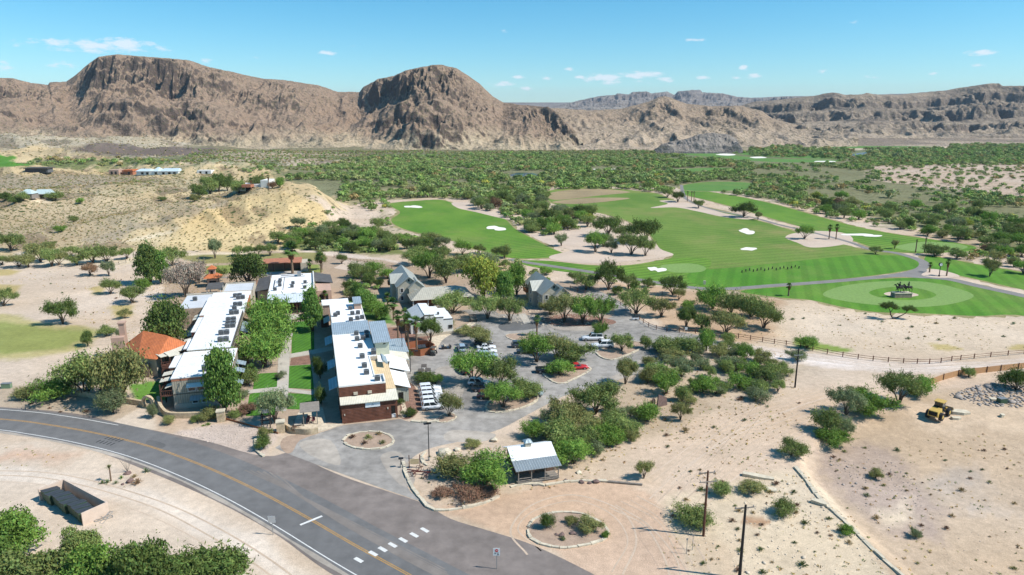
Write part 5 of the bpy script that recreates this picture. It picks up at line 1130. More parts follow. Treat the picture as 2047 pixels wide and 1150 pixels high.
rows('trees standing on the golf turf', [
 (1215, 472, 62, 36, 'mesquite', 'dark', 'dark round mesquite on the sand at the left of the range'),
 (1288, 486, 66, 42, 'mesquite', 'dark', 'largest dark mesquite beside the first range bunker'),
 (1262, 510, 52, 40, 'mesquite', 'mesquite', 'mesquite at the near edge of the sandy patch'),
 (1290, 512, 34, 32, 'mesquite', 'mesquite', 'slim mesquite right at the corner of the sandy patch'),
 (1190, 504, 42, 36, 'mesquite', 'bright', 'bright mesquite in the middle of the sandy patch'),
 (1222, 506, 30, 22, 'mesquite', 'grey', 'small grey mesquite beside the bright one on the sandy patch'),
 (1122, 492, 26, 22, 'mesquite', 'grey', 'small mesquite at the left end of the sandy patch'),
 (1486, 434, 44, 26, 'mesquite', 'dark', 'flat topped mesquite on the ridge between the fairways'),
 (1396, 416, 22, 14, 'mesquite', 'mesquite', 'small mesquite left of the ridge path'),
 (1334, 395, 26, 16, 'mesquite', 'mesquite', 'mesquite at the head of the bare patches'),
 (1355, 404, 28, 18, 'mesquite', 'dark', 'dark mesquite below the head of the bare patches'),
 (1515, 440, 14, 14, 'mesquite', 'olive', 'tiny sapling right of the flat topped mesquite'),
 (1608, 478, 30, 24, 'mesquite', 'bright', 'bright young tree on the sand pad by the palm pair'),
 (1870, 514, 46, 26, 'bush', 'mesquite', 'round mesquite beside the two bare palm trunks'),
 (1750, 508, 22, 14, 'mesquite', 'mesquite', 'sapling at the edge of the cart path'),
 (1788, 498, 14, 16, 'mesquite', 'olive', 'thin sapling beside the path below the bunkers'),
 (1978, 553, 32, 32, 'mesquite', 'olive', 'small tree on the verge right of the clock'),
 (1010, 580, 26, 20, 'bush', 'olive', 'low shrub by the walk to the gabled guest house'),
 (1205, 494, 40, 24, 'mesquite', 'grey', 'grey mesquite behind the bright one on the sandy patch'),
 (1245, 480, 36, 26, 'mesquite', 'mesquite', 'mesquite between the two dark ones on the sandy patch')])
# twin leaning tree by the putting green
p0, k0 = mpp(1786, 638)
tw = thing('mesquite_tree', 'leaning double-crowned mesquite with bare forked trunk below the putting green', 'mesquite', p0, 0)
cm, tm = get('mesquite', 2, 'dark')
mb = MB(); s_ = k0
mb.tube([(0, 0, -.1), (-.9, 0, 1.2), (-1.3, .1, 2.6), (-2.0, .2, 3.6)], [.22, .17, .12, .06], 6); mb.tube([(0, 0, 0), (1.6, 0, .8), (3.2, .1, 1.6), (4.0, .2, 2.9)], [.18, .15, .11, .05], 6); mb.tube([(-1.1, 0, 1.9), (-.4, .1, 3.0), (-.2, .2, 3.8)], [.1, .07, .04], 5)
mb.build('trunk', DBARK, tw)
for (x_, z_, s1, s2) in ((-1.6, 1.7, 2.7, 3.0), (4.2, 1.3, 2.2, 2.4)):
 o = link('crown', cm, None, tw); o.location = (x_, 0, z_); o.scale = (s1, s1 * .8, s2)

# the foreground grove at the lower left, finer leaves
for (px, py, w, h, kd, lm, lab) in [(20, 1120, 150, 120, 'big', 'bright', 'light green cottonwood at the left edge of the lower left grove'), (-60, 1190, 190, 160, 'big', 'ash', 'cottonwood cut by the lower left corner'),
 (160, 1124, 84, 84, 'big', 'mesquite', 'small round leafy tree nearest the bin enclosure'), (62, 1215, 190, 150, 'big', 'mesquite', 'broad leafy cottonwood second from the left corner'), (190, 1215, 150, 150, 'big', 'bright', 'bright leafy cottonwood in the middle of the grove'),
 (285, 1215, 150, 170, 'big', 'dark', 'dark green tree with reddish tips in the grove'), (395, 1222, 180, 150, 'bigm', 'dark', 'feathery green tamarisk at the right end of the grove'), (330, 1250, 130, 140, 'bigm', 'dark', 'feathery tree cut by the lower picture edge'), (120, 1290, 220, 150, 'big', 'ash', 'cottonwood at the very bottom of the picture, mostly cut off')]:
 plant(px, py, w, h, kd, lm, lab, 'grove at the lower left', var={'big': 1, 'bigm': 2}[kd])

# ------------------------------------------------------------------ palms
FP = {}
def palm(px, py, w, h, label, group='palms of the hotel gardens', skirt=True, tr=.22):
 p, k = mpp(px, py)
 v = RP.randint(0, 2)
 if (v, skirt) not in FP:
  (V, Fq, col), sk = frond_palm(v, skirt); me = np_mesh('crown', V, Fq, False, col); me.materials.append(LM['palm'])
  s2 = None
  if sk is not None: s2 = np_mesh('dead_frond_skirt', sk[0], sk[1], False, sk[2]); s2.materials.append(LM['skirt'])
  FP[v, skirt] = (me, s2)
 me, s2 = FP[v, skirt]; R = w * k / 2; Ht = h * k - R * .5
 t = thing('palm_tree', label, 'palm', p, RP.uniform(0, 6.28), group)
 mb = MB().tube([(0, 0, -.1), (0.03 * R, 0, Ht * .5), (0, 0, Ht)], [tr * 1.25, tr, tr * .9], 8); mb.build('trunk', PBARK, t)
 c = link('crown', me, None, t); c.location = (0, 0, Ht); c.scale = (R, R, R)
 if s2 and skirt: c = link('dead_frond_skirt', s2, None, t); c.location = (0, 0, Ht); c.scale = (R * .9, R * .9, min(Ht * .4, R * 1.3))
for a in [(787, 640, 34, 44, 'leftmost palm of the garden group, thick brown skirt'), (797, 694, 32, 74, 'tall slim palm at the back of the garden group'), (812, 682, 32, 66, 'second palm of the tight garden group by the white building'),
          (817, 706, 34, 78, 'thick palm standing at the round wooden fence'), (833, 706, 34, 74, 'palm right of the thick one inside the round wooden fence'), (775, 612, 24, 26, 'short palm behind the garden group, beside the gabled house')]: palm(*a)
palm(1073, 672, 24, 42, 'lone palm standing in the middle of the parking lot'); palm(585, 548, 54, 64, 'big dense palm behind the central hall', tr=.4); palm(642, 545, 30, 40, 'palm with brown skirt right of the central hall roof')
palm(620, 545, 22, 26, 'short palm behind the right end of the central hall'); palm(1576, 592, 20, 26, 'short palm on the turf left of the putting green', 'palms of the golf course')
palm(1657, 478, 17, 28, 'left palm of the pair on the sand pad', 'palms of the golf course'); palm(1671, 479, 17, 30, 'right palm of the pair on the sand pad', 'palms of the golf course')
for q, nm in ((1374, 'leftmost'), (1382, 'middle'), (1387, 'rightmost')): palm(q, 403, 8, 20, nm + ' of three distant slender palms on the ridge', 'palms of the golf course', False)
for q, nm in ((1830, 'left'), (1848, 'right')): palm(q, 505, 7, 30 if q > 1840 else 26, nm + ' of two bare slender palm trunks by the far green', 'palms of the golf course', False)
palm(1858, 545, 15, 20, 'short palm left of the black street clock', 'palms of the golf course'); palm(1892, 552, 18, 34, 'taller palm right of the black street clock', 'palms of the golf course')
for q, h in ((432, 30), (486, 26), (503, 24), (538, 30)): palm(q, 380, 12, h, {432: 'leftmost', 486: 'second', 503: 'third', 538: 'rightmost'}[q] + ' distant palm beside the hillside house', 'palms of the hillside house')
palm(505, 756, 36, 28, 'low fan palm beside the awnings of the left wing'); palm(1190, 566, 10, 12, 'tiny palm behind the right gabled guest house')
palm(1210, 684, 12, 14, 'tiny palm at the island by the patrol cars'); palm(650, 605, 20, 24, 'small palm beside the hall side roof'); palm(715, 630, 22, 24, 'small palm behind the long white roof')
# ------------------------------------------------------------------ thickets: the nearest trees one by one, the rest as one mass
def wpoly(P):
 out = []
 for i in range(len(P)):
  (a, b), (c, d) = P[i], P[(i + 1) % len(P)]; k = max(1, int(math.hypot(c - a, d - b) / 80))
  for q in range(k): out.append(GT(a + (c - a) * q / k, b + (d - b) * q / k)[:2])
 return np.array(out)
CUT = [wpoly(P) for P in ([(1700, 298), (1735, 302), (1738, 312), (1700, 316)], [(1015, 344), (1078, 344), (1078, 357), (1015, 357)], [(1335, 305), (1420, 303), (1520, 313), (1675, 319), (1675, 328), (1520, 328), (1420, 318)], [(1366, 369), (1420, 362), (1502, 364), (1502, 382), (1420, 386), (1366, 384)],
 [(1280, 347), (1400, 335), (1500, 337), (1400, 348)], [(588, 361), (684, 363), (684, 383), (620, 388), (590, 382)], [(1600, 288), (1900, 288), (1900, 299), (1600, 299)], [(655, 415), (720, 425), (770, 455), (735, 455), (690, 440)], [(1180, 334), (1235, 334), (1235, 344), (1180, 344)])]
def scatter(P, sp, rs, jit=.9, clump=None, s=0):
 W = wpoly(P); x0, y0 = W.min(0); x1, y1 = W.max(0)
 X, Y = np.meshgrid(np.arange(x0, x1, sp), np.arange(y0, y1, sp)); X = X.ravel(); Y = Y.ravel()
 X = X + rs.uniform(-.5, .5, len(X)) * sp * jit; Y = Y + rs.uniform(-.5, .5, len(Y)) * sp * jit
 k = inside(X, Y, W) & (np.abs(X) < Y * .80 + 20)
 X, Y = X[k], Y[k]
 for c in CUT:
  k = ~inside(X, Y, c); X, Y = X[k], Y[k]
 if clump is not None:
  n = fbm(X / clump[0], Y / clump[0], 3, 200 + s); k = n + rs.uniform(-.08, .08, len(X)) > clump[1]; X, Y = X[k], Y[k]
 return X, Y
rs = RS(5)
ZONES = [
 ([(1285, 705), (1340, 688), (1430, 690), (1500, 712), (1590, 735), (1600, 752), (1540, 800), (1440, 806), (1350, 812), (1290, 790)], 5.6, (3.2, 5.6), None, (5, 2, 3, 0, 0, 0, 4), 'by the sandy track'),
 ([(1060, 868), (1110, 825), (1200, 800), (1260, 812), (1310, 840), (1280, 880), (1215, 915), (1130, 925)], 4.8, (3, 5.2), None, (5, 2, 3, 0, 0, 0, 4), 'in the thicket behind the cabin'),
 ([(830, 500), (1000, 508), (1040, 528), (1110, 548), (1240, 566), (1400, 582), (1400, 600), (1240, 590), (1130, 575), (1050, 560), (860, 545)], 9, (4, 7.5), (30, .42), (5, 2, 2, 1, 0, 0, 2), 'between the guest houses and the fairway'),
 ([(690, 545), (760, 552), (770, 580), (720, 620), (690, 600)], 5, (3.5, 5.5), None, (4, 3, 1, 2, 0, 0, 1), 'behind the long white roof'),
 # outline, spacing, (min,max width), clump, look weights (mesquite, bright, olive, dark, rust, yellow, grey), where
 ([(556, 476), (600, 452), (650, 458), (700, 466), (780, 472), (860, 482), (905, 497), (820, 503), (700, 507), (600, 503), (550, 492)], 4.6, (4.5, 8), None, (5, 3, 1, 2, 0, 0, 2), 'between the pale hill and left fairway'),
 ([(672, 386), (760, 398), (778, 412), (786, 440), (770, 462), (716, 448), (640, 470), (655, 425)], 8, (4, 8), (40, .50), (5, 1, 1, 3, 0, 1, 1), 'on sand beside the left fairway'),
 ([(660, 386), (700, 372), (800, 366), (900, 372), (1090, 372), (1100, 382), (1085, 400), (1000, 402), (960, 404), (860, 396), (780, 398), (690, 402)], 6.2, (5, 9), (45, .36), (6, 1, 1, 3, .3, 0, 1), 'in the belt behind the left fairway'),
 ([(940, 414), (1000, 400), (1060, 388), (1092, 398), (1100, 420), (1190, 430), (1196, 452), (1110, 470), (1090, 482), (1060, 470), (1030, 446), (1000, 428)], 6.5, (6, 9.5), (40, .33), (5, 1, 1, 3, .3, .6, 2), 'between the left fairway and the range'),
 ([(1350, 374), (1420, 382), (1500, 376), (1600, 384), (1700, 392), (1800, 410), (2100, 430), (2300, 440), (2300, 520), (2047, 552), (1960, 492), (1860, 474), (1760, 455), (1640, 432), (1560, 405), (1440, 385)], 6.8, (4.5, 8.5), (60, .42), (6, 3, 2, 1, .4, .2, 2), 'beside the right fairway'),
 ([(1860, 506), (1950, 500), (2060, 520), (2300, 540), (2300, 590), (2060, 540), (1960, 525), (1880, 512)], 6, (4, 7), (30, .35), (3, 2, 2, 0, 1, 0, 2), 'along the verge beyond the clock'),
 ([(1090, 376), (1180, 366), (1300, 366), (1350, 376), (1340, 388), (1240, 378), (1120, 380)], 6.5, (6, 9), (45, .36), (5, 2, 1, 2, .5, 0, 0), 'in the tree belt behind the range'),
 ([(560, 362), (590, 352), (680, 350), (800, 350), (1000, 352), (1350, 350), (1500, 350), (1350, 372), (1180, 366), (1090, 372), (900, 370), (800, 366), (700, 371), (640, 362)], 7.5, (6, 10), (60, .34), (6, 1, 1, 4, .6, .1, 1), None),
 ([(700, 338), (850, 330), (1000, 330), (1200, 320), (1500, 318), (1500, 350), (1000, 352), (700, 350)], 8, (6, 10), (70, .36), (5, 2, 1, 2, .6, 0, 1), None),
 ([(1350, 350), (1500, 335), (1700, 320), (2300, 305), (2300, 430), (1800, 405), (1700, 390), (1500, 376), (1420, 384)], 7.6, (5, 9), (80, .36), (6, 3, 2, 1, .8, 0, 2), None),
 ([(560, 338), (700, 320), (900, 308), (1300, 304), (1600, 300), (1500, 320), (1000, 330), (700, 340)], 9, (5, 9), (90, .34), (4, 2, 3, 1, .2, 0, 2), None),
 ([(420, 342), (700, 330), (1000, 330), (700, 348), (560, 352)], 9, (6, 9), (70, .36), (5, 2, 1, 1, 0, 0, 2), None),
 ([(60, 318), (200, 322), (340, 322), (340, 330), (120, 333), (50, 330)], 9, (5, 8), None, (3, 2, 3, 0, 2, 0, 1), None),
 ([(1500, 300), (1700, 284), (2300, 280), (2300, 305), (1700, 320), (1500, 320)], 11, (7, 13), (120, .34), (6, 2, 2, 1, 1.2, 0, 1), None),
 ([(-400, 325), (330, 332), (560, 345), (430, 362), (-400, 400)], 11, (2, 4), (60, .55), (2, 0, 4, 1, 1, 0, 3), None),
]
CUTSAND = wpoly([(1730, 334), (1960, 330), (2400, 335), (2400, 402), (2047, 398), (1900, 385), (1790, 368)])
LOOK = ['mesquite', 'bright', 'olive', 'dark', 'rust', 'yellow', 'grey']; LC = {'mesquite': (.92, .96, 1), 'bright': (.92, 1.08, .9), 'olive': (1.2, 1.03, 1.2), 'dark': (.68, .74, .68), 'rust': (1.35, .85, 1.1), 'yellow': (1.5, 1.25, .8), 'grey': (1.08, .98, 1.3)}
single = []; mass = []
for zi, (P, sp, sz, cl, wt, where) in enumerate(ZONES):
 X, Y = scatter(P, sp, rs, 1.0, cl, zi); wt = np.array(wt, float); lk = rs.choice(7, len(X), p=wt / wt.sum()); S = rs.uniform(*sz, len(X)) * rs.uniform(.62, 1.3, len(X))
 ins = inside(X, Y, CUTSAND)
 for x, y, s_, l_, q in zip(X, Y, S, lk, ins):
  if q:
   if rs.rand() < .72: continue
   s_ *= .75
  (single if where and s_ / y > .0105 else mass).append((s_ / y, x, y, s_, LOOK[l_], where))
single.sort(key=lambda t: -t[0]); mass += single[290:]; single = single[:290]
print('thicket singles', len(single), 'mass', len(mass))
NUM = {}
for k_, x, y, s_, l_, where in single:
 kd = 'oak' if l_ in ('dark', 'yellow') and rs.rand() < .5 else ('bush' if rs.rand() < .6 else 'mesquite')
 z = zat(x, y); nm = {'dark': 'dark green', 'bright': 'fresh green', 'olive': 'olive green', 'rust': 'rusty brown', 'yellow': 'yellow green', 'grey': 'grey green', 'mesquite': 'mid green'}[l_]
 NUM.setdefault((nm + ' tree', where), []).append(plant(0, 0, s_, s_ * rs.uniform(.52, .72), kd, l_, nm, 'trees ' + where, pos=(x, y, z), name='thicket_tree', cat='tree'))
def mass_mesh(name, items, ntri, leafs, material, seed, zs=.62):
 """items: x, y, width, tint triple; many small leafy mounds in one mesh"""
 rs = RS(seed); PR = []
 for v in range(8):
  Lb = [((rs.uniform(-.4, .4), rs.uniform(-.4, .4), rs.uniform(.25, .5)), (rs.uniform(.4, .6),) * 2 + (rs.uniform(.28, .42),)) for _ in range(5)]
  P, D, T = lobes_points(Lb, ntri, rs, (.75, 1.05), .3); V, Fq, col = leaf_quads(P, D, leafs, rs, 1.3, True, .6, T); PR.append((V, col))
 A = np.array([(a[0], a[1], a[2]) for a in items]); Tn = np.array([a[3] for a in items]); Z = hgt(A[:, 0], A[:, 1]); vi = rs.randint(0, 8, len(A))
 Vs = []; Cs = []
 for v in range(8):
  k = vi == v; n = k.sum()
  if not n: continue
  V, col = PR[v]; th = rs.uniform(0, 6.28, n); c, s = np.cos(th)[:, None], np.sin(th)[:, None]; w = (A[k, 2] / 2)[:, None]; hz = w * rs.uniform(.85, 1.3, n)[:, None] * zs * 1.6
  X = (V[None, :, 0] * c - V[None, :, 1] * s) * w + A[k, 0][:, None]; Y = (V[None, :, 0] * s + V[None, :, 1] * c) * w + A[k, 1][:, None]; Zz = np.maximum(V[None, :, 2], .0) * hz + Z[k][:, None] - .05
  Vs.append(np.stack([X, Y, Zz], 2).reshape(-1, 3)); CC = col[None, :, :] * np.concatenate([Tn[k], np.ones((n, 1))], 1)[:, None, :]; Cs.append(CC.reshape(-1, 4))
 V = np.concatenate(Vs); col = np.concatenate(Cs); me = np_mesh(name, V, np.arange(len(V)).reshape(-1, 3), False, col); me.materials.append(material)
 o = link(name, me); o['kind'] = 'stuff'; return o
mass_mesh('river_thicket', [(x, y, s_ * 1.18, LC[l_]) for k_, x, y, s_, l_, w in mass], 120, .19, LM['far'], 3, .55)
# sparse low scrub, too many to count: on the badland hills and the plain
def low(P, sp, sz, tints, seed, clump=None):
 r = RS(seed); X, Y = scatter(P, sp, r, 1.0, clump, seed); S = r.uniform(*sz, len(X)); t = r.randint(0, len(tints), len(X)); return [(x, y, s_, tints[i]) for x, y, s_, i in zip(X, Y, S, t)]
TG = [(1.0, .75, .9), (1.5, .95, 1.5), (.75, .62, .7), (1.8, 1.1, 2.0)]
it = low([(-300, 405), (60, 400), (330, 388), (560, 372), (620, 385), (665, 450), (640, 468), (540, 500), (330, 503), (150, 500), (-300, 500)], 2.5, (.6, 1.7), TG, 31)
it += low([(-300, 345), (200, 345), (540, 352), (420, 378), (200, 395), (-300, 405)], 4.6, (1.2, 3.0), TG, 32)
mass_mesh('hill_scrub', it, 16, .42, LM['far'], 12, .5)
it = low([(380, 300), (900, 303), (1300, 300), (1500, 305), (1200, 318), (800, 335), (560, 345), (330, 335)], 6.5, (2.5, 5.5), TG[:3] + [(1, 1, 1), (.9, 1, .9)], 33, (110, .32))
it += low([(-300, 258), (300, 262), (400, 300), (330, 318), (-300, 318)], 14, (2.5, 5), TG, 34)
mass_mesh('plain_scrub', it, 14, .45, LM['far'], 13, .5)
# small shrubs on the near sand, each its own
SPR = {}
def shrub(x, y, w, look, label, group, z=None):
 v = RP.randint(0, 3); key = (v, look)
 if key not in SPR:
  V, Fq, col = sprig(v, 46, .75); me = np_mesh('desert_shrub', V, Fq, False, col); me.materials.append(LM[look]); SPR[key] = me
 o = link('desert_shrub', SPR[key]); o.location = (x, y, zat(x, y) if z is None else z); s = w / 2; o.scale = (s, s, s * RP.uniform(.8, 1.2)); o.rotation_euler = (0, 0, RP.uniform(0, 6.28))
 tag(o, label, 'shrub', group); return o
SH = [([(1340, 930), (1560, 960), (1640, 1010), (1740, 1100), (1800, 1180), (1480, 1200), (1380, 1120), (1345, 1050)], 2.9, (.5, 1.7), ('brown', 'olive', 'dark', 'dry', 'brown'), 'round the power poles'),
      ([(1640, 900), (1900, 880), (2060, 900), (2060, 1160), (1850, 1160), (1760, 1080), (1680, 1010)], 4.0, (.4, 1.2), ('brown', 'olive', 'dry', 'grey'), 'on the lower lot'),
      ([(1300, 760), (1560, 800), (1640, 800), (1500, 850), (1340, 900), (1250, 920)], 4.6, (.6, 1.8), ('brown', 'dry', 'grey', 'olive'), 'beside the dirt track'),
      ([(1560, 612), (2060, 640), (2060, 700), (1720, 705), (1560, 670)], 8, (.6, 1.6), ('grey', 'olive', 'dry', 'grey'), 'between the lawn and rail fence'),
      ([(820, 915), (880, 900), (940, 905), (900, 950), (860, 985), (830, 960)], 2.6, (.5, 1.2), ('brown', 'olive', 'dark', 'brown'), 'in the bed by the drive'),
      ([(1050, 915), (1200, 905), (1260, 940), (1180, 960), (1120, 955)], 3.4, (.5, 1.3), ('brown', 'olive', 'dry'), 'on sand right of the cabin'),
      ([(40, 800), (200, 818), (240, 840), (160, 832), (40, 815)], 2.4, (.6, 1.4), ('brown', 'olive', 'grey'), 'on the bank above the road'),
      ([(300, 820), (450, 832), (530, 848), (440, 850), (330, 858)], 2.8, (.5, 1.4), ('olive', 'grey', 'brown', 'bright'), 'before the low stone wall'),
      ([(20, 560), (260, 540), (330, 600), (300, 700), (200, 650), (60, 620)], 13, (.5, 1.2), ('brown', 'dry', 'grey'), 'on the pale left flat')]
for P, sp, sz, lk, where in SH:
 X, Y = scatter(P, sp, rs, 1.0, None)
 for x, y in zip(X, Y):
  if rs.rand() < .25: continue
  l_ = lk[rs.randint(len(lk))]; nm = {'brown': 'brown twiggy', 'olive': 'olive', 'dark': 'dark green', 'dry': 'straw coloured', 'grey': 'grey-green', 'bright': 'fresh green'}[l_]
  NUM.setdefault((nm + ' shrub', where), []).append(shrub(x, y, rs.uniform(*sz) * (1.3 if rs.rand() < .12 else 1), l_, nm, 'small shrubs ' + where))
for (a, b), obs in NUM.items(): number(obs, a, b)
# loose stones on the sand
def stone_mesh(seed):
 r = random.Random(seed); import bmesh
 bm = bmesh.new(); bmesh.ops.create_icosphere(bm, subdivisions=1, radius=.5)
 for v in bm.verts: v.co *= r.uniform(.65, 1.15); v.co.z *= .6
 me = bpy.data.meshes.new('stone'); bm.to_mesh(me); bm.free(); return me
def pebbles(name, P, sp, sz, m, seed, clump=None):
 r = RS(seed); X, Y = scatter(P, sp, r, 1.0, clump, seed); n = len(X); Z = hgt(X, Y)
 base = [stone_mesh(seed * 5 + i) for i in range(4)]; Vs = []; Fs = []; off = 0
 for i in range(n):
  b = base[i % 4]; co = np.array([v.co for v in b.vertices]); s_ = r.uniform(*sz) * (2.2 if r.rand() < .06 else 1); th = r.uniform(0, 6.28); c, s = math.cos(th), math.sin(th)
  co = co * s_ * np.array([1.3, .9, .8]); Vs.append(np.stack([co[:, 0] * c - co[:, 1] * s + X[i], co[:, 0] * s + co[:, 1] * c + Y[i], co[:, 2] + Z[i] + s_ * .1], 1)); Fs.append(np.array([p.vertices[:] for p in b.polygons]) + off); off += len(co)
 me = np_mesh(name, np.concatenate(Vs), np.concatenate(Fs)); me.materials.append(m); o = link(name, me); o['kind'] = 'stuff'
M_RUB = mat('pale_rubble_stone', (.56, .47, .36), .95, [(3, .2, 4)], obj=False); M_GRV = mat('grey_gravel_stone', (.33, .285, .25), .95, [(3, .2, 4)], obj=False); M_RED = mat('reddish_river_stone', (.30, .19, .14), .95, [(2, .25, 4)], obj=False)
pebbles('loose_stones', [(1340, 930), (1560, 930), (1640, 980), (1740, 1090), (1800, 1180), (1480, 1200), (1380, 1120)], 1.0, (.10, .34), M_RUB, 3, (6, .5))
pebbles('gravel', [(1640, 900), (1740, 890), (1830, 960), (1860, 1030), (1780, 1060), (1690, 1000)], .8, (.08, .28), M_GRV, 4, (7, .42))
pebbles('lot_debris_gravel', [(1650, 1010), (2060, 880), (2060, 1160), (1850, 1160)], 2.0, (.08, .22), M_GRV, 5, (12, .5))
pebbles('gravel_fan', [(340, 868), (420, 850), (520, 848), (556, 866), (528, 910), (440, 890)], .55, (.10, .26), mat('fan_gravel_stone', (.50, .41, .34), .95, [(3, .2, 4)], obj=False), 6)
pebbles('rubble_heap', [(1895, 790), (1960, 770), (2060, 765), (2080, 800), (2040, 815), (1960, 812)], .7, (.3, .9), M_GRV, 7)
pebbles('track_side_stones', [(1290, 830), (1560, 790), (1640, 800), (1540, 850), (1340, 930)], 1.6, (.10, .3), M_RUB, 8, (9, .5))
pebbles('garden_stones', [(1060, 600), (1200, 640), (1240, 655), (1100, 655), (960, 640), (960, 600)], 1.1, (.2, .5), M_RUB, 9, (8, .45))
pebbles('mulch_bed_stones', [(806, 768), (826, 770), (836, 790), (842, 812), (828, 832), (806, 838), (800, 815)], .7, (.15, .35), M_RED, 10)
it = []
for P, sp, cl in (([(1290, 900), (1600, 800), (1700, 880), (1640, 960), (1760, 1100), (1820, 1200), (1300, 1200), (1340, 1050)], 1.5, (5, .5)), ([(1640, 900), (2060, 860), (2100, 1200), (1850, 1200), (1740, 1080)], 2.0, (7, .5)), ([(1400, 690), (1560, 610), (2060, 645), (2100, 700), (1700, 700)], 2.4, (9, .48)), ([(-100, 560), (260, 530), (320, 600), (300, 700), (200, 650), (0, 640)], 2.6, (12, .5)), ([(820, 920), (1000, 890), (1250, 900), (1250, 960), (1020, 985), (900, 1015)], 1.2, (4, .45)), ([(1240, 740), (1560, 700), (1600, 780), (1300, 900), (1080, 920)], 1.4, (6, .42)), ([(-100, 880), (100, 895), (300, 960), (240, 985), (-100, 950)], 2.2, (6, .55)), ([(300, 560), (420, 520), (330, 760), (280, 760)], 1.5, (6, .4))):
 it += low(P, sp * .85, (.25, .75), [(1.4, .75, 1.1), (1.7, 1.1, 1.3), (.9, .8, .9), (2.0, 1.2, 1.5)], 40 + int(sp * 10), cl)
mass_mesh('dry_ground_litter', it, 7, .5, LM['far'], 17, .5)
# ------------------------------------------------------------------ buildings, in the hotel's own axes (u across, v away)
def ribmat(name, col, axis='X', pitch=.4, amt=.18, rough=.6, metal=0.0, sharp=(.05, .25), noise=.1):
 """seams or boards: thin darker lines every pitch metres along an object axis, with mottling"""
 m = bpy.data.materials.new(name); m.use_nodes = True; nt = m.node_tree; L = nt.links.new
 b = nt.nodes['Principled BSDF']; b.inputs['Roughness'].default_value = rough; b.inputs['Metallic'].default_value = metal; b.inputs['Specular IOR Level'].default_value = .3
 co = node(nt, 'ShaderNodeTexCoord'); w = node(nt, 'ShaderNodeTexWave', bands_direction=axis); w.inputs['Scale'].default_value = .314159 / pitch; L(co.outputs['Object'], w.inputs['Vector'])
 r = node(nt, 'ShaderNodeMapRange'); r.inputs['From Min'].default_value = sharp[0]; r.inputs['From Max'].default_value = sharp[1]; r.inputs['To Min'].default_value = 1 - amt; L(w.outputs[0], r.inputs['Value'])
 n = node(nt, 'ShaderNodeTexNoise'); n.inputs['Scale'].default_value = .9; n.inputs['Detail'].default_value = 7; L(co.outputs['Object'], n.inputs['Vector'])
 r2 = node(nt, 'ShaderNodeMapRange'); r2.inputs['From Min'].default_value = .3; r2.inputs['From Max'].default_value = .7; r2.inputs['To Min'].default_value = 1 - noise; r2.inputs['To Max'].default_value = 1 + noise; L(n.outputs[0], r2.inputs['Value'])
 mu = node(nt, 'ShaderNodeMath', operation='MULTIPLY'); L(r.outputs[0], mu.inputs[0]); L(r2.outputs[0], mu.inputs[1])
 v = node(nt, 'ShaderNodeVectorMath', operation='SCALE'); v.inputs[0].default_value = col; L(mu.outputs[0], v.inputs['Scale']); L(v.outputs[0], b.inputs['Base Color'])
 bp = node(nt, 'ShaderNodeBump'); bp.inputs['Strength'].default_value = .6; bp.inputs['Distance'].default_value = .04; L(w.outputs[0], bp.inputs['Height']); L(bp.outputs[0], b.inputs['Normal'])
 return m
W_ROOF = mat('white_membrane_roof', (.80, .80, .79), .7, [(.25, .035, 6), (2.2, .06, 7)]); W_ROOFS = mat('speckled_white_roof', (.74, .735, .72), .7, [(.25, .05, 6), (1.3, .17, 9)]); W_ROOF2 = mat('pale_grey_membrane_roof', (.55, .56, .57), .7, [(.3, .06, 5), (3, .05, 5)])
WOOD = ribmat('red_brown_plank_siding', (.155, .062, .038), 'Z', .28, .45, .85, noise=.3); WOOD2 = mat('dark_stained_timber', (.11, .05, .035), .85, [(3, .25, 5)])
BATTEN = ribmat('beige_board_and_batten', (.36, .33, .26), 'X', .42, .32, .85); STUCCO = mat('beige_stucco', (.48, .42, .33), .92, [(.8, .1, 5), (8, .06, 3)]); PINKST = mat('pink_stucco', (.46, .31, .235), .92, [(.8, .1, 5)])
GREENST = mat('pale_green_stucco', (.50, .52, .40), .9, [(.8, .06, 5)]); WHITEST = mat('white_stucco', (.70, .69, .65), .9, [(.6, .06, 5), (6, .04, 3)]); STONEW = mat('rough_field_stone', (.36, .27, .19), .95, [(1.6, .35, 4), (6, .2, 3)], bump=.6)
BLUEM = ribmat('blue_grey_standing_seam', (.40, .47, .51), 'X', .45, .3, .45, .3); BLUEM2 = ribmat('weathered_blue_metal', (.34, .41, .44), 'X', .6, .2, .5, .3); CREAM = ribmat('cream_corrugated_metal', (.66, .62, .50), 'X', .3, .16, .5, 0); TANM = ribmat('faded_tan_metal_roof', (.62, .47, .28), 'X', .4, .1, .6)
GREYM = ribmat('green_grey_metal_roof', (.37, .375, .335), 'X', .45, .12, .5, .15); GREYMY = ribmat('green_grey_metal_roof_cross', (.37, .375, .335), 'Y', .45, .12, .5, .15); WHITEM = ribmat('white_metal_roof', (.72, .72, .70), 'Y', .45, .08, .5); GALV = ribmat('galvanised_porch_roof', (.38, .42, .43), 'X', .42, .3, .45, .4)
BROWNR = ribmat('brown_board_roof', (.24, .165, .11), 'X', .35, .18, .85); BLKSH = ribmat('dark_shingle_roof', (.10, .098, .098), 'Y', .5, .25, .9, noise=.2); TILE = ribmat('orange_clay_tile', (.53, .165, .062), 'X', .33, .3, .8, sharp=(.0, .6), noise=.18); REDR = mat('rust_red_roof', (.40, .165, .095), .8, [(1, .2, 5)])
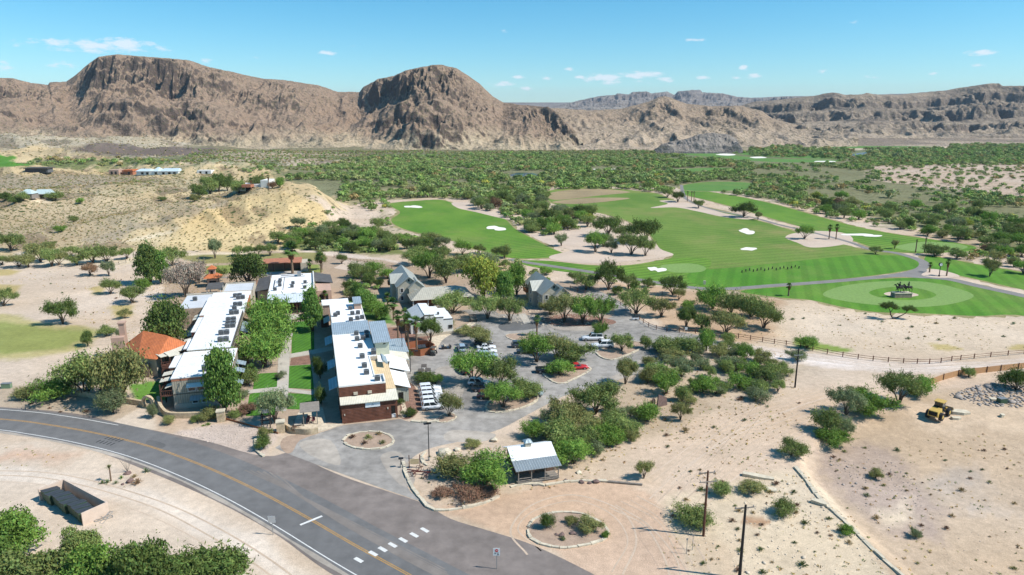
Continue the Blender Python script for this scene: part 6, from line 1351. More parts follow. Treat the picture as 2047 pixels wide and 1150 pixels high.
DARKW = mat('dark_window_glass', (.02, .025, .03), .12, spec=.6); DARKO = mat('dark_interior', (.02, .018, .016), .9); METALG = mat('grey_unit_metal', (.26, .27, .27), .5, [(3, .15, 4)], metal=.4); METALD = mat('dark_unit_grille', (.07, .075, .08), .5, [(6, .3, 3)]); TRIM = mat('dark_trim', (.10, .085, .07), .7)
WOODG = mat('grey_weathered_timber', (.24, .21, .18), .9, [(4, .25, 5)]); CORTEN = mat('rusted_steel_strip', (.28, .11, .05), .8, [(2, .2, 4)]); WHITEP = mat('white_paint', (.72, .72, .70), .5); BANNER = mat('white_sign_cloth', (.70, .74, .76), .6, [(1.2, .06, 4)])
TERRA = mat('orange_stained_wood', (.36, .13, .05), .8, [(2, .2, 4)])
class B:
 """a building: thing with origin at u0, v0; b.part(name, material, mb) adds a part, coordinates are u-u0, v-v0"""
 def __init__(s, name, label, cat, u0, v0, group=None, z=0):
  s.u0, s.v0 = u0, v0; s.o = thing(name, label, cat, UV(u0, v0, z), A16, group)
 def part(s, name, m, mb, parent=None, label=None):
  o = mb.build(name, m, parent or s.o)
  if label: o['label'] = label
  return o
 def bx(s, u0, u1, v0, v1, z0, z1, mb=None):
  return (mb or MB()).box(u0 - s.u0, u1 - s.u0, v0 - s.v0, v1 - s.v0, z0, z1)
 def sl(s, q, th=.12, mb=None):  # sloping slab from four (u, v, z)
  return (mb or MB()).slab([(a - s.u0, b - s.v0, z) for a, b, z in q], th)
 def parapet(s, u0, u1, v0, v1, z, h=.3, w=.25):
  mb = MB(); s.bx(u0, u1, v0, v0 + w, z, z + h, mb); s.bx(u0, u1, v1 - w, v1, z, z + h, mb); s.bx(u0, u0 + w, v0 + w, v1 - w, z, z + h, mb); s.bx(u1 - w, u1, v0 + w, v1 - w, z, z + h, mb); return mb
 def window(s, u, v, z, w, h, face='-v', frame=None, parent=None):
  t = .06; fr = MB()
  def put(mb, a0, a1, z0, z1, d0, d1):
   if face == '-v': s.bx(u + a0, u + a1, v - d1, v - d0, z0, z1, mb)
   elif face == '-u': s.bx(u - d1, u - d0, v + a0, v + a1, z0, z1, mb)
   else: s.bx(u + d0, u + d1, v + a0, v + a1, z0, z1, mb)
  put(fr, -w / 2 - .1, w / 2 + .1, z + h, z + h + .1, .003, .09); put(fr, -w / 2 - .1, w / 2 + .1, z - .1, z, .003, .12); put(fr, -w / 2 - .1, -w / 2, z, z + h, .003, .09); put(fr, w / 2, w / 2 + .1, z, z + h, .003, .09)
  f = s.part('window', frame or WHITEP, fr, parent); pn = MB(); put(pn, -w / 2, w / 2, z, z + h, .002, .03); s.part('pane', DARKW, pn, f); return f
 def gable(s, u0, u1, v0, v1, ze, zr, axis='v', ov=.4, m=None, name='roof', parent=None, th=.14, mats=None):
  """pitched roof; axis = the way the ridge runs. One object, both slopes."""
  mb = MB()
  if axis == 'v':
   c = (u0 + u1) / 2; k = (zr - ze) / (c - u0); a, b_ = u0 - ov, u1 + ov; e = ze - ov * k
   s.sl([(a, v0 - ov, e), (c, v0 - ov, zr), (c, v1 + ov, zr), (a, v1 + ov, e)], th, mb); s.sl([(c, v0 - ov, zr + .004), (b_, v0 - ov, e), (b_, v1 + ov, e), (c, v1 + ov, zr + .004)], th, mb)
  else:
   c = (v0 + v1) / 2; k = (zr - ze) / (c - v0); a, b_ = v0 - ov, v1 + ov; e = ze - ov * k
   s.sl([(u0 - ov, a, e), (u1 + ov, a, e), (u1 + ov, c, zr), (u0 - ov, c, zr)], th, mb); s.sl([(u0 - ov, c, zr + .004), (u1 + ov, c, zr + .004), (u1 + ov, b_, e), (u0 - ov, b_, e)], th, mb)
  return s.part(name, m, mb, parent)
def gable_wall(b, u0, u1, v, ze, zr, th, axis='v', mb=None):
 mb = mb or MB()
 if axis == 'v': p = [(u0, ze), (u1, ze), ((u0 + u1) / 2, zr)]; q = [(a - b.u0, v - b.v0, z) for a, z in p] + [(a - b.u0, v + th - b.v0, z) for a, z in p]
 else: p = [(u0, ze), (u1, ze), ((u0 + u1) / 2, zr)]; q = [(v - b.u0, a - b.v0, z) for a, z in p] + [(v + th - b.u0, a - b.v0, z) for a, z in p]
 return mb.add(q, [(0, 2, 1), (3, 4, 5), (0, 1, 4, 3), (1, 2, 5, 4), (2, 0, 3, 5)])

# roof units: one thing each, copied in a loop
def ac_unit():
 t = thing('air_conditioner', 'x', 'air conditioner', (0, 0, 0), A16)
 m = MB().box(-.55, .55, -.45, .45, .12, 1.0); m.box(-.5, -.3, -.45, .45, 0, .12).box(.3, .5, -.45, .45, 0, .12); m.build('case', METALG, t)
 MB().tube([(0, 0, 1.0), (0, 0, 1.05)], .38, 14).build('fan_grille', METALD, t); MB().box(-.5, .5, -.47, -.452, .2, .92).build('coil_panel', METALD, t)
 return t
AC0 = ac_unit(); AC_used = False
def place_ac(u, v, z, label, group, s=1.0):
 global AC_used
 if not AC_used: o = AC0; AC_used = True
 else:
  o = AC0.copy(); C.objects.link(o)
  for ch in AC0.children:
   c = ch.copy(); C.objects.link(c); c.parent = o
 o.location = UV(u, v, z); o.scale = (s, s, s); o['label'] = label; o['group'] = group
 return o

# --- right wing: long white-roofed building
r = B('hotel_right_wing', 'long two-storey wing with glaring white flat roof and red-brown plank front beside the parking lot', 'building', 2.7, 125.8)
r.part('wall', WOOD, r.bx(2.7, 11.3, 125.8, 129.4, 0, 6.35))
m = MB(); r.bx(2.7, 9.7, 129.4, 142, 0, 6.3, m); r.bx(2.7, 11.3, 142, 159, 0, 6.3, m); r.bx(2.9, 11.1, 159, 187, 0, 6.3, m); r.part('wall', STUCCO, m)
m = MB(); r.bx(2.95, 11.05, 126.05, 129.4, 6.35, 6.48, m); r.bx(2.95, 9.45, 129.4, 142, 6.3, 6.48, m); r.bx(2.95, 11.05, 142, 158.9, 6.3, 6.48, m); r.bx(3.15, 10.85, 166.9, 186.75, 6.3, 6.48, m); r.part('flat_roof', W_ROOF, m)
m = MB(); r.bx(2.7, 11.3, 125.8, 126.05, 6.35, 6.62, m); r.bx(11.05, 11.3, 126.05, 129.4, 6.35, 6.95, m); r.bx(9.45, 11.05, 129.2, 129.4, 6.48, 6.95, m); r.bx(2.7, 2.95, 126.05, 158.9, 6.3, 6.62, m); r.bx(9.45, 9.7, 129.4, 142, 6.3, 6.62, m); r.bx(2.9, 3.15, 166.9, 187, 6.3, 6.6, m); r.bx(10.85, 11.1, 166.9, 187, 6.3, 6.6, m); r.bx(3.15, 10.85, 186.75, 187, 6.3, 6.6, m); r.part('parapet', WHITEST, m)
r.part('metal_roof_strip', BLUEM, r.sl([(2.7, 158.95, 6.7), (11.3, 158.95, 6.7), (11.3, 166.85, 7.15), (2.7, 166.85, 7.15)], .5))
m = MB(); r.bx(2.9, 11.9, 123.7, 125.78, 0, 3.75, m); r.bx(11.92, 13.1, 123.7, 124.0, 2.5, 3.75, m); r.bx(12.85, 13.1, 123.7, 124.0, 0, 2.5, m); r.bx(11.32, 13.1, 125.8, 128.4, 0, 3.75, m); r.part('lower_wall', WOOD, m)
r.part('porch_opening', DARKO, r.bx(11.95, 12.8, 125.0, 125.75, 0, 2.5)); r.part('porch_bench', WHITEP, r.bx(12.0, 12.75, 123.9, 124.5, .1, .6))
r.part('porch_roof', CREAM, r.sl([(2.7, 123.3, 3.9), (13.3, 123.3, 3.9), (13.3, 126.9, 4.65), (2.7, 126.9, 4.65)], .14))
r.part('side_roof', TANM, r.sl([(9.75, 126.9, 4.9), (13.3, 126.95, 4.66), (13.3, 140.6, 5.0), (9.75, 141.8, 5.6)], .12)); r.part('side_wall', STUCCO, r.bx(9.75, 13.0, 128.45, 141.5, 0, 4.5))
for uu in (5.3, 7.9): r.part('wall_box', STUCCO, r.bx(uu, uu + .75, 125.55, 125.79, 4.7, 5.2))
bn = r.part('banner', BANNER, r.bx(7.2, 9.9, 123.6, 123.69, 2.75, 3.7));
lg = MB(); r.bx(8.3, 8.8, 123.58, 123.598, 3.1, 3.3, lg); r.bx(8.45, 8.65, 123.575, 123.598, 3.32, 3.5, lg); r.part('banner_emblem', mat('faded_emblem', (.42, .46, .48), .8), lg, bn)
for uu, zz in ((3.3, 1.6), (11.2, 2.0)): r.part('wall_lamp', STUCCO, r.bx(uu, uu + .2, 123.6, 123.69, zz, zz + .35))
for i, (v0, v1, ext, mt) in enumerate(((178.5, 183.5, 1.6, BLUEM2), (160.0, 166.0, 1.7, BLUEM2), (143.5, 148.5, 1.6, BLUEM2), (131.5, 137.5, 1.7, BLUEM2))):
 r.part('awning', mt, r.sl([(2.68 - ext, v0, 3.8), (2.68, v0, 4.4), (2.68, v1, 4.4), (2.68 - ext, v1, 3.8)], .08))
for v_ in (128.5, 139.5, 145, 151, 156, 163, 170, 176, 181): r.window(2.7 if v_ < 158 else 2.9, v_, 4.7 if v_ in (139.5, 151, 156, 170) else 1.0, 1.3, 1.3, '-u', TRIM)
for v_ in (132, 147, 163.5, 181): r.part('door', WOOD2, r.bx((2.62 if v_ < 158 else 2.82), (2.69 if v_ < 158 else 2.89), v_, v_ + 1.1, .02, 2.1))
# stair tower and low additions on the lot side
t = B('stair_tower', 'pale green stair tower with sloping blue-grey metal roof rising from the white roof', 'tower', 11.32, 146.5)
t.part('wall', GREENST, t.bx(11.32, 14.3, 146.8, 157.5, 0, 7.7)); t.part('roof', BLUEM, t.sl([(10.9, 146.2, 7.9), (14.7, 146.2, 7.9), (14.7, 158.0, 9.3), (10.9, 158.0, 9.3)], .14)); t.part('vent', DARKO, t.bx(13.0, 13.5, 146.72, 146.79, 7.2, 7.4))
t.part('gable_side', GREENST, MB().add([(0, .3, 7.7), (0, 11, 7.7), (0, 11, 9.0), (2.98, .3, 7.7), (2.98, 11, 7.7), (2.98, 11, 9.0)], [(0, 1, 2), (3, 5, 4), (1, 4, 5, 2), (0, 3, 4, 1), (0, 2, 5, 3)]))
t.part('landing_roof', W_ROOF, t.bx(11.32, 14.3, 142.5, 146.78, 4.6, 4.8)); t.part('landing_wall', GREENST, t.bx(11.34, 14.2, 142.6, 146.78, 0, 4.6))
t = B('entry_canopy', 'blue-grey metal entry canopy on posts beside the stair tower', 'canopy', 14.8, 152)
t.part('roof', BLUEM, t.sl([(14.75, 152.2, 3.2), (19.2, 152.2, 3.2), (19.2, 160.5, 3.9), (14.75, 160.5, 3.9)], .12))
for uu, vv in ((15.2, 152.7), (18.9, 152.7), (18.9, 160.0)): t.part('post', STUCCO, t.bx(uu, uu + .3, vv, vv + .3, 0, 3.1))
t.part('back_wall', WHITEST, t.bx(15.3, 19.0, 160.3, 160.6, 0, 3.5))
t = B('white_roofed_annex', 'low annex with white sloping roofs and green corrugated front between tan roof and planting', 'building', 13.35, 130)
t.part('wall', ribmat('green_grey_corrugated_wall', (.42, .43, .36), 'X', .35, .3, .7), t.bx(13.35, 16.2, 131.0, 141.8, 0, 3.0)); t.part('roof', W_ROOF, t.sl([(13.32, 130.6, 4.1), (16.6, 130.6, 3.05), (16.6, 138.5, 3.3), (13.32, 138.5, 4.4)], .1)); t.part('roof', W_ROOF, t.sl([(13.32, 138.9, 4.7), (17.6, 138.9, 3.4), (17.6, 146.0, 3.6), (14.4, 146.0, 4.9)], .1))
t.part('roof', CREAM, t.sl([(14.4, 146.6, 4.0), (18.6, 146.6, 3.1), (18.6, 151.8, 3.2), (14.4, 151.8, 4.1)], .1)); t.part('wall', WHITEST, t.bx(14.5, 17.4, 141.9, 151.6, 0, 3.0)); t.part('door', DARKO, t.bx(14.2, 15.1, 130.92, 130.99, 0, 2.1))
t.part('skylight', BLUEM2, t.sl([(12.0, 137.5, 6.9), (13.0, 137.5, 6.1), (13.0, 141.5, 6.2), (12.0, 141.5, 7.0)], .3))
t = B('roof_hut', 'small stucco stair hut with blue-grey roof at the far end of the long white roof', 'hut', 9.0, 180)
t.part('wall', PINKST, t.bx(9.0, 10.8, 180.2, 184.6, 6.49, 8.0)); t.part('roof', BLUEM, t.sl([(8.8, 179.9, 8.1), (11.0, 179.9, 8.1), (11.0, 184.9, 8.7), (8.8, 184.9, 8.7)], .1))
UN = [('by the far left parapet', 4.7, 176.0), ('beside the one at the far left parapet', 4.0, 174.6), ('just in front of the roof hut', 8.0, 180.2), ('left of a pair before the metal strip', 8.2, 175.0), ('right of a pair before the metal strip', 9.6, 175.2), ('left of a trio behind the metal strip', 7.5, 169.3), ('middle of a trio behind the metal strip', 9.1, 170.1), ('right of a trio behind the metal strip', 10.3, 170.6),
      ('alone just before the metal strip', 8.0, 157.5), ('farther of two dark ones beside the stair tower', 10.3, 157.3), ('nearer of two dark ones beside the stair tower', 10.2, 155.0), ('left of a pair in mid roof', 7.9, 153.2), ('right of a pair in mid roof', 9.2, 153.6), ('alone behind the two at the tan roof', 8.2, 148.0), ('farther of two tall ones by the annex', 10.7, 143.9), ('nearer of two tall ones by the annex', 10.6, 142.8), ('alone left of the tall two', 8.1, 141.0), ('beside the far end of the tan roof', 8.1, 135.2), ('near the front, beside the tan roof', 8.2, 131.2), ('at the right front corner of the roof', 9.9, 127.2)]
for w_, uu, vv in UN: place_ac(uu, vv, 6.485, 'grey roof unit ' + w_ + ' of the right wing', 'air conditioners on the right wing roof', .95)

# --- left wing, stepping back in blocks
l = B('front_block_building', 'front block of the left wing, beige board-and-batten wall with shade awnings', 'building', -28, 139.5)
l.part('wall', BATTEN, l.bx(-28, -17.5, 139.5, 155.4, 0, 5.7)); l.part('band', REDR, l.bx(-28.03, -17.47, 139.47, 155.4, 5.705, 6.2)); l.part('flat_roof', W_ROOFS, l.bx(-28.1, -17.4, 139.4, 155.4, 6.205, 6.4)); l.part('base_course', STUCCO, l.bx(-28.04, -17.46, 139.44, 139.5, 0, 1.0)); l.part('belt', TRIM, l.bx(-28.05, -17.45, 139.42, 139.495, 2.95, 3.1))
l.part('side_roof', W_ROOFS, l.bx(-29.9, -28.12, 148, 155.3, 5.6, 5.8)); l.part('side_wall', WOOD2, l.bx(-29.8, -28.02, 148.1, 155.3, 0, 5.6))
l.part('awning', WHITEST, l.sl([(-25.4, 138.3, 4.6), (-22.2, 138.3, 4.6), (-22.2, 139.4, 5.1), (-25.4, 139.4, 5.1)], .08), label='white fabric awning high on the siding wall')
l.part('awning', BLUEM2, l.sl([(-25.0, 138.2, 1.9), (-21.6, 138.2, 1.9), (-21.6, 139.4, 2.5), (-25.0, 139.4, 2.5)], .08), label='blue-grey metal awning over the lower windows'); l.part('awning', BLUEM2, l.sl([(-19.9, 138.4, 1.9), (-18.4, 138.4, 1.9), (-18.4, 139.4, 2.5), (-19.9, 139.4, 2.5)], .08))
l.window(-24.2, 139.5, .9, .9, 1.0, '-v'); l.window(-22.5, 139.5, .9, .9, 1.0, '-v'); l.window(-19.1, 139.5, .9, .9, 1.0, '-v'); l.window(-24.6, 139.5, 3.5, 1.2, 1.0, '-v'); l.window(-23, 139.5, 3.5, 1.2, 1.0, '-v')
bal = l.part('balcony', WOOD2, l.bx(-30.2, -28.05, 139.6, 147.8, 2.75, 2.95))
m = MB()
for k in range(18): l.bx(-30.2, -30.14, 139.7 + k * .45, 139.76 + k * .45, 2.95, 3.85, m)
for k in range(6): l.bx(-30.1 + k * .36, -30.04 + k * .36, 139.6, 139.66, 2.95, 3.85, m)
l.bx(-30.22, -28.05, 139.58, 139.68, 3.85, 3.95, m); l.bx(-30.22, -30.12, 139.68, 147.8, 3.85, 3.95, m); l.part('railing', WOOD2, m, bal)
for vv in (139.6, 143.6, 147.4): l.part('balcony_post', WOOD2, l.bx(-30.3, -30.1, vv, vv + .2, 0, 5.2))
for k, (v0, z_) in enumerate(((139.4, 4.9), (142.0, 5.3), (145.0, 5.5))): l.part('awning', CREAM, l.sl([(-30.7 if k else -29.3, v0, z_ - .4), (-28.1, v0, z_), (-28.1, v0 + 2.2, z_), (-30.7 if k else -29.3, v0 + 2.2, z_ - .4)], .07))
for v0, z_ in ((150.5, 4.6), (146.8, 4.3), (142.5, 3.4)): l.part('awning', BLUEM2, l.sl([(-17.4, v0, z_), (-15.6, v0, z_ - .6), (-15.6, v0 + 2.4, z_ - .6), (-17.4, v0 + 2.4, z_)], .07))
l = B('middle_block_building', 'middle block of the left wing under a spotted white roof', 'building', -28.5, 155.5)
l.part('wall', BATTEN, l.bx(-27.4, -18.8, 155.5, 185.2, 0, 6.7)); l.part('flat_roof', W_ROOFS, l.bx(-27.5, -18.7, 155.4, 185.2, 6.705, 6.88)); l.part('side_roof', W_ROOFS, l.bx(-28.8, -27.52, 159, 166, 5.9, 6.1)); l.part('side_roof', W_ROOFS, l.bx(-28.9, -27.52, 170.5, 183, 6.3, 6.5)); m = MB(); l.bx(-28.7, -27.42, 159.1, 165.9, 0, 5.9, m); l.bx(-28.8, -27.42, 170.6, 182.9, 0, 6.3, m); l.part('side_wall', WOOD2, m)
l.part('parapet', TRIM, l.bx(-18.68, -18.5, 155.4, 185.2, 6.3, 7.0))
for vv, z_ in ((157.4, 5.0), (168.0, 5.2), (173, 5), (175.6, 5.0), (178.3, 5.0), (181.0, 4.8)): l.part('awning', CREAM, l.sl([(-30.3, vv, z_ - .3), (-28.2 if vv > 165 else -27.45, vv, z_ + .2), (-28.2 if vv > 165 else -27.45, vv + 2.1, z_ + .2), (-30.3, vv + 2.1, z_ - .3)], .07))
l.part('porch_roof', BROWNR, l.sl([(-18.45, 159.5, 5.0), (-15.9, 159.5, 3.6), (-15.9, 170, 3.6), (-18.45, 170, 5.0)], .12)); l.part('porch_roof', BLUEM2, l.sl([(-18.45, 173.5, 5.1), (-15.6, 173.5, 3.9), (-15.6, 182, 3.9), (-18.45, 182, 5.1)], .12)); l.part('porch_roof', BROWNR, l.sl([(-18.45, 184.5, 5.3), (-16.2, 184.5, 4.2), (-16.2, 196, 4.2), (-18.45, 196, 5.3)], .12))
for vv in (159.8, 169.6, 173.8, 181.7): l.part('porch_post', WOOD2, l.bx(-16.1, -15.9, vv, vv + .2, 0, 3.6))
for vv in (160.5, 164, 176, 180): l.window(-18.8, vv, 1.0, 1.2, 1.3, '+u', TRIM)
l = B('rear_block_building', 'rear block of the left wing with white roof and reddish end wall', 'building', -29.5, 186)
l.part('wall', STUCCO, l.bx(-29.0, -18.6, 185.9, 205.5, 0, 6.1)); l.part('flat_roof', W_ROOFS, l.bx(-29.1, -18.5, 185.8, 205.5, 6.105, 6.28)); l.part('wall', PINKST, l.bx(-29.04, -27.5, 185.7, 185.78, 3.8, 6.2)); l.part('end_trim', TERRA, l.bx(-18.48, -18.3, 196.5, 205.5, 3.0, 6.2))
for vv in (188.5, 191.3): l.part('awning', CREAM, l.sl([(-31.3, vv, 4.4), (-29.1, vv, 4.9), (-29.1, vv + 2, 4.9), (-31.3, vv + 2, 4.4)], .07))
l = B('stone_wing', 'low wing with grey-white roof and brown stone wall at the back left of the hotel', 'building', -36, 197)
l.part('wall', STONEW, l.bx(-36.2, -29.12, 198.5, 213.8, 0, 5.0)); l.part('flat_roof', W_ROOF2, l.bx(-36.0, -29.3, 198.7, 213.6, 5.005, 5.12)); l.part('coping', STUCCO, l.bx(-36.3, -18.6, 213.82, 214.3, 0, 5.5)); l.part('rear_wall', STUCCO, l.bx(-29.1, -18.6, 205.6, 213.8, 0, 5.2)); l.part('flat_roof', W_ROOFS, l.bx(-29.05, -18.7, 205.6, 213.8, 5.205, 5.4))
for uu in (-33.8, -31.5): l.part('stone_pier', STONEW, l.bx(uu, uu + .7, 196.6, 197.3, 0, 3.6))
l = B('hotel_back_block', 'farthest white-roofed block of the left wing with cream parapet', 'building', -26.8, 214.4)
l.part('wall', STUCCO, l.bx(-26.8, -18.2, 214.4, 226, 0, 5.0)); l.part('flat_roof', W_ROOF2, l.bx(-26.5, -18.5, 214.5, 225.7, 5.005, 5.1)); l.part('parapet', STUCCO, l.parapet(-26.8, -18.2, 214.4, 226, 5.0, .45))
for i, (uu, vv, zz, w_) in enumerate(((-33.0, 207.0, 5.13, 'on the low stone wing'), (-22.0, 203.0, 6.29, 'farthest on the rear block'), (-21.0, 200.5, 6.29, 'second farthest on the rear block'), (-21.1, 193.0, 6.29, 'third on the rear block'), (-21.0, 189.3, 6.29, 'nearest on the rear block'), (-21.0, 182.3, 6.89, 'farthest on the middle block'), (-21.1, 175.8, 6.89, 'farthest of three together on the middle block'),
  (-20.9, 172.9, 6.89, 'middle of three together on the middle block'), (-20.8, 170.3, 6.89, 'nearest of three together on the middle block'), (-21.6, 164.9, 6.89, 'second from the front of the middle block'), (-21.2, 159.5, 6.89, 'nearest the front of the middle block'), (-21.8, 151.5, 6.41, 'farthest on the front block, half behind the ash'), (-22.0, 145.1, 6.41, 'second on the front block beside the ash'), (-22.2, 142.0, 6.41, 'nearest the edge of the front block'))):
 place_ac(uu, vv, zz, 'dark roof unit ' + w_ + ' of the left wing', 'air conditioners on the left wing roof', 1.05);
 if i not in (0, 4): place_ac(uu + 1.15, vv + .1, zz, 'right twin of the dark roof unit ' + w_, 'air conditioners on the left wing roof', 1.05)

# --- central hall
h = B('central_hall', 'central hall with busy white roof and light metal porch roof facing the lawn', 'building', -14, 208.7)
h.part('wall', STUCCO, h.bx(-14, -1, 208.8, 236.2, 0, 4.8)); h.part('flat_roof', W_ROOF, h.bx(-13.8, -1.2, 209.0, 236.0, 4.805, 4.95)); h.part('parapet', WHITEST, h.bx(-1.0, -.7, 209, 236, 3.8, 5.6)); h.part('porch_roof', ribmat('pale_blue_porch_metal', (.55, .60, .62), 'X', .8, .06, .5), h.sl([(-13.8, 203.5, 3.6), (-1.4, 203.5, 3.6), (-1.0, 208.9, 4.9), (-14.0, 208.9, 4.9)], .12))
for uu in (-13, -9.5, -6, -2.5): h.part('porch_post', WOOD2, h.bx(uu, uu + .25, 203.9, 204.15, 0, 3.5))
m = MB(); h.bx(-9.8, -9.7, 214, 231, 4.96, 5.1, m); h.bx(-11, -3.5, 231.5, 231.6, 4.96, 5.15, m); h.bx(-12.6, -12.4, 216, 228, 4.96, 5.2, m); h.bx(-11, -4, 234, 234.1, 4.96, 5.15, m); h.part('duct', METALD, m)
h.part('kitchen_hood', METALG, h.bx(-5.8, -4.7, 231.5, 234, 4.96, 6.2)); h.part('roof_gap', METALD, h.bx(-7.2, -5.9, 208.95, 209.3, 4.96, 5.0)); h.part('side_wall', WOOD2, h.bx(-13, -2, 208.6, 208.79, 0, 3))
for w_, uu, vv in (('far left', -10.9, 226.0), ('second on the left', -11.0, 223.9), ('third on the left', -10.8, 219.0), ('nearest on the left', -12.0, 213.8), ('right, far', -3.4, 221.0), ('right, near', -3.5, 214.0), ('centre, far', -7.0, 220.8), ('centre, near', -7.2, 216.5)): place_ac(uu, vv, 4.955, 'dark unit on the central hall roof, ' + w_, 'air conditioners on the central hall', .95)
h = B('shingled_lean_to', 'dark shingled lean-to roof on the left side of the central hall', 'building', -18, 219); h.part('roof', BLKSH, h.sl([(-18.2, 220, 3.6), (-14.3, 219.0, 4.4), (-14.3, 237, 4.6), (-18.0, 238, 3.8)], .15)); h.part('wall', STUCCO, h.bx(-17.6, -14.5, 221, 236.5, 0, 3.4))
h = B('pink_stucco_room', 'pink stucco room with dark shingle roof on the right of the central hall', 'building', -.6, 216); h.part('roof', BLKSH, h.sl([(-.6, 226.0, 4.4), (5.0, 224.4, 3.9), (4.6, 234.0, 4.5), (-.6, 235.6, 5.2)], .15)); h.part('wall', PINKST, h.bx(-.4, 4.2, 215.5, 226.0, 0, 3.6)); h.part('opening', DARKO, h.bx(.6, 3.2, 215.42, 215.49, 0, 2.4)); h.part('wall', PINKST, h.bx(-.4, 4.0, 226.0, 233.5, 0, 3.5))
h = B('link_roof', 'small white link roof over a reddish wall between central hall and right wing', 'building', 1, 196); h.part('roof', W_ROOF, h.bx(1.0, 8.5, 198.0, 204.0, 3.4, 3.6)); h.part('wall', PINKST, h.bx(1.2, 8.3, 198.3, 203.8, 0, 3.4)); h.part('side_shed', BROWNR, h.sl([(.2, 187.5, 3.0), (2.6, 187.5, 3.4), (2.6, 195.0, 3.6), (.2, 195.0, 3.2)], .1)); h.part('shed_wall', WOOD2, h.bx(.5, 2.5, 187.8, 194.8, 0, 2.9))
# --- long shaded building behind
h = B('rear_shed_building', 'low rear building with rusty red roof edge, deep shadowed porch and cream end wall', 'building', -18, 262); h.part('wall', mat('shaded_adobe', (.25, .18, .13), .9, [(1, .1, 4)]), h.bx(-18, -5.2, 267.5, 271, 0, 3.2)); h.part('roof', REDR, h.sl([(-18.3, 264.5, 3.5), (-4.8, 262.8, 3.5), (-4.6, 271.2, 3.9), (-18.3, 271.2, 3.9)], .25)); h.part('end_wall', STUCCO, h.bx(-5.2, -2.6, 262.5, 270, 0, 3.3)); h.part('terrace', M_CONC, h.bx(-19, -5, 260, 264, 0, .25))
for uu in (-15, -11, -7.5): h.part('porch_post', WOOD2, h.bx(uu, uu + .3, 264.8, 265.1, .26, 3.2))
h.part('low_wall', PINKST, h.bx(-22, -7, 246.0, 246.5, 0, 1.4))
# --- bell tower
h = B('bell_tower', 'small stucco tower with two orange tile roofs behind the left wing', 'tower', -34.6, 246)
h.part('wall', PINKST, h.bx(-34.9, -31.4, 245.5, 249, 0, 3.2)); h.part('opening', DARKO, h.bx(-34.2, -32.1, 245.4, 245.49, .1, 2.2)); h.part('upper_wall', PINKST, h.bx(-34.3, -32.3, 246.6, 248.6, 3.6, 6.0)); h.part('bell_opening', DARKO, h.bx(-33.7, -32.9, 246.5, 246.59, 4.3, 5.3))
def pyr(b, u0, u1, v0, v1, z0, z1, name, m, top=.15):
 cu, cv = (u0 + u1) / 2, (v0 + v1) / 2; q = lambda a, c, z: (a - b.u0, c - b.v0, z)
 lo_ = [q(u0, v0, z0), q(u1, v0, z0), q(u1, v1, z0), q(u0, v1, z0)]; tu = (u1 - u0) / 2 * top; tv = (v1 - v0) / 2 * top
 return b.part(name, m, MB().hexa(lo_ + [q(cu - tu, cv - tv, z1), q(cu + tu, cv - tv, z1), q(cu + tu, cv + tv, z1), q(cu - tu, cv + tv, z1)]))
pyr(h, -36.0, -30.4, 244.6, 250.0, 3.2, 4.3, 'lower_roof', TILE, .45); pyr(h, -34.8, -31.8, 246.1, 249.1, 6.0, 7.1, 'upper_roof', TILE, .05)
h = B('picnic_shelter', 'little dark-roofed shelter at the foot of the bell tower', 'shelter', -32, 233); h.part('roof', BLKSH, h.sl([(-33.5, 230, 2.9), (-28.8, 230, 2.9), (-28.8, 238, 3.2), (-33.5, 238, 3.2)], .12))
for uu, vv in ((-33.2, 230.4), (-29.3, 230.4), (-33.2, 237.4), (-29.3, 237.4)): h.part('post', WHITEST, h.bx(uu, uu + .25, vv, vv + .25, 0, 2.85))

# --- tiled house at the left
th_ = thing('tiled_house', 'stucco and stone house under a bright orange clay tile hip roof with pink chimney', 'house', UV(-38, 163, 0), A16)
q = lambda u, v, z: (u + 38, v - 163, z)
Ap, Rp = q(-39.2, 172.1, 7.2), q(-32.7, 165.5, 7.2); BLp, Bp, Lp = q(-38.4, 161.0, 4.3), q(-34.3, 158.6, 4.3), q(-43.2, 172.2, 4.3); Kp = q(-28.2, 166.5, 4.6); K2 = q(-36.5, 178.5, 4.4)
MB().add([Ap, Rp, Bp, BLp, Lp, Kp, K2], [(3, 2, 1, 0), (0, 4, 3), (2, 5, 1), (1, 5, 6, 0), (0, 6, 4), (4, 6, 5, 2, 3)]).build('roof', TILE, th_)
MB().prism([q(-37.6, 161.8, 0)[:2], q(-34.6, 159.9, 0)[:2], q(-29.5, 166.5, 0)[:2], q(-36.8, 177.0, 0)[:2], q(-42.0, 171.8, 0)[:2]], 0, 4.28).build('wall', STUCCO, th_)
MB().box(-6.9, -5.7, 12.0, 13.6, 0, 8.4).box(-7.1, -5.5, 11.8, 13.8, 8.4, 8.7).box(-8.4, -5.7, 10.4, 12.0, 0, 5.6).build('chimney', PINKST, th_)
MB().prism([q(-38.2, 160.9, 0)[:2], q(-36.2, 159.6, 0)[:2], q(-36.2, 161, 0)[:2], q(-38, 162, 0)[:2]], 0, 3.0).build('stone_base', STONEW, th_)
wf = MB().box(-.2, .7, -2.55, -2.45, 1.2, 2.3).build('window', TRIM, th_)
t = thing('clay_tile_stack', 'low garden wall topped with loose orange clay tiles below the tiled house', 'tile wall', UV(-41.8, 151.5, 0), A16); MB().box(-2.2, 2.2, -.5, .5, 0, 1.2).build('wall', STONEW, t); MB().slab([(-1.8, -.8, 1.9), (1.9, -.8, 1.9), (1.9, .9, 2.4), (-1.8, .9, 2.4)], .3).build('tiles', TILE, t)
